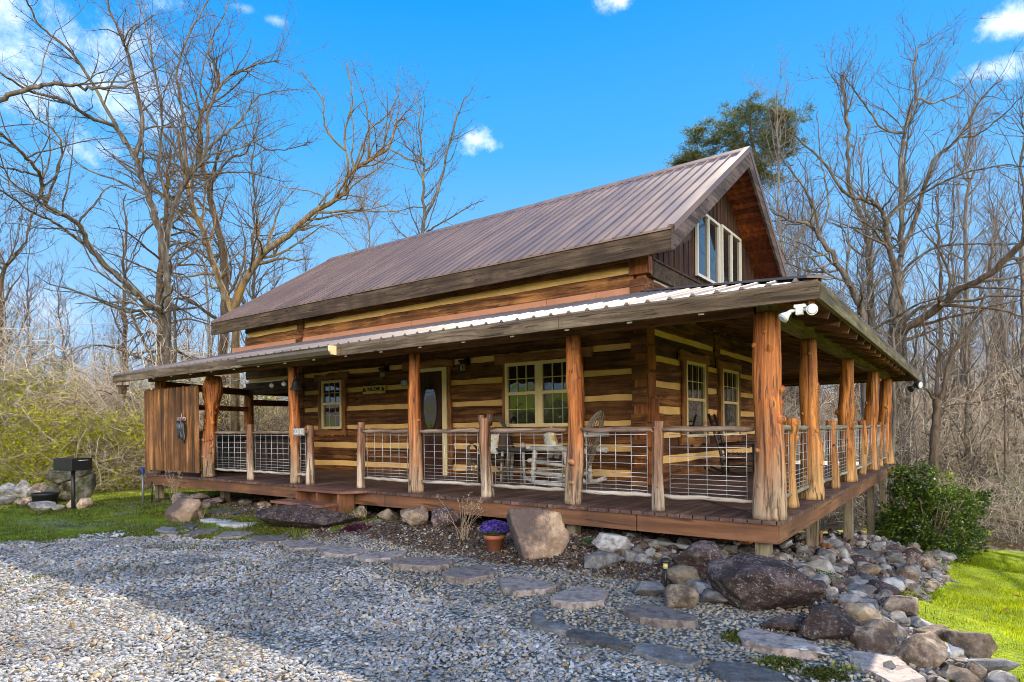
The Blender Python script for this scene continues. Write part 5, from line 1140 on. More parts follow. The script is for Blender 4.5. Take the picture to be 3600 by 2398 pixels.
# planter in the rock pile
zz = g1(-14.3, -1.45); o = MB().lathe([(.20, 0), (.235, .24), (.25, .25), (.25, .29), (.225, .29), (.215, .24)], (-14.0, -1.72, g1(-14.0, -1.72)), 18).build('plant_tub', M['black']); tag(o, 'black plastic plant tub standing among the rocks behind the grill', 'planter')
# flower pot
pz = g1(-3.03, -.65); fp = empty('flower_pot', (-3.03, -.62, pz)); tag(fp, 'small terracotta pot left of the tall two-toned boulder', 'flower pot')
MB().lathe([(.085, 0), (.115, .15), (.128, .15), (.132, .20), (.118, .20), (.112, .16), (.06, .14)], (0, 0, 0), 20).build('pot', plain('terracotta', (.36, .12, .055), .75, 0, .12, 8, .1), fp)
MB().lathe([(.10, .155), (.11, .165)], (0, 0, 0), 14).build('soil', plain('potting_soil', (.03, .02, .014), .95), fp)
M['flower'] = grass_mat('purple_petals', [(.07, .05, .28), (.15, .10, .50), (.22, .14, .60), (.10, .06, .40)]); M['flower_leaf'] = grass_mat('flower_leaves', [(.03, .10, .03), (.06, .16, .05), (.09, .20, .08)])
def leafblob(name, c, rad, n, s, m, zs=.75, parent=None, top=False, shell=.55, aspect=.55):
    u = rng.normal(size=(n, 3)); u /= np.linalg.norm(u, axis=1)[:, None]
    if top: u[:, 2] = np.abs(u[:, 2])
    rr = rad * (shell + (1 - shell) * rng.random(n)) ; P0 = np.array(c) + u * rr[:, None] * np.array([1, 1, zs]); A = rotm(n, 1.2); q = np.array([(-1, 0, 0), (-.2, -aspect, .15), (1, 0, 0), (-.2, aspect, .15)])
    P = np.einsum('nij,kj->nki', A, q) * (s * rng.uniform(.6, 1.3, n))[:, None, None] + P0[:, None, :]
    return rawmesh(name, P.reshape(-1, 3), np.arange(n * 4).reshape(-1, 4), m, False, parent)
fw_ = empty('potted_flowers', (-3.03, -.62, pz + .2)); tag(fw_, 'purple pansies spilling over the small terracotta pot', 'flowers')
leafblob('foliage', (0, 0, .02), .17, 700, .018, M['flower_leaf'], .6, fw_, True); leafblob('petals', (0, 0, .05), .18, 900, .017, M['flower'], .65, fw_, True, .8, .8)
# path light
pz = g1(-.72, -1.07); pl_ = empty('path_light', (-.72, -1.07, pz)); tag(pl_, 'black mushroom path light standing among the rocks by the path', 'path light')
MB().tube([(0, 0, -.05), (0, 0, .17)], .013, 8).build('stake', M['black'], pl_); MB().lathe([(.022, .17), (.022, .225)], (0, 0, 0), 12).build('lens', plain('amber_lens', (.62, .55, .22), .3), pl_); MB().lathe([(.05, .226), (.052, .24), (.03, .262), (.005, .268)], (0, 0, 0), 14).build('cap', M['black'], pl_)
# dried seed stalks
def stalks(name, x, y, n, h, spread, m, seed, label, cat, bud=True, rad=.0035, curve=.3):
    r = random.Random(seed); z = g1(x, y); mb = MB()
    for i in range(n):
        a = r.uniform(0, 6.28); l = h * r.uniform(.6, 1.1); o = r.uniform(.2, 1) * spread; bx, by = x + r.uniform(-.06, .06), y + r.uniform(-.05, .05); pts = []
        for k in range(6): f = k / 5; pts.append((bx + math.cos(a) * o * f ** 1.4, by + math.sin(a) * o * .6 * f ** 1.4, z + l * f - curve * o * f ** 3))
        mb.tube(pts, [rad * (1.2 - .7 * k / 5) for k in range(6)], 4, False)
        if bud:
            for k in range(r.randint(3, 8)):
                f = r.uniform(.72, 1); i0 = min(4, int(f * 5)); q = Vector(pts[i0]).lerp(Vector(pts[i0 + 1]), f * 5 - i0) if i0 < 5 else Vector(pts[5]); w = Vector((r.uniform(-.03, .03), r.uniform(-.03, .03), r.uniform(0, .04)))
                mb.tube([q, q + w, q + w * 1.25], [rad * .5, rad * .9, rad * 2.2], 4)
    return tag(mb.build(name, m), label, cat)
dry = plain('dry_stalks', (.34, .25, .16), .8, 0, .3, 20, 0)
stalks('dried_plant', -3.75, -.38, 17, .62, .46, dry, 3, 'dried pale perennial stalks rising in front of the deck beside the boulders', 'dried plant')
stalks('dried_plant', -11.2, -.42, 16, .7, .35, dry, 5, 'tuft of dried blond grass stalks on the rocks left of the steps', 'dried plant')
stalks('dried_plant', -9.0, -1.0, 9, .35, .30, dry, 6, 'few fallen dry stalks right of the pale streaked boulder', 'dried plant', False)
def straps(name, x, y, n, h, spread, w, m, seed, label, cat):
    r = random.Random(seed); mb = MB(); z = g1(x, y)
    for i in range(n):
        a = r.uniform(0, 6.28); l = h * r.uniform(.6, 1.1); o = spread * r.uniform(.1, 1); bx, by = x + r.gauss(0, spread * .4), y + r.gauss(0, spread * .3); dx, dy = -math.sin(a) * w, math.cos(a) * w; P = []; k = 5
        for j in range(k): f = j / (k - 1); ww = (1 - f ** 2 * .85); cx1 = bx + math.cos(a) * o * f ** 1.8; cy1 = by + math.sin(a) * o * f ** 1.8; cz1 = z + l * f * (1 - .25 * f * o / spread); P += [(cx1 - dx * ww, cy1 - dy * ww, cz1), (cx1 + dx * ww, cy1 + dy * ww, cz1)]
        mb.poly(P, [(2*j, 2*j+1, 2*j+3, 2*j+2) for j in range(k - 1)], True)
    return tag(mb.build(name, m), label, cat)
straps('daffodil_clump', -6.0, -.22, 70, .25, .22, .006, M['grass_shade'], 2, 'green strap-leaved clump at the right end of the long dark boulder', 'plant')
straps('weed_clump', -7.0, -1.35, 40, .26, .14, .0035, M['grass_shade'], 3, 'thin weeds growing before the left end of the long dark boulder', 'plant')
straps('weed_clump', -5.95, -1.32, 30, .24, .12, .0035, M['grass_shade'], 4, 'thin weeds growing before the middle of the long dark boulder', 'plant')
for i, (x, y, rd, lb) in enumerate(((-1.95, -.1, .22, 'low green groundcover beside the support post under the deck'), (-.75, -.02, .15, 'low green groundcover behind the pale flat rock'), (-.35, -.05, .22, 'green weeds at the foot of the corner support post'), (.25, .15, .32, 'green weeds in front of the white rock by the corner'), (.2, -1.95, .15, 'chickweed patch below the huge dark boulder'), (.55, -2.28, .16, 'chickweed patch on the near side of the largest flagstone'), (.95, .1, .25, 'green tuft among the rocks near the right lawn'), (-.2, 4.6, .35, 'dark green weeds on top of the far rock slope'), (.80, -2.30, .14, 'green patch between the two nearest flagstones'))):
    tag(leafblob('groundcover', (x, y, g1(x, y) + .0), rd, 1100, .012, M['flower_leaf'] if i < 4 or i == 7 else M['grass_shade'], .22, None, True, .2), lb, 'groundcover')
tag(leafblob('heuchera', (-5.35, -.75, g1(-5.35, -.75)), .22, 350, .022, grass_mat('maroon_leaves', [(.05, .01, .03), (.10, .02, .05)]), .4, None, True, .2), 'low maroon-leaved plant in the mulch left of the tan block rock', 'plant')
o = MB().tube([(-.1, 1.75, -.2), (-.14, 1.8, .1), (-.12, 1.78, .3)], .02, 7); o.tube([(-.16, 1.8, .1), (-.02, 1.75, .12)], .035, 7); o = o.build('old_branch', M['brown_wood_y']); o.location = (.05, .75, -.15); tag(o, 'rusty brown branch leaning below the side deck', 'branch')
o = MB().tube([(-2.4, .45, .23), (-1.4, .3, .21), (-.55, .16, .19)], .03, 8).build('drain_pipe', plain('grey_drain_pipe', (.22, .23, .24), .5)); tag(o, 'grey drain pipe lying on the ground under the deck edge', 'pipe')
# birch bark strip
o = MB().poly([(.45, -2.0, .06), (.62, -2.08, .085), (.78, -2.02, .06), (.80, -1.95, .055), (.62, -2.0, .08), (.47, -1.95, .055)], [(0, 1, 4, 5), (1, 2, 3, 4)]).build('bark_strip', M['birch']); md = o.modifiers.new('s', 'SOLIDIFY'); md.thickness = .008; tag(o, 'curled white strip of bark below the dark rounded boulder', 'bark')
# ================================================================ rocks and flagstones
def rock_mat(name, cols, sc=3.0, lichen=.5, lic=(.34, .33, .31), stain=(.03, .02, .018), bs=.7):
    m, t, p = mat(name); v = N(t, 'ShaderNodeNewGeometry').outputs['Position']; n1 = noise(t, v, sc * 2.6, 10, .72, .25); n2 = noise(t, v, sc * 15, 8, .75); n3 = noise(t, v, sc * 1.7, 6, .65)
    k = len(cols); c = ramp(t, n1, [(.37 + .26 * i / (k - 1), c_) for i, c_ in enumerate(cols)]).outputs[0]
    c = mixc(t, mrange(t, n2, .53, .64, 0, lichen), c, lic); c = mixc(t, mrange(t, n3, .51, .60, 0, .75), c, stain)
    h = N(t, 'ShaderNodeHueSaturation'); L(t, c, h.inputs['Color']); L(t, mrange(t, rnd_obj(t), 0, 1, .7, 1.5), h.inputs['Value']); L(t, h.outputs[0], p.inputs['Base Color'])
    p.inputs['Roughness'].default_value = .85; p.inputs['Specular IOR Level'].default_value = .25
    ad = N(t, 'ShaderNodeMath', operation='ADD'); L(t, n1, ad.inputs[0]); L(t, n2, ad.inputs[1]); bump(t, p, ad.outputs[0], bs, .03); return m
M['r_dark'] = rock_mat('dark_purple_rock', [(.025, .016, .016), (.065, .042, .040), (.16, .115, .105)], 2.6, .75)
M['r_brown'] = rock_mat('brown_rock', [(.07, .052, .040), (.17, .125, .092), (.32, .25, .18)], 3, .35, (.38, .34, .28), (.05, .035, .03))
M['r_tan'] = rock_mat('tan_rock', [(.16, .115, .075), (.33, .245, .155), (.44, .36, .26)], 3, .3, (.5, .46, .38), (.16, .12, .10))
M['r_grey'] = rock_mat('grey_rock', [(.12, .12, .12), (.26, .25, .24), (.38, .36, .33)], 3.2, .4, (.5, .49, .46), (.12, .08, .05))
M['r_white'] = rock_mat('white_quartz_rock', [(.22, .20, .17), (.40, .37, .33), (.52, .50, .46)], 2.5, .2, (.7, .69, .66), (.36, .25, .14))
M['r_mix'] = rock_mat('two_tone_rock', [(.06, .045, .045), (.16, .11, .095), (.42, .32, .22)], 1.4, .5, (.5, .47, .43), (.045, .03, .03))
m_ = M['r_mix']; t = m_.node_tree; p = t.nodes['Principled BSDF']; old = p.inputs['Base Color'].links[0].from_socket
sx = N(t, 'ShaderNodeSeparateXYZ'); L(t, coords(t), sx.inputs[0]); a_ = N(t, 'ShaderNodeMath', operation='MULTIPLY_ADD', ins={1: -.55}); L(t, sx.outputs[2], a_.inputs[0]); L(t, sx.outputs[0], a_.inputs[2])
b_ = N(t, 'ShaderNodeMath', operation='MULTIPLY_ADD', ins={1: 3.0, 2: -1.5}); L(t, noise(t, N(t, 'ShaderNodeNewGeometry').outputs['Position'], 4.5, 6, .65), b_.inputs[0]); c_ = N(t, 'ShaderNodeMath', operation='ADD'); L(t, a_.outputs[0], c_.inputs[0]); L(t, b_.outputs[0], c_.inputs[1])
L(t, mixc(t, mrange(t, c_.outputs[0], -.25, .35, .82, 0), mixc(t, .45, old, (.42, .29, .17)), (.075, .055, .058)), p.inputs['Base Color'])
M['r_slate'] = rock_mat('slate_rock', [(.06, .06, .062), (.12, .118, .12), (.19, .18, .17)], 4, .2, (.35, .33, .3), (.09, .08, .07))
M['r_moss'] = rock_mat('mossy_rock', [(.05, .05, .025), (.14, .12, .085), (.30, .27, .22)], 2, .3, (.34, .32, .27), (.05, .065, .010))
import bmesh
def rock_mesh(name, seed, sub=3, cuts=10, amp=.09, flat=0):
    cuts = int(cuts * 1.3)
    r = random.Random(seed); bm = bmesh.new(); bmesh.ops.create_icosphere(bm, subdivisions=sub, radius=1)
    pl = []
    for i in range(cuts):
        n = Vector((r.gauss(0, 1), r.gauss(0, 1), r.gauss(0, .8))).normalized(); pl.append((n, r.uniform(.46, .80)))
    off = Vector((r.uniform(0, 50), r.uniform(0, 50), r.uniform(0, 50)))
    for v in bm.verts:
        d = v.co.normalized(); rad = 1.0
        for n, h in pl:
            q = n.dot(d)
            if q > .01: rad = min(rad, h / q)
        rad = rad * .97 + .03; rad *= 1 + amp * mnoise.fractal(d * 1.8 + off, 1, 2, 5) + amp * .35 * mnoise.noise(d * 7 + off)
        v.co = d * rad
    for f in bm.faces: f.smooth = not flat
    me = bpy.data.meshes.new(name); bm.to_mesh(me); bm.free(); 
    co = np.empty(len(me.vertices) * 3, np.float32); me.vertices.foreach_get('co', co); co = co.reshape(-1, 3); lo, hi = co.min(0), co.max(0); co = (co - (lo + hi) / 2) / (hi - lo) * 2; me.vertices.foreach_set('co', co.ravel()); me.update()
    return me
def broken_rock(name, seed, pts=22, cuts=4, amp=.035, sm=2):
    """angular rock: hull of random points, subdivided, edges slightly worn"""
    r = random.Random(seed); bm = bmesh.new()
    for i in range(pts):
        d = Vector((r.gauss(0, 1), r.gauss(0, 1), r.gauss(0, 1))).normalized(); bm.verts.new(d * r.uniform(.82, 1.0))
    res = bmesh.ops.convex_hull(bm, input=bm.verts); bmesh.ops.delete(bm, geom=[v for v in bm.verts if not v.link_faces], context='VERTS')
    bmesh.ops.dissolve_limit(bm, angle_limit=R(14), verts=bm.verts, edges=bm.edges); bmesh.ops.triangulate(bm, faces=bm.faces)
    bmesh.ops.subdivide_edges(bm, edges=bm.edges, cuts=cuts, use_grid_fill=True)
    for _ in range(sm): bmesh.ops.smooth_vert(bm, verts=bm.verts, factor=.5, use_axis_x=True, use_axis_y=True, use_axis_z=True)
    off = Vector((r.uniform(0, 50), r.uniform(0, 50), r.uniform(0, 50)))
    for v in bm.verts: v.co += v.co.normalized() * (amp * mnoise.fractal(v.co * 2.2 + off, 1, 2, 4) + amp * .5 * mnoise.noise(v.co * 9 + off))
    for f in bm.faces: f.smooth = True
    me = bpy.data.meshes.new(name); bm.to_mesh(me); bm.free()
    co = np.empty(len(me.vertices) * 3, np.float32); me.vertices.foreach_get('co', co); co = co.reshape(-1, 3); lo, hi = co.min(0), co.max(0); co = (co - (lo + hi) / 2) / (hi - lo) * 2; me.vertices.foreach_set('co', co.ravel()); me.update()
    me.set_sharp_from_angle(angle=R(28)); return me
WORN = {12, 18, 11, 29, 71, 72, 73, 22, 23, 21, 28, 24, 31, 281, 62, 66, 67, 84}
def boulder(label, x, y, w, h, dep, m, seed, rz=0, sub=5, cuts=12, amp=.1, sink=.12, tilt=(0, 0), cat='boulder', name='boulder', zoff=0):
    me = rock_mesh(name, seed, sub, cuts, amp) if seed in WORN else broken_rock(name, seed, 14, 7 if w > .3 else 5, .05, 1); me.materials.append(M[m]); o = bpy.data.objects.new(name, me); COL.objects.link(o)
    z = g1(x, y); h = h * .88; o.scale = (w / 2, dep / 2, h * (1 + sink) / 2); o.location = (x, y, z + h * (1 - sink) / 2 + zoff); o.rotation_euler = (tilt[0], tilt[1], rz); return tag(o, label, cat)
A = YAW                                  # widths were measured across the view
BL = [
 ('pale boulder with dark streaks left of the stone path', -9.33, -1.15, .64, .46, .50, 'r_mix', 11, .7),
 ('long low dark brown boulder lying before the steps', -6.45, -.72, 1.62, .40, .50, 'r_dark', 12, .45),
 ('squat tan and dark block rock left of the square dark rock', -4.78, -.20, .42, .32, .34, 'r_brown', 13, .5),
 ('square dark block rock under the deck edge', -4.36, .0, .42, .34, .36, 'r_dark', 14, .75),
 ('small pale rock at the right end of the long dark boulder', -6.02, -.15, .30, .24, .26, 'r_tan', 15, .2),
 ('low brown rock left of the squat tan block rock', -5.6, .08, .36, .20, .30, 'r_brown', 16, .2),
 ('small mossy rock behind the square dark block', -4.95, .25, .4, .22, .3, 'r_dark', 161, .2),
 ('tall two-toned tan and purple boulder right of the flower pot', -2.36, -.70, .70, .62, .44, 'r_mix', 18, A),
 ('flat-topped pale grey rock under the front deck edge', -1.66, -.30, .44, .26, .36, 'r_grey', 19, .5),
 ('dark slab rock supporting the flat-topped pale rock', -1.60, -.66, .46, .17, .30, 'r_slate', 20, .9),
 ('cone-shaped purple boulder left of the huge dark one', -.60, -.56, .46, .38, .40, 'r_dark', 21, .4),
 ('huge dark purple boulder sloping down to the right',   .16, -1.24, .92, .46, .64, 'r_dark', 22, -.25),
 ('round tan stone touching the huge dark boulder', -.26, -1.0, .20, .18, .18, 'r_tan', 23, 0),
 ('rounded brown rock beside the path under the round tan stone', -.38, -1.58, .29, .20, .22, 'r_brown', 24, .3),
 ('flat layered rock left of the path light', -.72, -1.42, .28, .13, .2, 'r_slate', 25, .6),
 ('long tan rock leaning behind the path light', -.60, -.92, .34, .20, .2, 'r_tan', 26, .1),
 ('flat grey rock under the cone-shaped boulder', -.42, -1.08, .28, .12, .2, 'r_grey', 261, .1),
 ('low flat rock between the round tan stone and the brown rock', -.18, -1.33, .27, .13, .2, 'r_slate', 27, .4),
 ('dark rounded boulder at the foot of the huge one', .70, -1.62, .42, .25, .32, 'r_dark', 28, .5),
 ('dark red low rock joining the two dark boulders', .42, -1.66, .34, .12, .26, 'r_dark', 281, .5),
 ('big square-shouldered brown boulder near the right corner', 1.23, -1.60, .36, .27, .28, 'r_brown', 29, .5),
 ('long dark-topped brown rock left of the square-shouldered boulder', .98, -1.60, .30, .19, .22, 'r_brown', 30, .1),
 ('smooth tan stone above the dark rounded boulder', .86, -1.18, .25, .17, .18, 'r_tan', 31, .3),
 ('weathered pointed stone right of the smooth tan stone', .98, -1.26, .25, .14, .18, 'r_brown', 32, .0),
 ('dark angular stone bordering the lawn above the square-shouldered boulder', 1.29, -.98, .24, .16, .2, 'r_brown', 33, .2),
 ('large slanting brown stone bordering the lawn near the corner', 1.52, -1.08, .32, .20, .22, 'r_brown', 34, .2),
 ('two-ridged dark stone at the point where shade meets the lawn', 1.06, -.62, .25, .18, .22, 'r_brown', 35, .4),
 ('striped flat stone in the bottom right corner of the rocks', 1.45, -1.72, .22, .11, .16, 'r_brown', 36, .3),
 ('upright brown stone in the bottom right corner', 1.535, -1.60, .12, .15, .12, 'r_brown', 37, .3),
 ('long grey stone beside the upright brown one', 1.62, -1.40, .30, .13, .16, 'r_grey', 38, .2),
 ('white veined stone with a sunlit face above the striped flat stone', 1.39, -1.20, .17, .10, .14, 'r_white', 39, .2),
 ('big white rock on the slope below the corner support post', .28, .56, .30, .19, .24, 'r_white', 40, .2),
 ('broad pale flat rock near the lawn on the far slope', 1.0, .5, .32, .16, .26, 'r_grey', 41, .2),
 ('bluish flat rock in the middle of the slope', .72, -.22, .26, .10, .2, 'r_slate', 42, .3)]
for (lb, x, y, w, h, dp, m, sd_, rz) in BL: boulder(lb, x, y, w, h, dp, m, sd_, rz + 0, 5 if w > .3 else 4, 13, .075)
LP = [('pointed pale rock in the pile left of the mossy stonework', -16.6, -1.35, .46, .50, .4, 'r_grey', 60), ('flat pale slab rock at the left edge', -16.4, -1.95, .42, .14, .4, 'r_white', 61), ('grey rounded rock at the bottom of the left pile', -15.3, -2.1, .5, .26, .4, 'r_grey', 62), ('brown rock touching the mossy stonework', -16.0, -1.2, .44, .42, .4, 'r_brown', 63),
 ('dark slanted rock beside the black plant tub', -15.1, -1.55, .5, .32, .35, 'r_brown', 64), ('large low pale rock in front of the black plant tub', -13.35, -1.98, .46, .20, .36, 'r_grey', 65), ('small pale rock left of the grill post', -13.1, -1.80, .24, .13, .2, 'r_white', 66), ('round tan rock right of the grill post', -12.85, -1.40, .28, .24, .24, 'r_tan', 67), ('small tan rock just behind the grill post', -13.3, -1.48, .2, .2, .2, 'r_tan', 68), ('grey rock at the far left frame edge', -17.2, -1.5, .4, .4, .4, 'r_grey', 69), ('dark low rock left of the black plant tub', -14.9, -1.85, .35, .18, .3, 'r_brown', 70),
 ('mossy boulder forming the left side of the stonework', -14.75, -1.15, .62, .62, .6, 'r_moss', 71), ('pale upright stone forming the right side of the stonework', -13.95, -1.0, .42, .80, .45, 'r_moss', 72)]
for i, (lb, x, y, w, h, dp, m, sd_) in enumerate(LP): boulder(lb, x, y, w, h, dp, m, sd_, .3 * i, 4, 12, .12)
o = boulder('big mossy stone bridging the top of the stonework', -14.35, -1.12, 1.15, .42, .6, 'r_moss', 73, .45, 5, 9, .12); o.location.z += .50; o.rotation_euler.y = -.18
UL = [('slanting pale rock leaning under the deck end', -12.05, .12, .55, .30, .4, 'r_grey', 80), ('brown rough rock under the left deck with dried grass', -11.35, .15, .42, .30, .36, 'r_brown', 81), ('dark rock right of the brown rough rock', -10.9, .22, .42, .20, .36, 'r_dark', 82), ('round brown rock behind the streaked boulder', -10.2, -.35, .40, .22, .34, 'r_brown', 83), ('light rounded stone beneath the deck left of the steps', -10.05, .38, .22, .18, .2, 'r_grey', 84), ('flat dark slab between the streaked boulder and the steps', -9.42, -.45, .5, .07, .36, 'r_slate', 85), ('second flat dark slab right of the first one', -8.6, -.55, .5, .06, .3, 'r_slate', 86), ('little whitish stone left of the bottom step', -7.75, -.35, .20, .18, .18, 'r_white', 87), ('dark flat rock under the left deck edge', -9.3, .35, .5, .16, .3, 'r_brown', 88)]
for i, (lb, x, y, w, h, dp, m, sd_) in enumerate(UL): boulder(lb, x, y, w, h * .72, dp, m, sd_, .4 * i, 4, 12, .12)
# the many stones of the slope: individual stones, fourteen shapes
VAR = [broken_rock('slope_stone', 200 + i, 13 + i % 6 * 2, 3, .04, 1) if i % 5 else rock_mesh('slope_stone', 200 + i, 3, 10, .06) for i in range(16)]
mats_ = ['r_grey', 'r_brown', 'r_grey', 'r_dark', 'r_grey', 'r_slate', 'r_brown']
VM = []
for i, me in enumerate(VAR):
    for k in range(2):
        c = me.copy(); c.materials.append(M[mats_[(i * 2 + k * 3) % 7]]); VM.append(c)
r = random.Random(99); placed = [(b[1], b[2], b[3] * .42) for b in BL]; cnt = 0
def slope_edges(y):
    xs0 = np.interp(y, [-2.1, -1.7, -1.0, -.4, 0, 1.4, 3, 5, 8, 9.5], [1.65, 1.25, .85, .35, -.15, -.35, -.45, -.5, -.4, -.3]); xs1 = np.interp(y, [-2.2, -1.7, -1, -.3, .2, 1.4, 3, 5, 8, 9.5], [2.2, 2.0, 1.35, 1.05, 1.10, 1.12, 1.2, 1.25, 1.1, 1.0]); return xs0, xs1
def put(x, y, s, sq, label, group, zl=.0, name='slope_stone'):
    global cnt
    me = VM[r.randrange(len(VM))]; o = bpy.data.objects.new(name, me); COL.objects.link(o)
    o.scale = (s * r.uniform(.8, 1.25) / 2, s * r.uniform(.6, .95) / 2, s * sq * r.uniform(.7, 1.2) / 2); o.location = (x, y, g1(x, y) + s * sq * .22 + zl); o.rotation_euler = (r.gauss(0, .3), r.gauss(0, .3), r.uniform(0, 6.28)); cnt += 1
    return tag(o, label, 'stone', group)
tries = 0
while cnt < 290 and tries < 9000:
    tries += 1; y = -2.1 + 10.5 * r.random() ** 1.6; x0, x1 = slope_edges(y); x = r.uniform(x0, x1); s = r.choice([.12, .14, .16, .18, .2, .22, .27, .33]) * (1 if y > -1 else .8) * (1 + .12 * max(0, y - 2) * .4)
    if any((x - a) ** 2 + (y - b) ** 2 < (.62 * s * .62 + c * .8) ** 2 for a, b, c in placed): continue
    placed.append((x, y, s * .36)); put(x, y, s, .62, 'one of the loose stones heaped on the slope between deck and lawn', 'stones of the rock slope')
cnt = 0; tries = 0; placed2 = list(placed)
while cnt < 90 and tries < 3000:
    tries += 1; x = r.uniform(-1.9, .1); y = r.uniform(-.35, .55); s = r.choice([.10, .12, .14, .17, .2])
    if any((x - a) ** 2 + (y - b) ** 2 < (.5 * s * .6 + c * .8) ** 2 for a, b, c in placed2): continue
    placed2.append((x, y, s * .36)); put(x, y, s, .7, 'one of the fist-sized stones edging the ground under the front deck', 'stones under the deck edge', name='edge_stone')
cnt = 0
for k in range(46):
    x = r.uniform(-12.3, -2.8); y = r.uniform(-.35, .5); put(x, y, r.choice([.08, .10, .13, .16]), .6, 'one of the small rocks scattered in the shaded bed below the deck', 'rocks in the bed below the deck', name='bed_rock')
for k in range(60):
    x = r.uniform(-2.6, .2); y = r.uniform(1.0, 7.5); put(x, y, r.choice([.12, .16, .2, .26]), .6, 'one of the dark rocks lying in the crawl space under the side deck', 'rocks under the side deck', name='crawl_space_rock')
# flagstones: irregular slabs about 5 cm thick
M['flag'] = rock_mat('pink_flagstone', [(.17, .138, .122), (.235, .195, .172), (.30, .255, .23)], 7, .25, (.30, .25, .23), (.10, .075, .07), .35)
M['flag_pale'] = rock_mat('pale_flagstone', [(.24, .24, .24), (.30, .30, .30), (.36, .36, .36)], 5, .2, (.42, .42, .42), (.16, .16, .15), .3)
def gpt(X_, Y_):      # ground point met by a sight line
    d = ray(X_, Y_); t_ = 1.0
    for _ in range(60):
        P = CAM + d * t_; e = P.z - g1(P.x, P.y)
        t_ += e / max(.02, -d.z) * .8
        if abs(e) < .002: break
    return CAM + d * t_
def flag(outline, label, m='flag', th=.055, name='flagstone', up=.046):
    up = up if th > .06 or name != 'flagstone' else .03
    pts = [gpt(*q) for q in outline]; c = sum(pts, Vector()) / len(pts); n = len(pts); P = []; rr_ = random.Random(int(c.x * 1000))
    for i in range(n):
        a, b = pts[i], pts[(i + 1) % n]
        for k in range(5):
            q = a.lerp(b, k / 5); q = c + (q - c) * (1 + (rr_.uniform(-.035, .035) if k else 0)); P.append(q)
    zt = g1(c.x, c.y) + up + (0 if th > .03 else 0); k = len(P); mb = MB()
    ring0 = [(q.x, q.y, zt - th) for q in P]; ring1 = [(q.x, q.y, zt - .012 + rr_.uniform(-.004, .004)) for q in P]; ring2 = [(c.x + (q.x - c.x) * .965, c.y + (q.y - c.y) * .965, zt + rr_.uniform(-.002, .002)) for q in P]
    b0 = ring0 + ring1 + ring2 + [(c.x, c.y, zt + .002)]
    F = [(i, (i + 1) % k, k + (i + 1) % k, k + i) for i in range(k)] + [(k + i, k + (i + 1) % k, 2 * k + (i + 1) % k, 2 * k + i) for i in range(k)] + [(2 * k + i, 2 * k + (i + 1) % k, 3 * k) for i in range(k)]
    mb.poly(b0, F); return tag(mb.build(name, M[m]), label, 'stepping stone')
h4 = lambda *q: [(600 + x / 2.0964, 1650 + y / 2.0964) for x, y in q]
rs = lambda *q: [(1700 + x / 1.9617, 1700 + y / 1.9617) for x, y in q]
zr = lambda *q: [(2700 + x / 2.6156, 1850 + y / 2.6156) for x, y in q]
rgf = lambda *q: [(x / 2.24, 1500 + y / 2.24) for x, y in q]
flag(rgf((1445, 870), (1540, 820), (1750, 802), (1700, 830), (1560, 870)), 'narrow pink flagstone nearest the left boulder')
flag(rgf((1675, 885), (1780, 835), (2010, 820), (2000, 845), (1900, 880), (1760, 893)), 'pink flagstone second from the left end of the path')
flag(rgf((1940, 890), (2000, 868), (2240, 865), (2280, 890), (2180, 920), (2040, 920)), 'pink flagstone third from the left end of the path')
flag(h4((805, 562), (870, 535), (1070, 540), (1130, 570), (1060, 590), (880, 598)), 'pink flagstone below the long dark boulder')
flag(h4((1095, 605), (1180, 580), (1420, 575), (1455, 600), (1380, 635), (1240, 650), (1130, 640)), 'reddish rippled flagstone before the mulch bed')
flag(h4((1345, 670), (1420, 642), (1720, 612), (1740, 625), (1620, 670), (1440, 692)), 'slim pointed flagstone below the square block rocks')
flag([(1366, 1988), (1392, 1978), (1530, 1970), (1592, 1983), (1578, 1999), (1515, 2008), (1382, 2003)], 'wide thick flagstone below the flower pot', th=.07)
flag([(1554, 2032), (1592, 2008), (1697, 2000), (1743, 2015), (1735, 2036), (1650, 2056), (1570, 2050)], 'flagstone directly left of the three-lobed one', th=.07)
flag(rs((100, 680), (260, 665), (380, 690), (500, 735), (430, 765), (220, 785), (130, 755)), 'three-lobed flagstone below the two-toned boulder', th=.07)
flag(rs((460, 825), (560, 760), (700, 735), (855, 760), (830, 845), (640, 872), (480, 848)), 'rounded grey-pink flagstone in the middle of the path', th=.07)
flag(rs((965, 905), (990, 870), (1140, 855), (1340, 900), (1480, 960), (1460, 1005), (1240, 998), (1080, 972)), 'long pink flagstone below the rounded brown rock', th=.07)
flag(rs((1745, 1060), (1850, 1010), (2000, 1060), (2200, 1110), (2330, 1180), (2290, 1218), (2020, 1195), (1800, 1135)), 'large speckled flagstone below the huge dark boulder', th=.07)
flag(zr((700, 1175), (930, 1195), (1180, 1270), (1320, 1370), (1450, 1450), (1150, 1480), (990, 1390), (790, 1300)), 'nearest flagstone, half in sun at the bottom right', th=.06)
flag(rgf((1575, 757), (1650, 740), (1830, 742), (1800, 760), (1650, 764)), 'pale bluish slab behind the path beside the streaked boulder', 'flag_pale')
flag(rgf((1700, 775), (1790, 755), (1900, 765), (2030, 760), (1990, 785), (1860, 797), (1740, 790)), 'pale bluish slab left of the long dark boulder', 'flag_pale')
flag(rgf((1220, 825), (1290, 805), (1400, 808), (1380, 835), (1260, 835)), 'small grey slab in the grass below the streaked boulder', 'flag_pale')
flag(rgf((1275, 865), (1330, 842), (1410, 845), (1390, 870)), 'small dull slab left of the narrow pink flagstone', 'flag')
flag(rgf((1420, 805), (1500, 778), (1560, 785), (1520, 812)), 'dark slab touching the grass below the streaked boulder', 'r_slate')
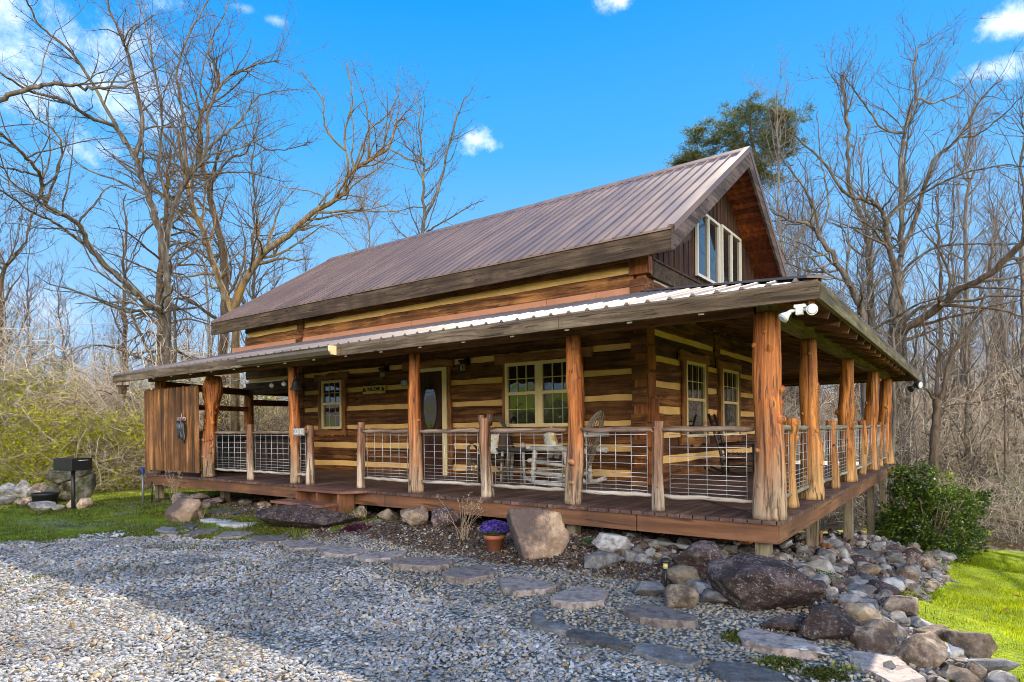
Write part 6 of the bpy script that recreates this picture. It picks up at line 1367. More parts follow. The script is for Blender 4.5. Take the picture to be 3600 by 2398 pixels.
flag(rs((320, 985), (330, 900), (400, 895), (450, 980), (630, 1020), (560, 1050), (420, 1030)), 'half-buried brown slate sliver below the rounded flagstone', 'r_slate', name='slate_slab', up=.03)
flag(rs((565, 1045), (640, 1025), (830, 1060), (1030, 1140), (1000, 1175), (800, 1130), (600, 1090)), 'half-buried grey-blue slate slab in the gravel', 'r_slate', name='slate_slab', up=.035)
flag(rs((1030, 1185), (1080, 1130), (1260, 1150), (1420, 1210), (1500, 1255), (1420, 1290), (1180, 1240)), 'half-buried ridged slate slab right of the grey-blue one', 'r_slate', name='slate_slab', up=.035)
flag(rs((1540, 1290), (1600, 1255), (1850, 1270), (2060, 1340), (2120, 1400), (1700, 1400)), 'half-buried slate slab at the bottom edge', 'r_slate', name='slate_slab', up=.03)
# ================================================================ trees
def bark(name, cols, sc=3.0):
    m, t, p = mat(name); n1 = noise(t, coords(t, (sc * 2.2, sc * 2.2, sc * .5)), 1.5, 7, .65, .3); n2 = noise(t, coords(t), 1.3, 5, .65)
    c = ramp(t, n1, [(.3, cols[0]), (.5, cols[1]), (.7, cols[2])]).outputs[0]; c = mixc(t, mrange(t, n2, .52, .68, 0, .65), c, cols[3])
    L(t, c, p.inputs['Base Color']); p.inputs['Roughness'].default_value = .9; p.inputs['Specular IOR Level'].default_value = .15; bump(t, p, n1, .6, .03); return m
M['bark'] = bark('grey_bark', [(.04, .032, .026), (.11, .09, .07), (.25, .21, .17), (.23, .21, .13)])
M['bark_lichen'] = bark('lichen_bark', [(.06, .042, .024), (.17, .125, .07), (.30, .23, .15), (.36, .19, .04)])
M['bark_dark'] = bark('dark_bark', [(.04, .028, .02), (.10, .072, .05), (.18, .135, .10), (.14, .12, .09)])
M['bark_pale'] = bark('pale_bark', [(.08, .064, .05), (.18, .15, .12), (.29, .25, .21), (.23, .21, .16)])
def twig_mat(name, cols):
    m, t, p = mat(name); r = ramp(t, rnd_isl(t), [(i / (len(cols) - 1), c) for i, c in enumerate(cols)]); L(t, r.outputs[0], p.inputs['Base Color']); p.inputs['Roughness'].default_value = .6; p.inputs['Specular IOR Level'].default_value = .4; return m
class Tree:
    def __init__(s, seed, rmin=.006, gravity=.0, wander=.18, density=1.0, maxlv=3, upt=.05):
        s.r = random.Random(seed); s.T = {}; s.rmin = rmin; s.w = wander; s.den = density * 1.2; s.maxlv = maxlv; s.upt = upt; s.trunk = MB(); s.crown = MB(); s.np_ = 0
    def tube(s, pts, rad, lv):
        k_ = .70 if lv <= 0 else .62
        rad = [q * k_ for q in rad]
        n = (10, 7, 4, 3, 3)[min(lv, 4)]
        (s.trunk if lv <= 0 else s.crown).tube(pts, rad, n, False, lv < 3, .06 if lv < 1 else 0, s.np_); s.np_ += 1
    def limb(s, pts, r0, r1, lv, sub=6, kids=1.0):
        """smooth limb through traced points, then side branches"""
        P = [Vector(p) for p in pts]; out = []
        for i in range(len(P) - 1):
            p0 = P[max(i-1, 0)]; p1 = P[i]; p2 = P[i+1]; p3 = P[min(i+2, len(P)-1)]
            for k in range(sub):
                t_ = k / sub; out.append(.5 * ((2*p1) + (p2-p0)*t_ + (2*p0-5*p1+4*p2-p3)*t_*t_ + (3*p1-p0-3*p2+p3)*t_**3))
        out.append(P[-1]); n = len(out); L_ = sum((out[i+1]-out[i]).length for i in range(n-1)); sc = L_ / n * .09
        out = [p + Vector((s.r.gauss(0, sc), s.r.gauss(0, sc), s.r.gauss(0, sc))) if 0 < i < n - 1 else p for i, p in enumerate(out)]
        rad = [r0 + (r1 - r0) * (i / (n - 1)) ** .85 for i in range(n)]
        s.tube(out, rad, lv)
        s.spawn(out, rad, max(lv, 0) + 1, L_, kids)
    def spawn(s, out, rad, lv, L_, kids=1.0, start=.12):
        if lv > s.maxlv: return
        n = len(out); cnt = int(s.den * kids * L_ * (0, 2.2, 3.6, 5.0)[min(lv, 3)] + s.r.random())
        for _ in range(cnt):
            f = start + (1 - start) * s.r.random() ** .8; i = min(n - 2, int(f * (n - 1))); p = out[i]; d = (out[i+1] - out[i]).normalized()
            a = s.r.uniform(0, 6.283); o = d.orthogonal().normalized(); q = d.cross(o); side = o * math.cos(a) + q * math.sin(a)
            ang = s.r.uniform(.5, 1.15); nd = (d * math.cos(ang) + side * math.sin(ang) + Vector((0, 0, s.upt * 2))).normalized()
            ln = L_ * s.r.uniform(.22, .5) * (1 - .45 * f) if lv > 1 else min(3.6, L_ * s.r.uniform(.18, .5)) * (1 - .35 * f)
            if lv >= 3: ln = min(ln, .9)
            s.branch(p, nd, ln, max(s.rmin, rad[i] * s.r.uniform(.35, .6)), lv)
    def branch(s, p, d, ln, r0, lv):
        k = (9, 8, 6, 4)[min(lv, 3)]; pts = [p]; rad = [r0]; d = d.copy()
        for i in range(k):
            d = (d + Vector((s.r.gauss(0, s.w), s.r.gauss(0, s.w), s.r.gauss(0, s.w) + s.upt))).normalized(); p = p + d * ln / k; pts.append(p); rad.append(max(s.rmin * .55, r0 * (1 - .8 * (i + 1) / k)))
        s.tube(pts, rad, lv); s.spawn(pts, rad, lv + 1, ln, 1.0, .1)
    def build(s, name, label, m, group=None, loc=None, cat='tree', crownm=None):
        root = empty(name, loc or (0, 0, 0)); tag(root, label, cat, group)
        off = Vector(root.location)
        for mb, nm, mm in ((s.trunk, 'trunk', m), (s.crown, 'branches', crownm or m)):
            if mb.v: mb.v = [tuple(Vector(v) - off) for v in mb.v]; mb.build(nm, mm, root)
        return root
def tz(z5):   # zoom of the upper left
    return [(x / 1.3635, y / 1.3635) for x, y in z5]
def tr(z6): return [(2300 + x / 1.307, 100 + y / 1.307) for x, y in z6]
def th(z3): return [(3000 + x / 1.845, 1100 + y / 1.845) for x, y in z3]
def P3(pts, d0, d1=None):
    d1 = d0 if d1 is None else d1; n = len(pts); return [at(x, y, d0 + (d1 - d0) * (i / max(1, n - 1))) for i, (x, y) in enumerate(pts)]
def rooted(P):        # carry the first point down to the ground
    g = Vector(P[0]); z = g1(g.x, g.y) - .2
    return ([Vector((g.x + .15, g.y, z)), Vector((g.x + .05, g.y, (z + g.z) * .5))] + P) if g.z > z + .4 else P
# -- large many-stemmed tree behind the left end of the porch
t1 = Tree(11, .0075, wander=.20, density=.85, upt=.03); d = 19.5
stem = P3(tz([(805, 1500), (800, 1320), (775, 1150), (730, 1000), (690, 880), (650, 760)]), d, 19)
t1.limb(rooted(stem), .19, .11, 0, kids=.5); e = stem[-1]
t1.limb([e] + P3(tz([(680, 580), (610, 260), (590, 200), (520, 20), (500, -120)]), 19, 17.5), .12, .03, 1)
t1.limb([e] + P3(tz([(560, 620), (430, 560), (300, 480), (130, 430), (0, 350), (-120, 300)]), 19, 15.5), .11, .03, 1)
t1.limb([P3(tz([(600, 690)]), 18.8)[0]] + P3(tz([(480, 460), (340, 250), (200, 130), (130, 0), (90, -90)]), 18.5, 16.5), .09, .025, 1)
s2 = P3(tz([(795, 1230), (830, 1000), (900, 860), (990, 720), (1000, 540), (1080, 380), (1230, 310), (1340, 290)]), 19.6, 22)
t1.limb(s2, .15, .03, 1); t1.limb([s2[2]] + P3(tz([(880, 620), (870, 500), (850, 350), (900, 180), (1000, 0), (1040, -100)]), 20.3, 21), .10, .025, 1)
t1.limb([s2[3]] + P3(tz([(1080, 640), (1150, 580), (1230, 470), (1320, 440), (1430, 430)]), 20.6, 21.5), .07, .02, 1)
t1.limb([s2[1]] + P3(tz([(760, 820), (780, 560), (740, 330), (700, 120), (650, 0)]), 19.8, 22.5), .09, .025, 1)
t1.limb([s2[4]] + P3(tz([(960, 420), (1010, 200), (1080, 60), (1100, -20)]), 21, 22), .05, .02, 1)
t1.build('spreading_tree', 'large many-stemmed bare tree spreading over the left end of the porch roof', M['bark'], loc=tuple(rooted(stem)[0]))
t1 = Tree(12, .0075, wander=.20, density=.8, upt=.03)
s3 = P3(tz([(790, 1540), (700, 1450), (600, 1360), (440, 1200), (370, 1070), (220, 980), (200, 850), (130, 760), (0, 640), (-80, 600)]), 18.5, 13)
t1.limb(rooted([s3[0]]) + s3[1:], .17, .03, 0, kids=1.2); t1.limb([s3[3]] + P3(tz([(280, 1080), (130, 1000), (0, 910), (-100, 880)]), 16, 13.5), .07, .025, 1)
t1.limb([s3[6]] + P3(tz([(100, 820), (0, 800), (-80, 780)]), 14.5, 13), .05, .02, 1); t1.limb([s3[4]] + P3(tz([(450, 980), (520, 900), (600, 910)]), 16, 17), .05, .02, 1); t1.limb([s3[5]] + P3(tz([(300, 700), (170, 560), (90, 440)]), 15, 14), .05, .02, 1)
t1.build('leaning_tree', 'bare tree leaning far to the left from behind the porch roof end', M['bark'], loc=tuple(rooted([s3[0]])[0]))
# -- lichen tree: two stems and a long golden limb to the right
t2 = Tree(21, .0075, density=.85, upt=.03)
b = P3(tz([(1120, 1530), (1060, 1380), (1000, 1180), (940, 1030), (900, 900), (880, 800), (860, 640)]), 21, 21)
t2.limb(rooted(b), .24, .06, 0, kids=1.0)
rl_ = P3(tz([(1118, 1500), (1170, 1360), (1260, 1220), (1380, 1130), (1500, 1020), (1640, 935), (1670, 840), (1780, 760), (1860, 710), (1900, 590), (1940, 570)]), 21, 19)
t2.limb(rl_, .21, .035, 1, kids=1.1)
t2.limb([rl_[6]] + P3(tz([(1655, 640), (1690, 480), (1660, 290)]), 19.8, 19.5), .07, .02, 1); t2.limb([P3(tz([(1655, 720)]), 19.8)[0]] + P3(tz([(1560, 620), (1545, 480), (1440, 340)]), 19.5, 19), .06, .02, 1)
t2.limb([P3(tz([(1700, 810)]), 19.6)[0]] + P3(tz([(1760, 640), (1850, 560), (1910, 460)]), 19.5, 19), .05, .02, 1); t2.limb([rl_[8]] + P3(tz([(1980, 770), (2030, 760), (2080, 800)]), 19.2, 19), .04, .02, 1)
t2.limb([rl_[4]] + P3(tz([(1560, 960), (1500, 920), (1380, 900), (1330, 880)]), 20, 20), .04, .02, 1); t2.limb([rl_[5]] + P3(tz([(1760, 950), (1850, 1000), (1960, 1030)]), 19.6, 19), .035, .015, 1)
t2.limb([rl_[3]] + P3(tz([(1500, 1080), (1620, 1120), (1720, 1210)]), 20, 19), .035, .015, 1)
t2.build('lichen_tree', 'bare tree with a long orange-lichened limb reaching right over the cabin roof', M['bark_lichen'], loc=tuple(rooted(b)[0]))
t3 = Tree(22, .009, density=.8, upt=.04)
b = P3(tz([(1070, 1560), (1080, 1300), (1040, 1080), (1000, 900), (960, 720), (960, 560), (1010, 500), (1050, 380), (1000, 250)]), 24, 24)
t3.limb(rooted(b), .30, .05, 0, kids=1.0); t3.limb([b[3]] + P3(tz([(1100, 760), (1170, 740), (1210, 680), (1290, 720), (1400, 710), (1500, 680)]), 23.5, 22), .07, .02, 1); t3.limb([b[6]] + P3(tz([(1100, 440), (1160, 380), (1240, 300)]), 24, 23), .06, .02, 1)
t3.build('vine_tree', 'thick dark bare trunk rising behind the lichened limb', M['bark_dark'], loc=tuple(rooted(b)[0]))
def simple(seed, pts, dep, r0, name, label, m, den=.8, kids=1.4, extra=(), rmin=.01, group=None, maxlv=3, upt=.09):
    t_ = Tree(seed, rmin, density=den, upt=upt, maxlv=maxlv); b = rooted(P3(pts, dep)); t_.limb(b, r0, r0 * .15, 0, kids=kids)
    for pp, dd, rr in extra: t_.limb(P3(pp, dep, dd), rr, rr * .25, 1)
    return t_.build(name, label, m, group, tuple(b[0]))
simple(31, tz([(1215, 1440), (1216, 1100), (1212, 800), (1210, 560)]), 27, .16, 'slender_tree', 'straight slender bare tree between the vine trunk and the golden limb', M['bark'], .9, 2.0, maxlv=2)
simple(32, tz([(2030, 1250), (2030, 900), (2020, 700), (2010, 450)]), 29, .20, 'forked_tree', 'bare forked tree standing behind the middle of the cabin roof', M['bark'], .6, 1.2, [(tz([(2035, 1050), (2110, 880), (2150, 700), (2190, 560), (2235, 460)]), 28, .12), (tz([(2045, 1110), (2130, 1060), (2250, 990), (2320, 960)]), 27, .08), (tz([(2020, 760), (1950, 700), (1900, 600)]), 28, .06)], upt=.05)
simple(33, tz([(1775, 1300), (1765, 1080), (1740, 950), (1790, 820)]), 34, .10, 'sapling', 'small pale sapling peeking over the cabin roof', M['bark_pale'], .9, 2.0, maxlv=2)
simple(34, tz([(600, 1560), (600, 1200), (605, 930)]), 30, .26, 'broken_trunk', 'tall branchless broken trunk among the left trees', M['bark_dark'], .5, 1.0, maxlv=2)
simple(35, tz([(770, 1560), (775, 1200), (800, 900), (820, 720)]), 24, .34, 'vine_covered_trunk', 'trunk wrapped in a dense mass of hanging vines', M['bark_dark'], 1.0, 2.0, maxlv=2, upt=-.10)
simple(36, tz([(0, 1420), (20, 1290), (60, 1240), (130, 1140), (160, 1000)]), 22, .16, 'dark_tree', 'dark crooked tree at the left frame edge', M['bark_dark'], .8, 1.3)
simple(37, tz([(-160, 620), (-60, 520), (0, 480), (180, 410), (350, 415), (500, 425), (660, 395)]), 12, .13, 'overhanging_tree', 'tree off the left edge sending one long bare limb across the sky', M['bark'], .5, .6, rmin=.006)
simple(38, tz([(1000, 1560), (985, 1300), (960, 1180)]), 33, .2, 'background_trunk', 'grey trunk between the vine-covered trunk and the lichen tree', M['bark_pale'], .8, 1.2, maxlv=2)
# -- right side
o1 = Tree(41, .009, density=.75, upt=.03); b = P3(tr([(1105, 1480), (1110, 1290), (1118, 1120)]), 23, 23); o1.limb(rooted(b), .36, .25, 0, kids=.15)
A_ = P3(tr([(1118, 1120), (1075, 1000), (1060, 880), (1010, 800), (880, 760), (800, 640), (700, 540), (620, 470)]), 23, 20); o1.limb(A_, .17, .03, 1)
B_ = P3(tr([(1120, 1120), (1140, 1000), (1130, 700), (1150, 480), (1200, 320), (1195, 150), (1230, 60)]), 23, 24.5); o1.limb(B_, .18, .03, 1)
o1.limb([B_[3]] + P3(tr([(1050, 460), (960, 340), (900, 260), (860, 200)]), 24, 23), .08, .02, 1); o1.limb([B_[4]] + P3(tr([(1300, 340), (1420, 280), (1500, 150)]), 24, 25), .07, .02, 1)
C_ = P3(tr([(1135, 1040), (1200, 870), (1280, 620), (1400, 500), (1500, 330), (1600, 230)]), 23, 21); o1.limb(C_, .15, .03, 1)
o1.limb([A_[2]] + P3(tr([(1160, 800), (1300, 720), (1440, 660), (1600, 630), (1720, 640)]), 22.5, 20), .09, .025, 1)
o1.limb(P3(tr([(1118, 1150), (1200, 1060), (1320, 1000), (1500, 990), (1660, 990), (1760, 970)]), 23, 20), .09, .03, 1)
o1.limb([C_[3]] + P3(tr([(1480, 490), (1600, 400), (1690, 310)]), 21.5, 20), .06, .02, 1)
o1.build('oak_tree', 'largest bare oak with a wide crown at right of the gable', M['bark'], loc=tuple(rooted(b)[0]))
o2 = Tree(42, .008, density=.5, upt=.03); b = P3(tr([(1095, 1450), (1160, 1380), (1300, 1290), (1400, 1200), (1540, 1130), (1699, 980), (1800, 900)]), 22, 17); o2.limb(rooted(b)[0:1] + b, .23, .11, 0, kids=.9)
o2.build('leaning_oak', 'thick limb-like oak leaning out to the right frame edge', M['bark_dark'], loc=tuple(rooted(b)[0]))
o3 = Tree(43, .008, density=.8, upt=.03); b = P3(tr([(965, 1420), (950, 1290), (900, 1190), (840, 1070), (760, 960), (710, 900), (620, 880), (540, 840)]), 20, 19); o3.limb(rooted(b), .24, .03, 0)
o3.limb([b[4]] + P3(tr([(740, 840), (680, 720), (600, 620), (560, 520)]), 19.3, 18.5), .08, .02, 1); o3.limb([b[3]] + P3(tr([(720, 1110), (620, 1080), (560, 960)]), 19, 18), .05, .02, 1); o3.limb([b[4]] + P3(tr([(800, 780), (760, 600), (750, 380)]), 19.6, 21), .06, .02, 1)
o3.build('curved_tree', 'bare tree bending left toward the gable peak', M['bark'], loc=tuple(rooted(b)[0]))
RT_ = [
 (51, [(1000, 1400), (985, 1100), (970, 900), (900, 740), (890, 500), (880, 340), (850, 210)], 27, .26, 'bare tree with a tall stem rising just right of the curved tree', .7),
 (52, [(1015, 1400), (990, 1000), (950, 640), (945, 500)], 31, .2, 'straight thin tree behind the curved tree', .8),
 (53, [(1320, 1470), (1312, 1100), (1300, 830), (1290, 760)], 30, .2, 'straight grey tree right of the oak trunk', .9),
 (54, [(1430, 1480), (1430, 1000), (1440, 600), (1450, 420)], 28, .26, 'tall grey tree with upswept twigs at right', 1.0),
 (55, [(1375, 1480), (1372, 1000), (1385, 560)], 34, .2, 'narrow tree left of the tall grey one', 1.0),
 (56, [(1530, 1480), (1500, 1180), (1560, 1000), (1540, 820)], 26, .13, 'slightly bent thin tree near the right edge', .9),
 (57, [(1700, 1500), (1690, 1000), (1699, 500), (1690, 380)], 24, .18, 'thin bare tree cut by the right frame edge', .9),
 (58, [(1240, 1480), (1245, 1200), (1190, 1060)], 25, .12, 'slim crooked tree hugging the oak', .8),
 (60, [(690, 1400), (690, 1080), (685, 930)], 30, .08, 'yellow-tipped sapling seen above the porch roof corner', 2.0)]
for sd_, pts, dep, r0, lb, den in RT_: simple(sd_, tr(pts), dep, r0, 'bare_tree', lb, M['bark'] if sd_ % 2 else M['bark_pale'], den * .8, 1.5, maxlv=3 if sd_ in (51, 54) else 2, rmin=.012)
f1 = Tree(71, .007, density=.9, upt=.04); b = P3(th([(520, 1190), (525, 900), (542, 640), (540, 560)]), 16.5, 16.5); f1.limb(rooted(b), .19, .13, 0, kids=.3)
f1.limb([b[-1]] + P3(th([(510, 545), (480, 500), (430, 470)]), 16.3, 15.6), .07, .02, 1); f1.limb([b[-1]] + P3(th([(545, 420), (545, 300), (565, 250), (470, 150), (455, 0)]), 16.6, 17), .09, .03, 1); f1.limb([b[-1]] + P3(th([(580, 520), (620, 330), (690, 180), (790, 30), (860, -120)]), 16.4, 16), .12, .04, 1)
f1.limb([b[2]] + P3(th([(620, 600), (720, 590), (800, 600)]), 16.5, 16), .03, .012, 1)
f1.build('forked_tree', 'near forked tree with mottled bark behind the holly bush', M['bark_dark'], loc=tuple(rooted(b)[0]))
TK = [(740, 1130, 730, 60, 21, .25, 'thick straight trunk right of the near forked tree'), (680, 1110, 676, 200, 24, .15, 'slim trunk between the forked tree and the thick straight one'), (600, 1110, 590, 330, 25, .24, 'broad pale trunk directly behind the near forked tree'),
 (850, 1090, 845, 380, 24, .13, 'thin trunk right of the thick straight trunk'), (880, 1090, 875, 400, 27, .12, 'thin trunk next to another thin one in the right wood'), (985, 1160, 975, 420, 20, .10, 'crooked thin tree in the right wood'), (295, 1010, 290, 180, 22, .20, 'dark trunk just right of the last porch post'), (250, 1160, 262, 100, 18, .22, 'grey trunk touching the last porch post'),
 (930, 700, 935, 40, 38, .16, 'distant trunk against the far right hill'), (1060, 1150, 1040, 500, 23, .13, 'trunk near the right frame edge'), (385, 1060, 390, 400, 23, .08, 'thin sapling over the holly bush')]
for i, (x0, y0, x1, y1, dep, r0, lb) in enumerate(TK): simple(80 + i, th([(x0, y0), ((x0 + x1) / 2 + 4, (y0 + y1) / 2), (x1, y1)]), dep, r0, 'woodland_tree', lb, (M['bark'], M['bark_pale'], M['bark_dark'])[i % 3], 1.0, 2.2, maxlv=2, rmin=.010)
# trunks seen through the open porch on the left
for i, (x, dep, r0, lb) in enumerate(((770, 24, .15, 'grey trunk seen through the opening beside the gnarled porch post'), (962, 27, .20, 'grey trunk seen through the open porch left of the number sign'), (905, 20, .05, 'thin curved sapling seen through the open porch'))):
    simple(110 + i, [(x, 1600), (x + 3, 1450), (x - 4, 1300), (x, 1100)], dep, r0, 'woodland_tree', lb, M['bark_pale'], .8, 1.4, maxlv=2)
# repeated slim trees of the wood beyond the creek
protos = []
for k in range(6):
    t_ = Tree(130 + k, .012, density=.75, upt=.11, maxlv=2); h = 11 + 1.6 * k; r_ = random.Random(k)
    t_.limb([(0, 0, -.6)] + [(r_.gauss(0, .25), r_.gauss(0, .25), h * f) for f in (.25, .5, .75, 1)], .13 + .02 * k, .02, 0, kids=2.0)
    protos.append(t_)
r = random.Random(5); first = [None] * 6; k = 0
spots = []
tries = 0
while len(spots) < 84 and tries < 4000:
    tries += 1; a = r.uniform(-.90, .88); dd = r.uniform(24, 62); x = CAM.x + dd * (FW.x + RT.x * a); y = CAM.y + dd * (FW.y + RT.y * a)
    if -24 < x < 14 and y < 19: continue
    px_ = PX + a * FOC
    if 1500 < px_ < 2450 and dd > 30: pass
    if px_ < 1400 and r.random() < .6: continue
    if any((x - p[0]) ** 2 + (y - p[1]) ** 2 < 3 for p in spots): continue
    spots.append((x, y, px_))
for (x, y, px_) in spots:
    j = r.randrange(6); z = g1(x, y); mid = 1350 < px_ < 2700; s = r.uniform(.75, 1.05) * (.62 if mid else 1)
    lb = 'one of the slim bare trees of the wood beyond the creek'; gp = 'slim trees of the far wood'
    if first[j] is None: o = protos[j].build('slim_tree', lb, (M['bark'], M['bark_pale'], M['bark_dark'])[j % 3], gp); first[j] = o
    else: o = copy_tree(first[j])
    o.location = (x, y, z); o.scale = (s, s, s); o.rotation_euler = (r.gauss(0, .02), r.gauss(0, .02), r.uniform(0, 6.28))
# -- pine
pn = empty('pine_tree', tuple(at(2620, 1250, 37))); tag(pn, 'green-crowned pine rising behind the gable peak', 'tree'); pz0 = Vector(pn.location); gz_ = g1(pz0.x, pz0.y); pn.location.z = gz_; pz0 = Vector(pn.location)
M['needles'] = grass_mat('pine_needles', [(.03, .045, .015), (.07, .085, .03), (.12, .13, .045), (.18, .17, .07)])
pt = Tree(201, .02, density=.6, upt=.05, maxlv=2); top = at(2640, 420, 37); mid = at(2640, 800, 37)
pt.limb([pz0 - Vector((0, 0, .3)), mid, top], .32, .08, 0, kids=.0)
cl_c = [(2570, 440, 100, 55), (2680, 420, 90, 50), (2540, 480, 85, 55), (2470, 500, 60, 40), (2640, 500, 120, 60), (2740, 450, 80, 60), (2430, 550, 50, 35), (2520, 560, 90, 40), (2600, 570, 90, 45), (2700, 540, 80, 60), (2400, 575, 35, 20), (2750, 410, 40, 25), (2660, 640, 70, 40), (2630, 385, 80, 18), (2760, 500, 45, 50), (2680, 590, 60, 40)]
V_ = []; n_all = 0; Pn = []
for (x, y, rx, ry) in cl_c:
    c = at(x, y, 37 + random.uniform(-1.6, 1.6)); s = 37 / FOC
    pt.limb([mid.lerp(top, random.uniform(.3, .95)), (mid.lerp(top, .8) + c) / 2 + Vector((0, 0, .1)), c], .07, .02, 1, kids=.6)
    for q in range(30):
        cc = c + Vector((random.gauss(0, .52) * rx * s, random.gauss(0, .6) * rx * s, random.gauss(0, .52) * ry * s)); n = 75
        Pn.append(np.array(cc) + rng.normal(size=(n, 3)) * np.array([.19, .19, .10]))
Pn = np.concatenate(Pn); n = len(Pn); A_m = rotm(n, 1.0); q = np.array([(-1, 0, 0), (0, -.13, .0), (1, 0, .1), (0, .13, 0)], float); Pq = np.einsum('nij,kj->nki', A_m, q) * .12 + (Pn - np.array(pz0))[:, None, :]
rawmesh('crown', Pq.reshape(-1, 3), np.arange(n * 4).reshape(-1, 4), M['needles'], False, pn)
for mb, nm in ((pt.trunk, 'trunk'), (pt.crown, 'branches')): mb.v = [tuple(Vector(v) - pz0) for v in mb.v]; mb.build(nm, M['bark_dark'], pn)
# -- holly bush
M['holly'] = grass_mat('holly_leaves', [(.015, .045, .006), (.035, .08, .010), (.08, .14, .012), (.16, .23, .015), (.30, .34, .03)])
M['holly'].node_tree.nodes['Principled BSDF'].inputs['Specular IOR Level'].default_value = .8; M['holly'].node_tree.nodes['Principled BSDF'].inputs['Roughness'].default_value = .3
bc = at(3270, 1990, 12.0); hb = empty('holly_bush', (bc.x, bc.y, g1(bc.x, bc.y))); tag(hb, 'dense glossy dark green holly bush beyond the rock slope by the deck', 'bush')
h0 = Vector(hb.location); s = 12.0 / FOC; leaves_ = []; 
for (x, y, rx, ry, dd) in ((3280, 1860, 115, 110, 0), (3200, 1760, 70, 80, .1), (3260, 1720, 75, 60, 0), (3340, 1800, 80, 80, .3), (3400, 1830, 60, 60, .5), (3380, 1900, 60, 70, .2), (3200, 1880, 80, 90, 0), (3290, 1960, 90, 55, -.1), (3170, 1830, 50, 70, .4), (3420, 1770, 45, 40, .6), (3160, 1700, 35, 50, .2), (3340, 1960, 60, 50, .1)):
    c = at(x, y, 12.0 + dd); n = int(rx * ry * .42); u = rng.normal(size=(n, 3)); u /= np.linalg.norm(u, axis=1)[:, None]; rr = (.45 + .62 * rng.random(n) ** .6) * (1 + .16 * np.sin(u[:, 0] * 7 + x) * np.cos(u[:, 2] * 6 + y)); leaves_.append(np.array(c) + u * rr[:, None] * np.array([rx * s, rx * s, ry * s]))
Pn = np.concatenate(leaves_); ctr = Pn[rng.integers(0, len(Pn), 520)]; ctr = ctr + (ctr - np.array(h0) - np.array([0, 0, .8])) * rng.uniform(-.05, .16, (520, 1)); Pn = ctr[rng.integers(0, 520, len(Pn))] + rng.normal(0, .058, (len(Pn), 3)); Pn = Pn[Pn[:, 2] > h0.z + .03]; n = len(Pn); A_m = rotm(n, 1.1); q = np.array([(-1, 0, 0), (0, -.55, .18), (1, 0, 0), (0, .55, .18)], float); Pq = np.einsum('nij,kj->nki', A_m, q) * (.030 * rng.uniform(.6, 1.3, n))[:, None, None] + (Pn - np.array(h0))[:, None, :]
rawmesh('foliage', Pq.reshape(-1, 3), np.arange(n * 4).reshape(-1, 4), M['holly'], False, hb)
mb = MB(); r = random.Random(3)
for k in range(14): a = r.uniform(0, 6.28); mb.tube([(r.gauss(0, .06), r.gauss(0, .06), -.05), (.2 * math.cos(a), .2 * math.sin(a), .5), (.55 * math.cos(a), .55 * math.sin(a), 1.2)], [.02, .014, .006], 5)
mb.build('stems', M['bark_dark'], hb)
# evergreen shrub spots
for (x, y, dep, rad, lb) in ((375, 1650, 20, .65, 'pale-leaved evergreen shrub at the edge of the left thicket'), (880, 1420, 27, .0, ''), (3130, 1850, 14.5, .5, 'small green shrub behind the last deck posts')):
    if rad: c = at(x, y, dep); tag(leafblob('evergreen_shrub', tuple(c), rad, 1600, .045, M['holly'], .8, None, False, .3), lb, 'shrub')

# ---------------------------------------------------------------- thicket (stuff): tangled twigs, vines, canes
def twig_field(name, centers, n, length, rad, m, label, arch=.5, vertical=.5, segs=5, spread=.35):
    """centers: array of start points; vectorised arching canes, three-sided"""
    c = centers; n = len(c); a = rng.uniform(0, 2 * np.pi, n); el = np.clip(rng.normal(vertical, .55, n), -1.2, 1.5); ln = length * rng.uniform(.5, 1.5, n); r0 = rad * rng.uniform(.6, 1.5, n)
    d = np.stack([np.cos(a) * np.cos(el), np.sin(a) * np.cos(el), np.sin(el)], 1); p = c.copy(); rings = []
    for k in range(segs + 1):
        u = np.cross(d, np.array([.3, .2, 1.0])); u /= np.linalg.norm(u, axis=1)[:, None] + 1e-9; w = np.cross(d, u); rr = (r0 * (1 - .75 * k / segs))[:, None]
        rings.append(np.stack([p + u * rr, p + (-.5 * u + .87 * w) * rr, p + (-.5 * u - .87 * w) * rr], 1))
        p = p + d * (ln / segs)[:, None]; d = d + rng.normal(0, spread, (n, 3)) + np.array([0, 0, -arch / segs * 1.6]); d /= np.linalg.norm(d, axis=1)[:, None]
    V = np.stack(rings, 1).reshape(n, -1, 3); F = []
    for k in range(segs):
        for j in range(3): F.append((k*3+j, k*3+(j+1) % 3, (k+1)*3+(j+1) % 3, (k+1)*3+j))
    F = (np.array(F)[None] + (np.arange(n) * (segs + 1) * 3)[:, None, None]).reshape(-1, 4)
    return tag(rawmesh(name, V.reshape(-1, 3), F, m, True), label, kind='stuff')
M['twig'] = twig_mat('pale_twigs', [(.06, .04, .025), (.44, .34, .22), (.64, .52, .36), (.16, .11, .07), (.74, .64, .48)])
M['twig_dark'] = twig_mat('brown_twigs', [(.14, .10, .07), (.32, .24, .16), (.46, .36, .25), (.54, .44, .32)])
M['bark_vine'] = twig_mat('pale_vine_bark', [(.20, .15, .11), (.40, .33, .25), (.58, .50, .40), (.10, .07, .05)])
M['vineleaf'] = grass_mat('yellow_green_leaves', [(.26, .30, .010), (.44, .47, .015), (.58, .58, .03), (.55, .46, .10)])
def wedge(n, px0, px1, d0, d1, z0, z1, zpow=1.0, hfun=None):
    u = (rng.uniform(px0, px1, n) - PX) / FOC; dd = rng.uniform(d0, d1, n); x = CAM.x + dd * (FW.x + RT.x * u); y = CAM.y + dd * (FW.y + RT.y * u); zz = rng.random(n) ** zpow
    h = (z1 if hfun is None else z1 * (.55 + .45 * fnoise(x, y, .35, 17)))
    return np.stack([x, y, gh(x, y) + z0 + zz * (h - z0)], 1)
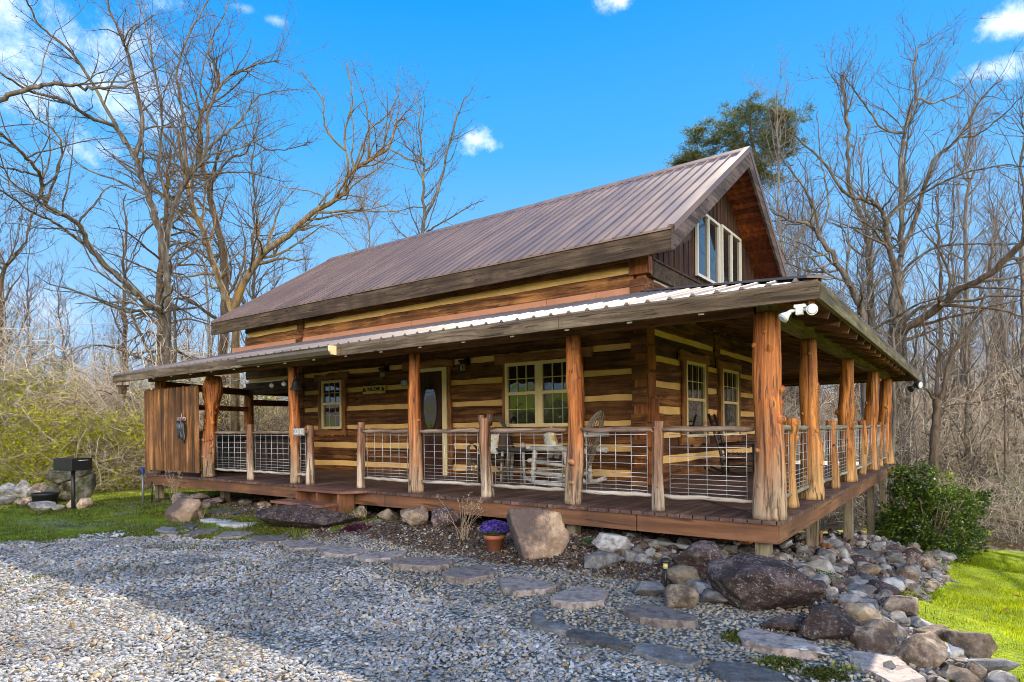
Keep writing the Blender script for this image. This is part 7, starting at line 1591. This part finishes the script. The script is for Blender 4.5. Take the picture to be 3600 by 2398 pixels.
def keep(c): return c[~((c[:, 0] > -15.5) & (c[:, 0] < 8) & (c[:, 1] < 14.5))]
twig_field('thicket', keep(wedge(11000, -150, 640, 17, 27, 0, 5.2, 1.3, 1)), 0, 1.5, .009, M['twig'], 'tangled bare brush and vines along the left edge of the lawn', .7, .5, 6, .42)
twig_field('thicket', keep(wedge(4000, -150, 1300, 24, 42, 0, 6.5, 1.2, 1)), 0, 2.0, .013, M['twig_dark'], 'brown tangle of branches behind the left thicket', .3, .7, 5, .35)
twig_field('thicket', keep(wedge(9000, 640, 1320, 22, 34, 0, 5.5, 1.3, 1)), 0, 1.7, .010, M['twig'], 'bare brush seen through the open end of the porch', .6, .6, 5, .4)
twig_field('thicket', keep(wedge(9500, 2600, 3700, 20, 32, 0, 4.8, 1.3, 1)), 0, 1.5, .009, M['twig'], 'bare brush and twigs in the wood right of the porch', .4, .7, 5, .4)
twig_field('thicket', keep(wedge(7000, 2600, 3700, 28, 50, 0, 9.5, 1.1, 1)), 0, 2.2, .014, M['twig_dark'], 'brown haze of branches deep in the right wood', .1, .9, 5, .3)
twig_field('thicket', keep(wedge(4500, 3000, 3700, 15, 20, -.1, 1.5, 1.3)), 0, .8, .006, M['twig'], 'low brush and reeds along the creek bank behind the right lawn', .6, .7, 5, .4)
twig_field('thicket', keep(wedge(5000, 1300, 2700, 30, 50, 0, 7, 1.2, 1)), 0, 2.2, .013, M['twig_dark'], 'brown branches of the wood behind the cabin', .2, .8, 5, .3)
c = keep(wedge(520, -150, 640, 17, 24, 0, 4.5, 1.0, 1)); twig_field('thicket', c, 0, 3.4, .015, M['bark_vine'], 'thick pale vines arching through the left thicket', .7, .7, 9, .24)
c = keep(wedge(420, 2700, 3700, 20, 32, 0, 3.5, 1.0, 1)); twig_field('thicket', c, 0, 3.0, .014, M['bark_vine'], 'fallen limbs and pale canes in the right wood', .4, .6, 8, .2)
c = keep(wedge(160, 640, 1320, 22, 30, 0, 4, 1.0, 1)); twig_field('thicket', c, 0, 3.0, .014, M['bark_vine'], 'pale vines seen through the open end of the porch', .6, .7, 8, .24)
c = wedge(14000, -150, 600, 16.6, 23, 0, 3.9, 1.0, 1); c = c[fnoise(c[:, 0], c[:, 2] * 2.5 + c[:, 1], .9, 6) > -.1]; n = len(c)
def leafcloud(name, c, s, m, label):
    n = len(c); A_m = rotm(n, 1.2); q = np.array([(-1, 0, 0), (0, -.5, .1), (1, 0, 0), (0, .5, .1)], float)
    k = 6; cc = np.repeat(c, k, 0) + rng.normal(0, .16, (n * k, 3)); A_m = rotm(n * k, 1.2); Pq = np.einsum('nij,kj->nki', A_m, q) * (s * rng.uniform(.5, 1.3, n * k))[:, None, None] + cc[:, None, :]
    return tag(rawmesh(name, Pq.reshape(-1, 3), np.arange(n * k * 4).reshape(-1, 4), m), label, kind='stuff')
leafcloud('honeysuckle', c, .046, M['vineleaf'], 'yellow-green young leaves spread through the left thicket')
c = wedge(1500, 2950, 3700, 15, 30, 0, 1.8, 1.0); leafcloud('undergrowth', keep(c), .04, M['holly'], 'scattered green leaves in the undergrowth at right')
c = wedge(700, 640, 1300, 20, 30, 0, 3.5, 1.0); leafcloud('undergrowth', keep(c), .045, M['vineleaf'], 'scattered green leaves in the brush behind the open porch')
for k in range(9):
    x = -24 + k * 3.4; y = -15.5 - (k * 7 % 4) * 1.3; rd = 1.0 + .25 * (k % 4)
    tag(leafblob('evergreen_shrub', (x, y, g1(x, y) + rd * .7), rd, 2600, .09, M['holly'], .9, None, False, .3), 'one of the evergreen shrubs across the drive reflected in the windows', 'shrub', 'shrubs across the drive')
# trees across the drive, seen in the windows
r = random.Random(77)
for k in range(16):
    x = -34 + k * 3.6 + r.uniform(-1, 1); y = -27 - r.uniform(0, 8); o = copy_tree(first[k % 6]); o.location = (x, y, g1(x, y)); o.rotation_euler = (0, 0, r.uniform(0, 6)); s = r.uniform(.7, 1); o.scale = (s, s, s)
    o['label'] = 'one of the bare trees across the drive reflected in the windows'; o['group'] = 'trees across the drive'
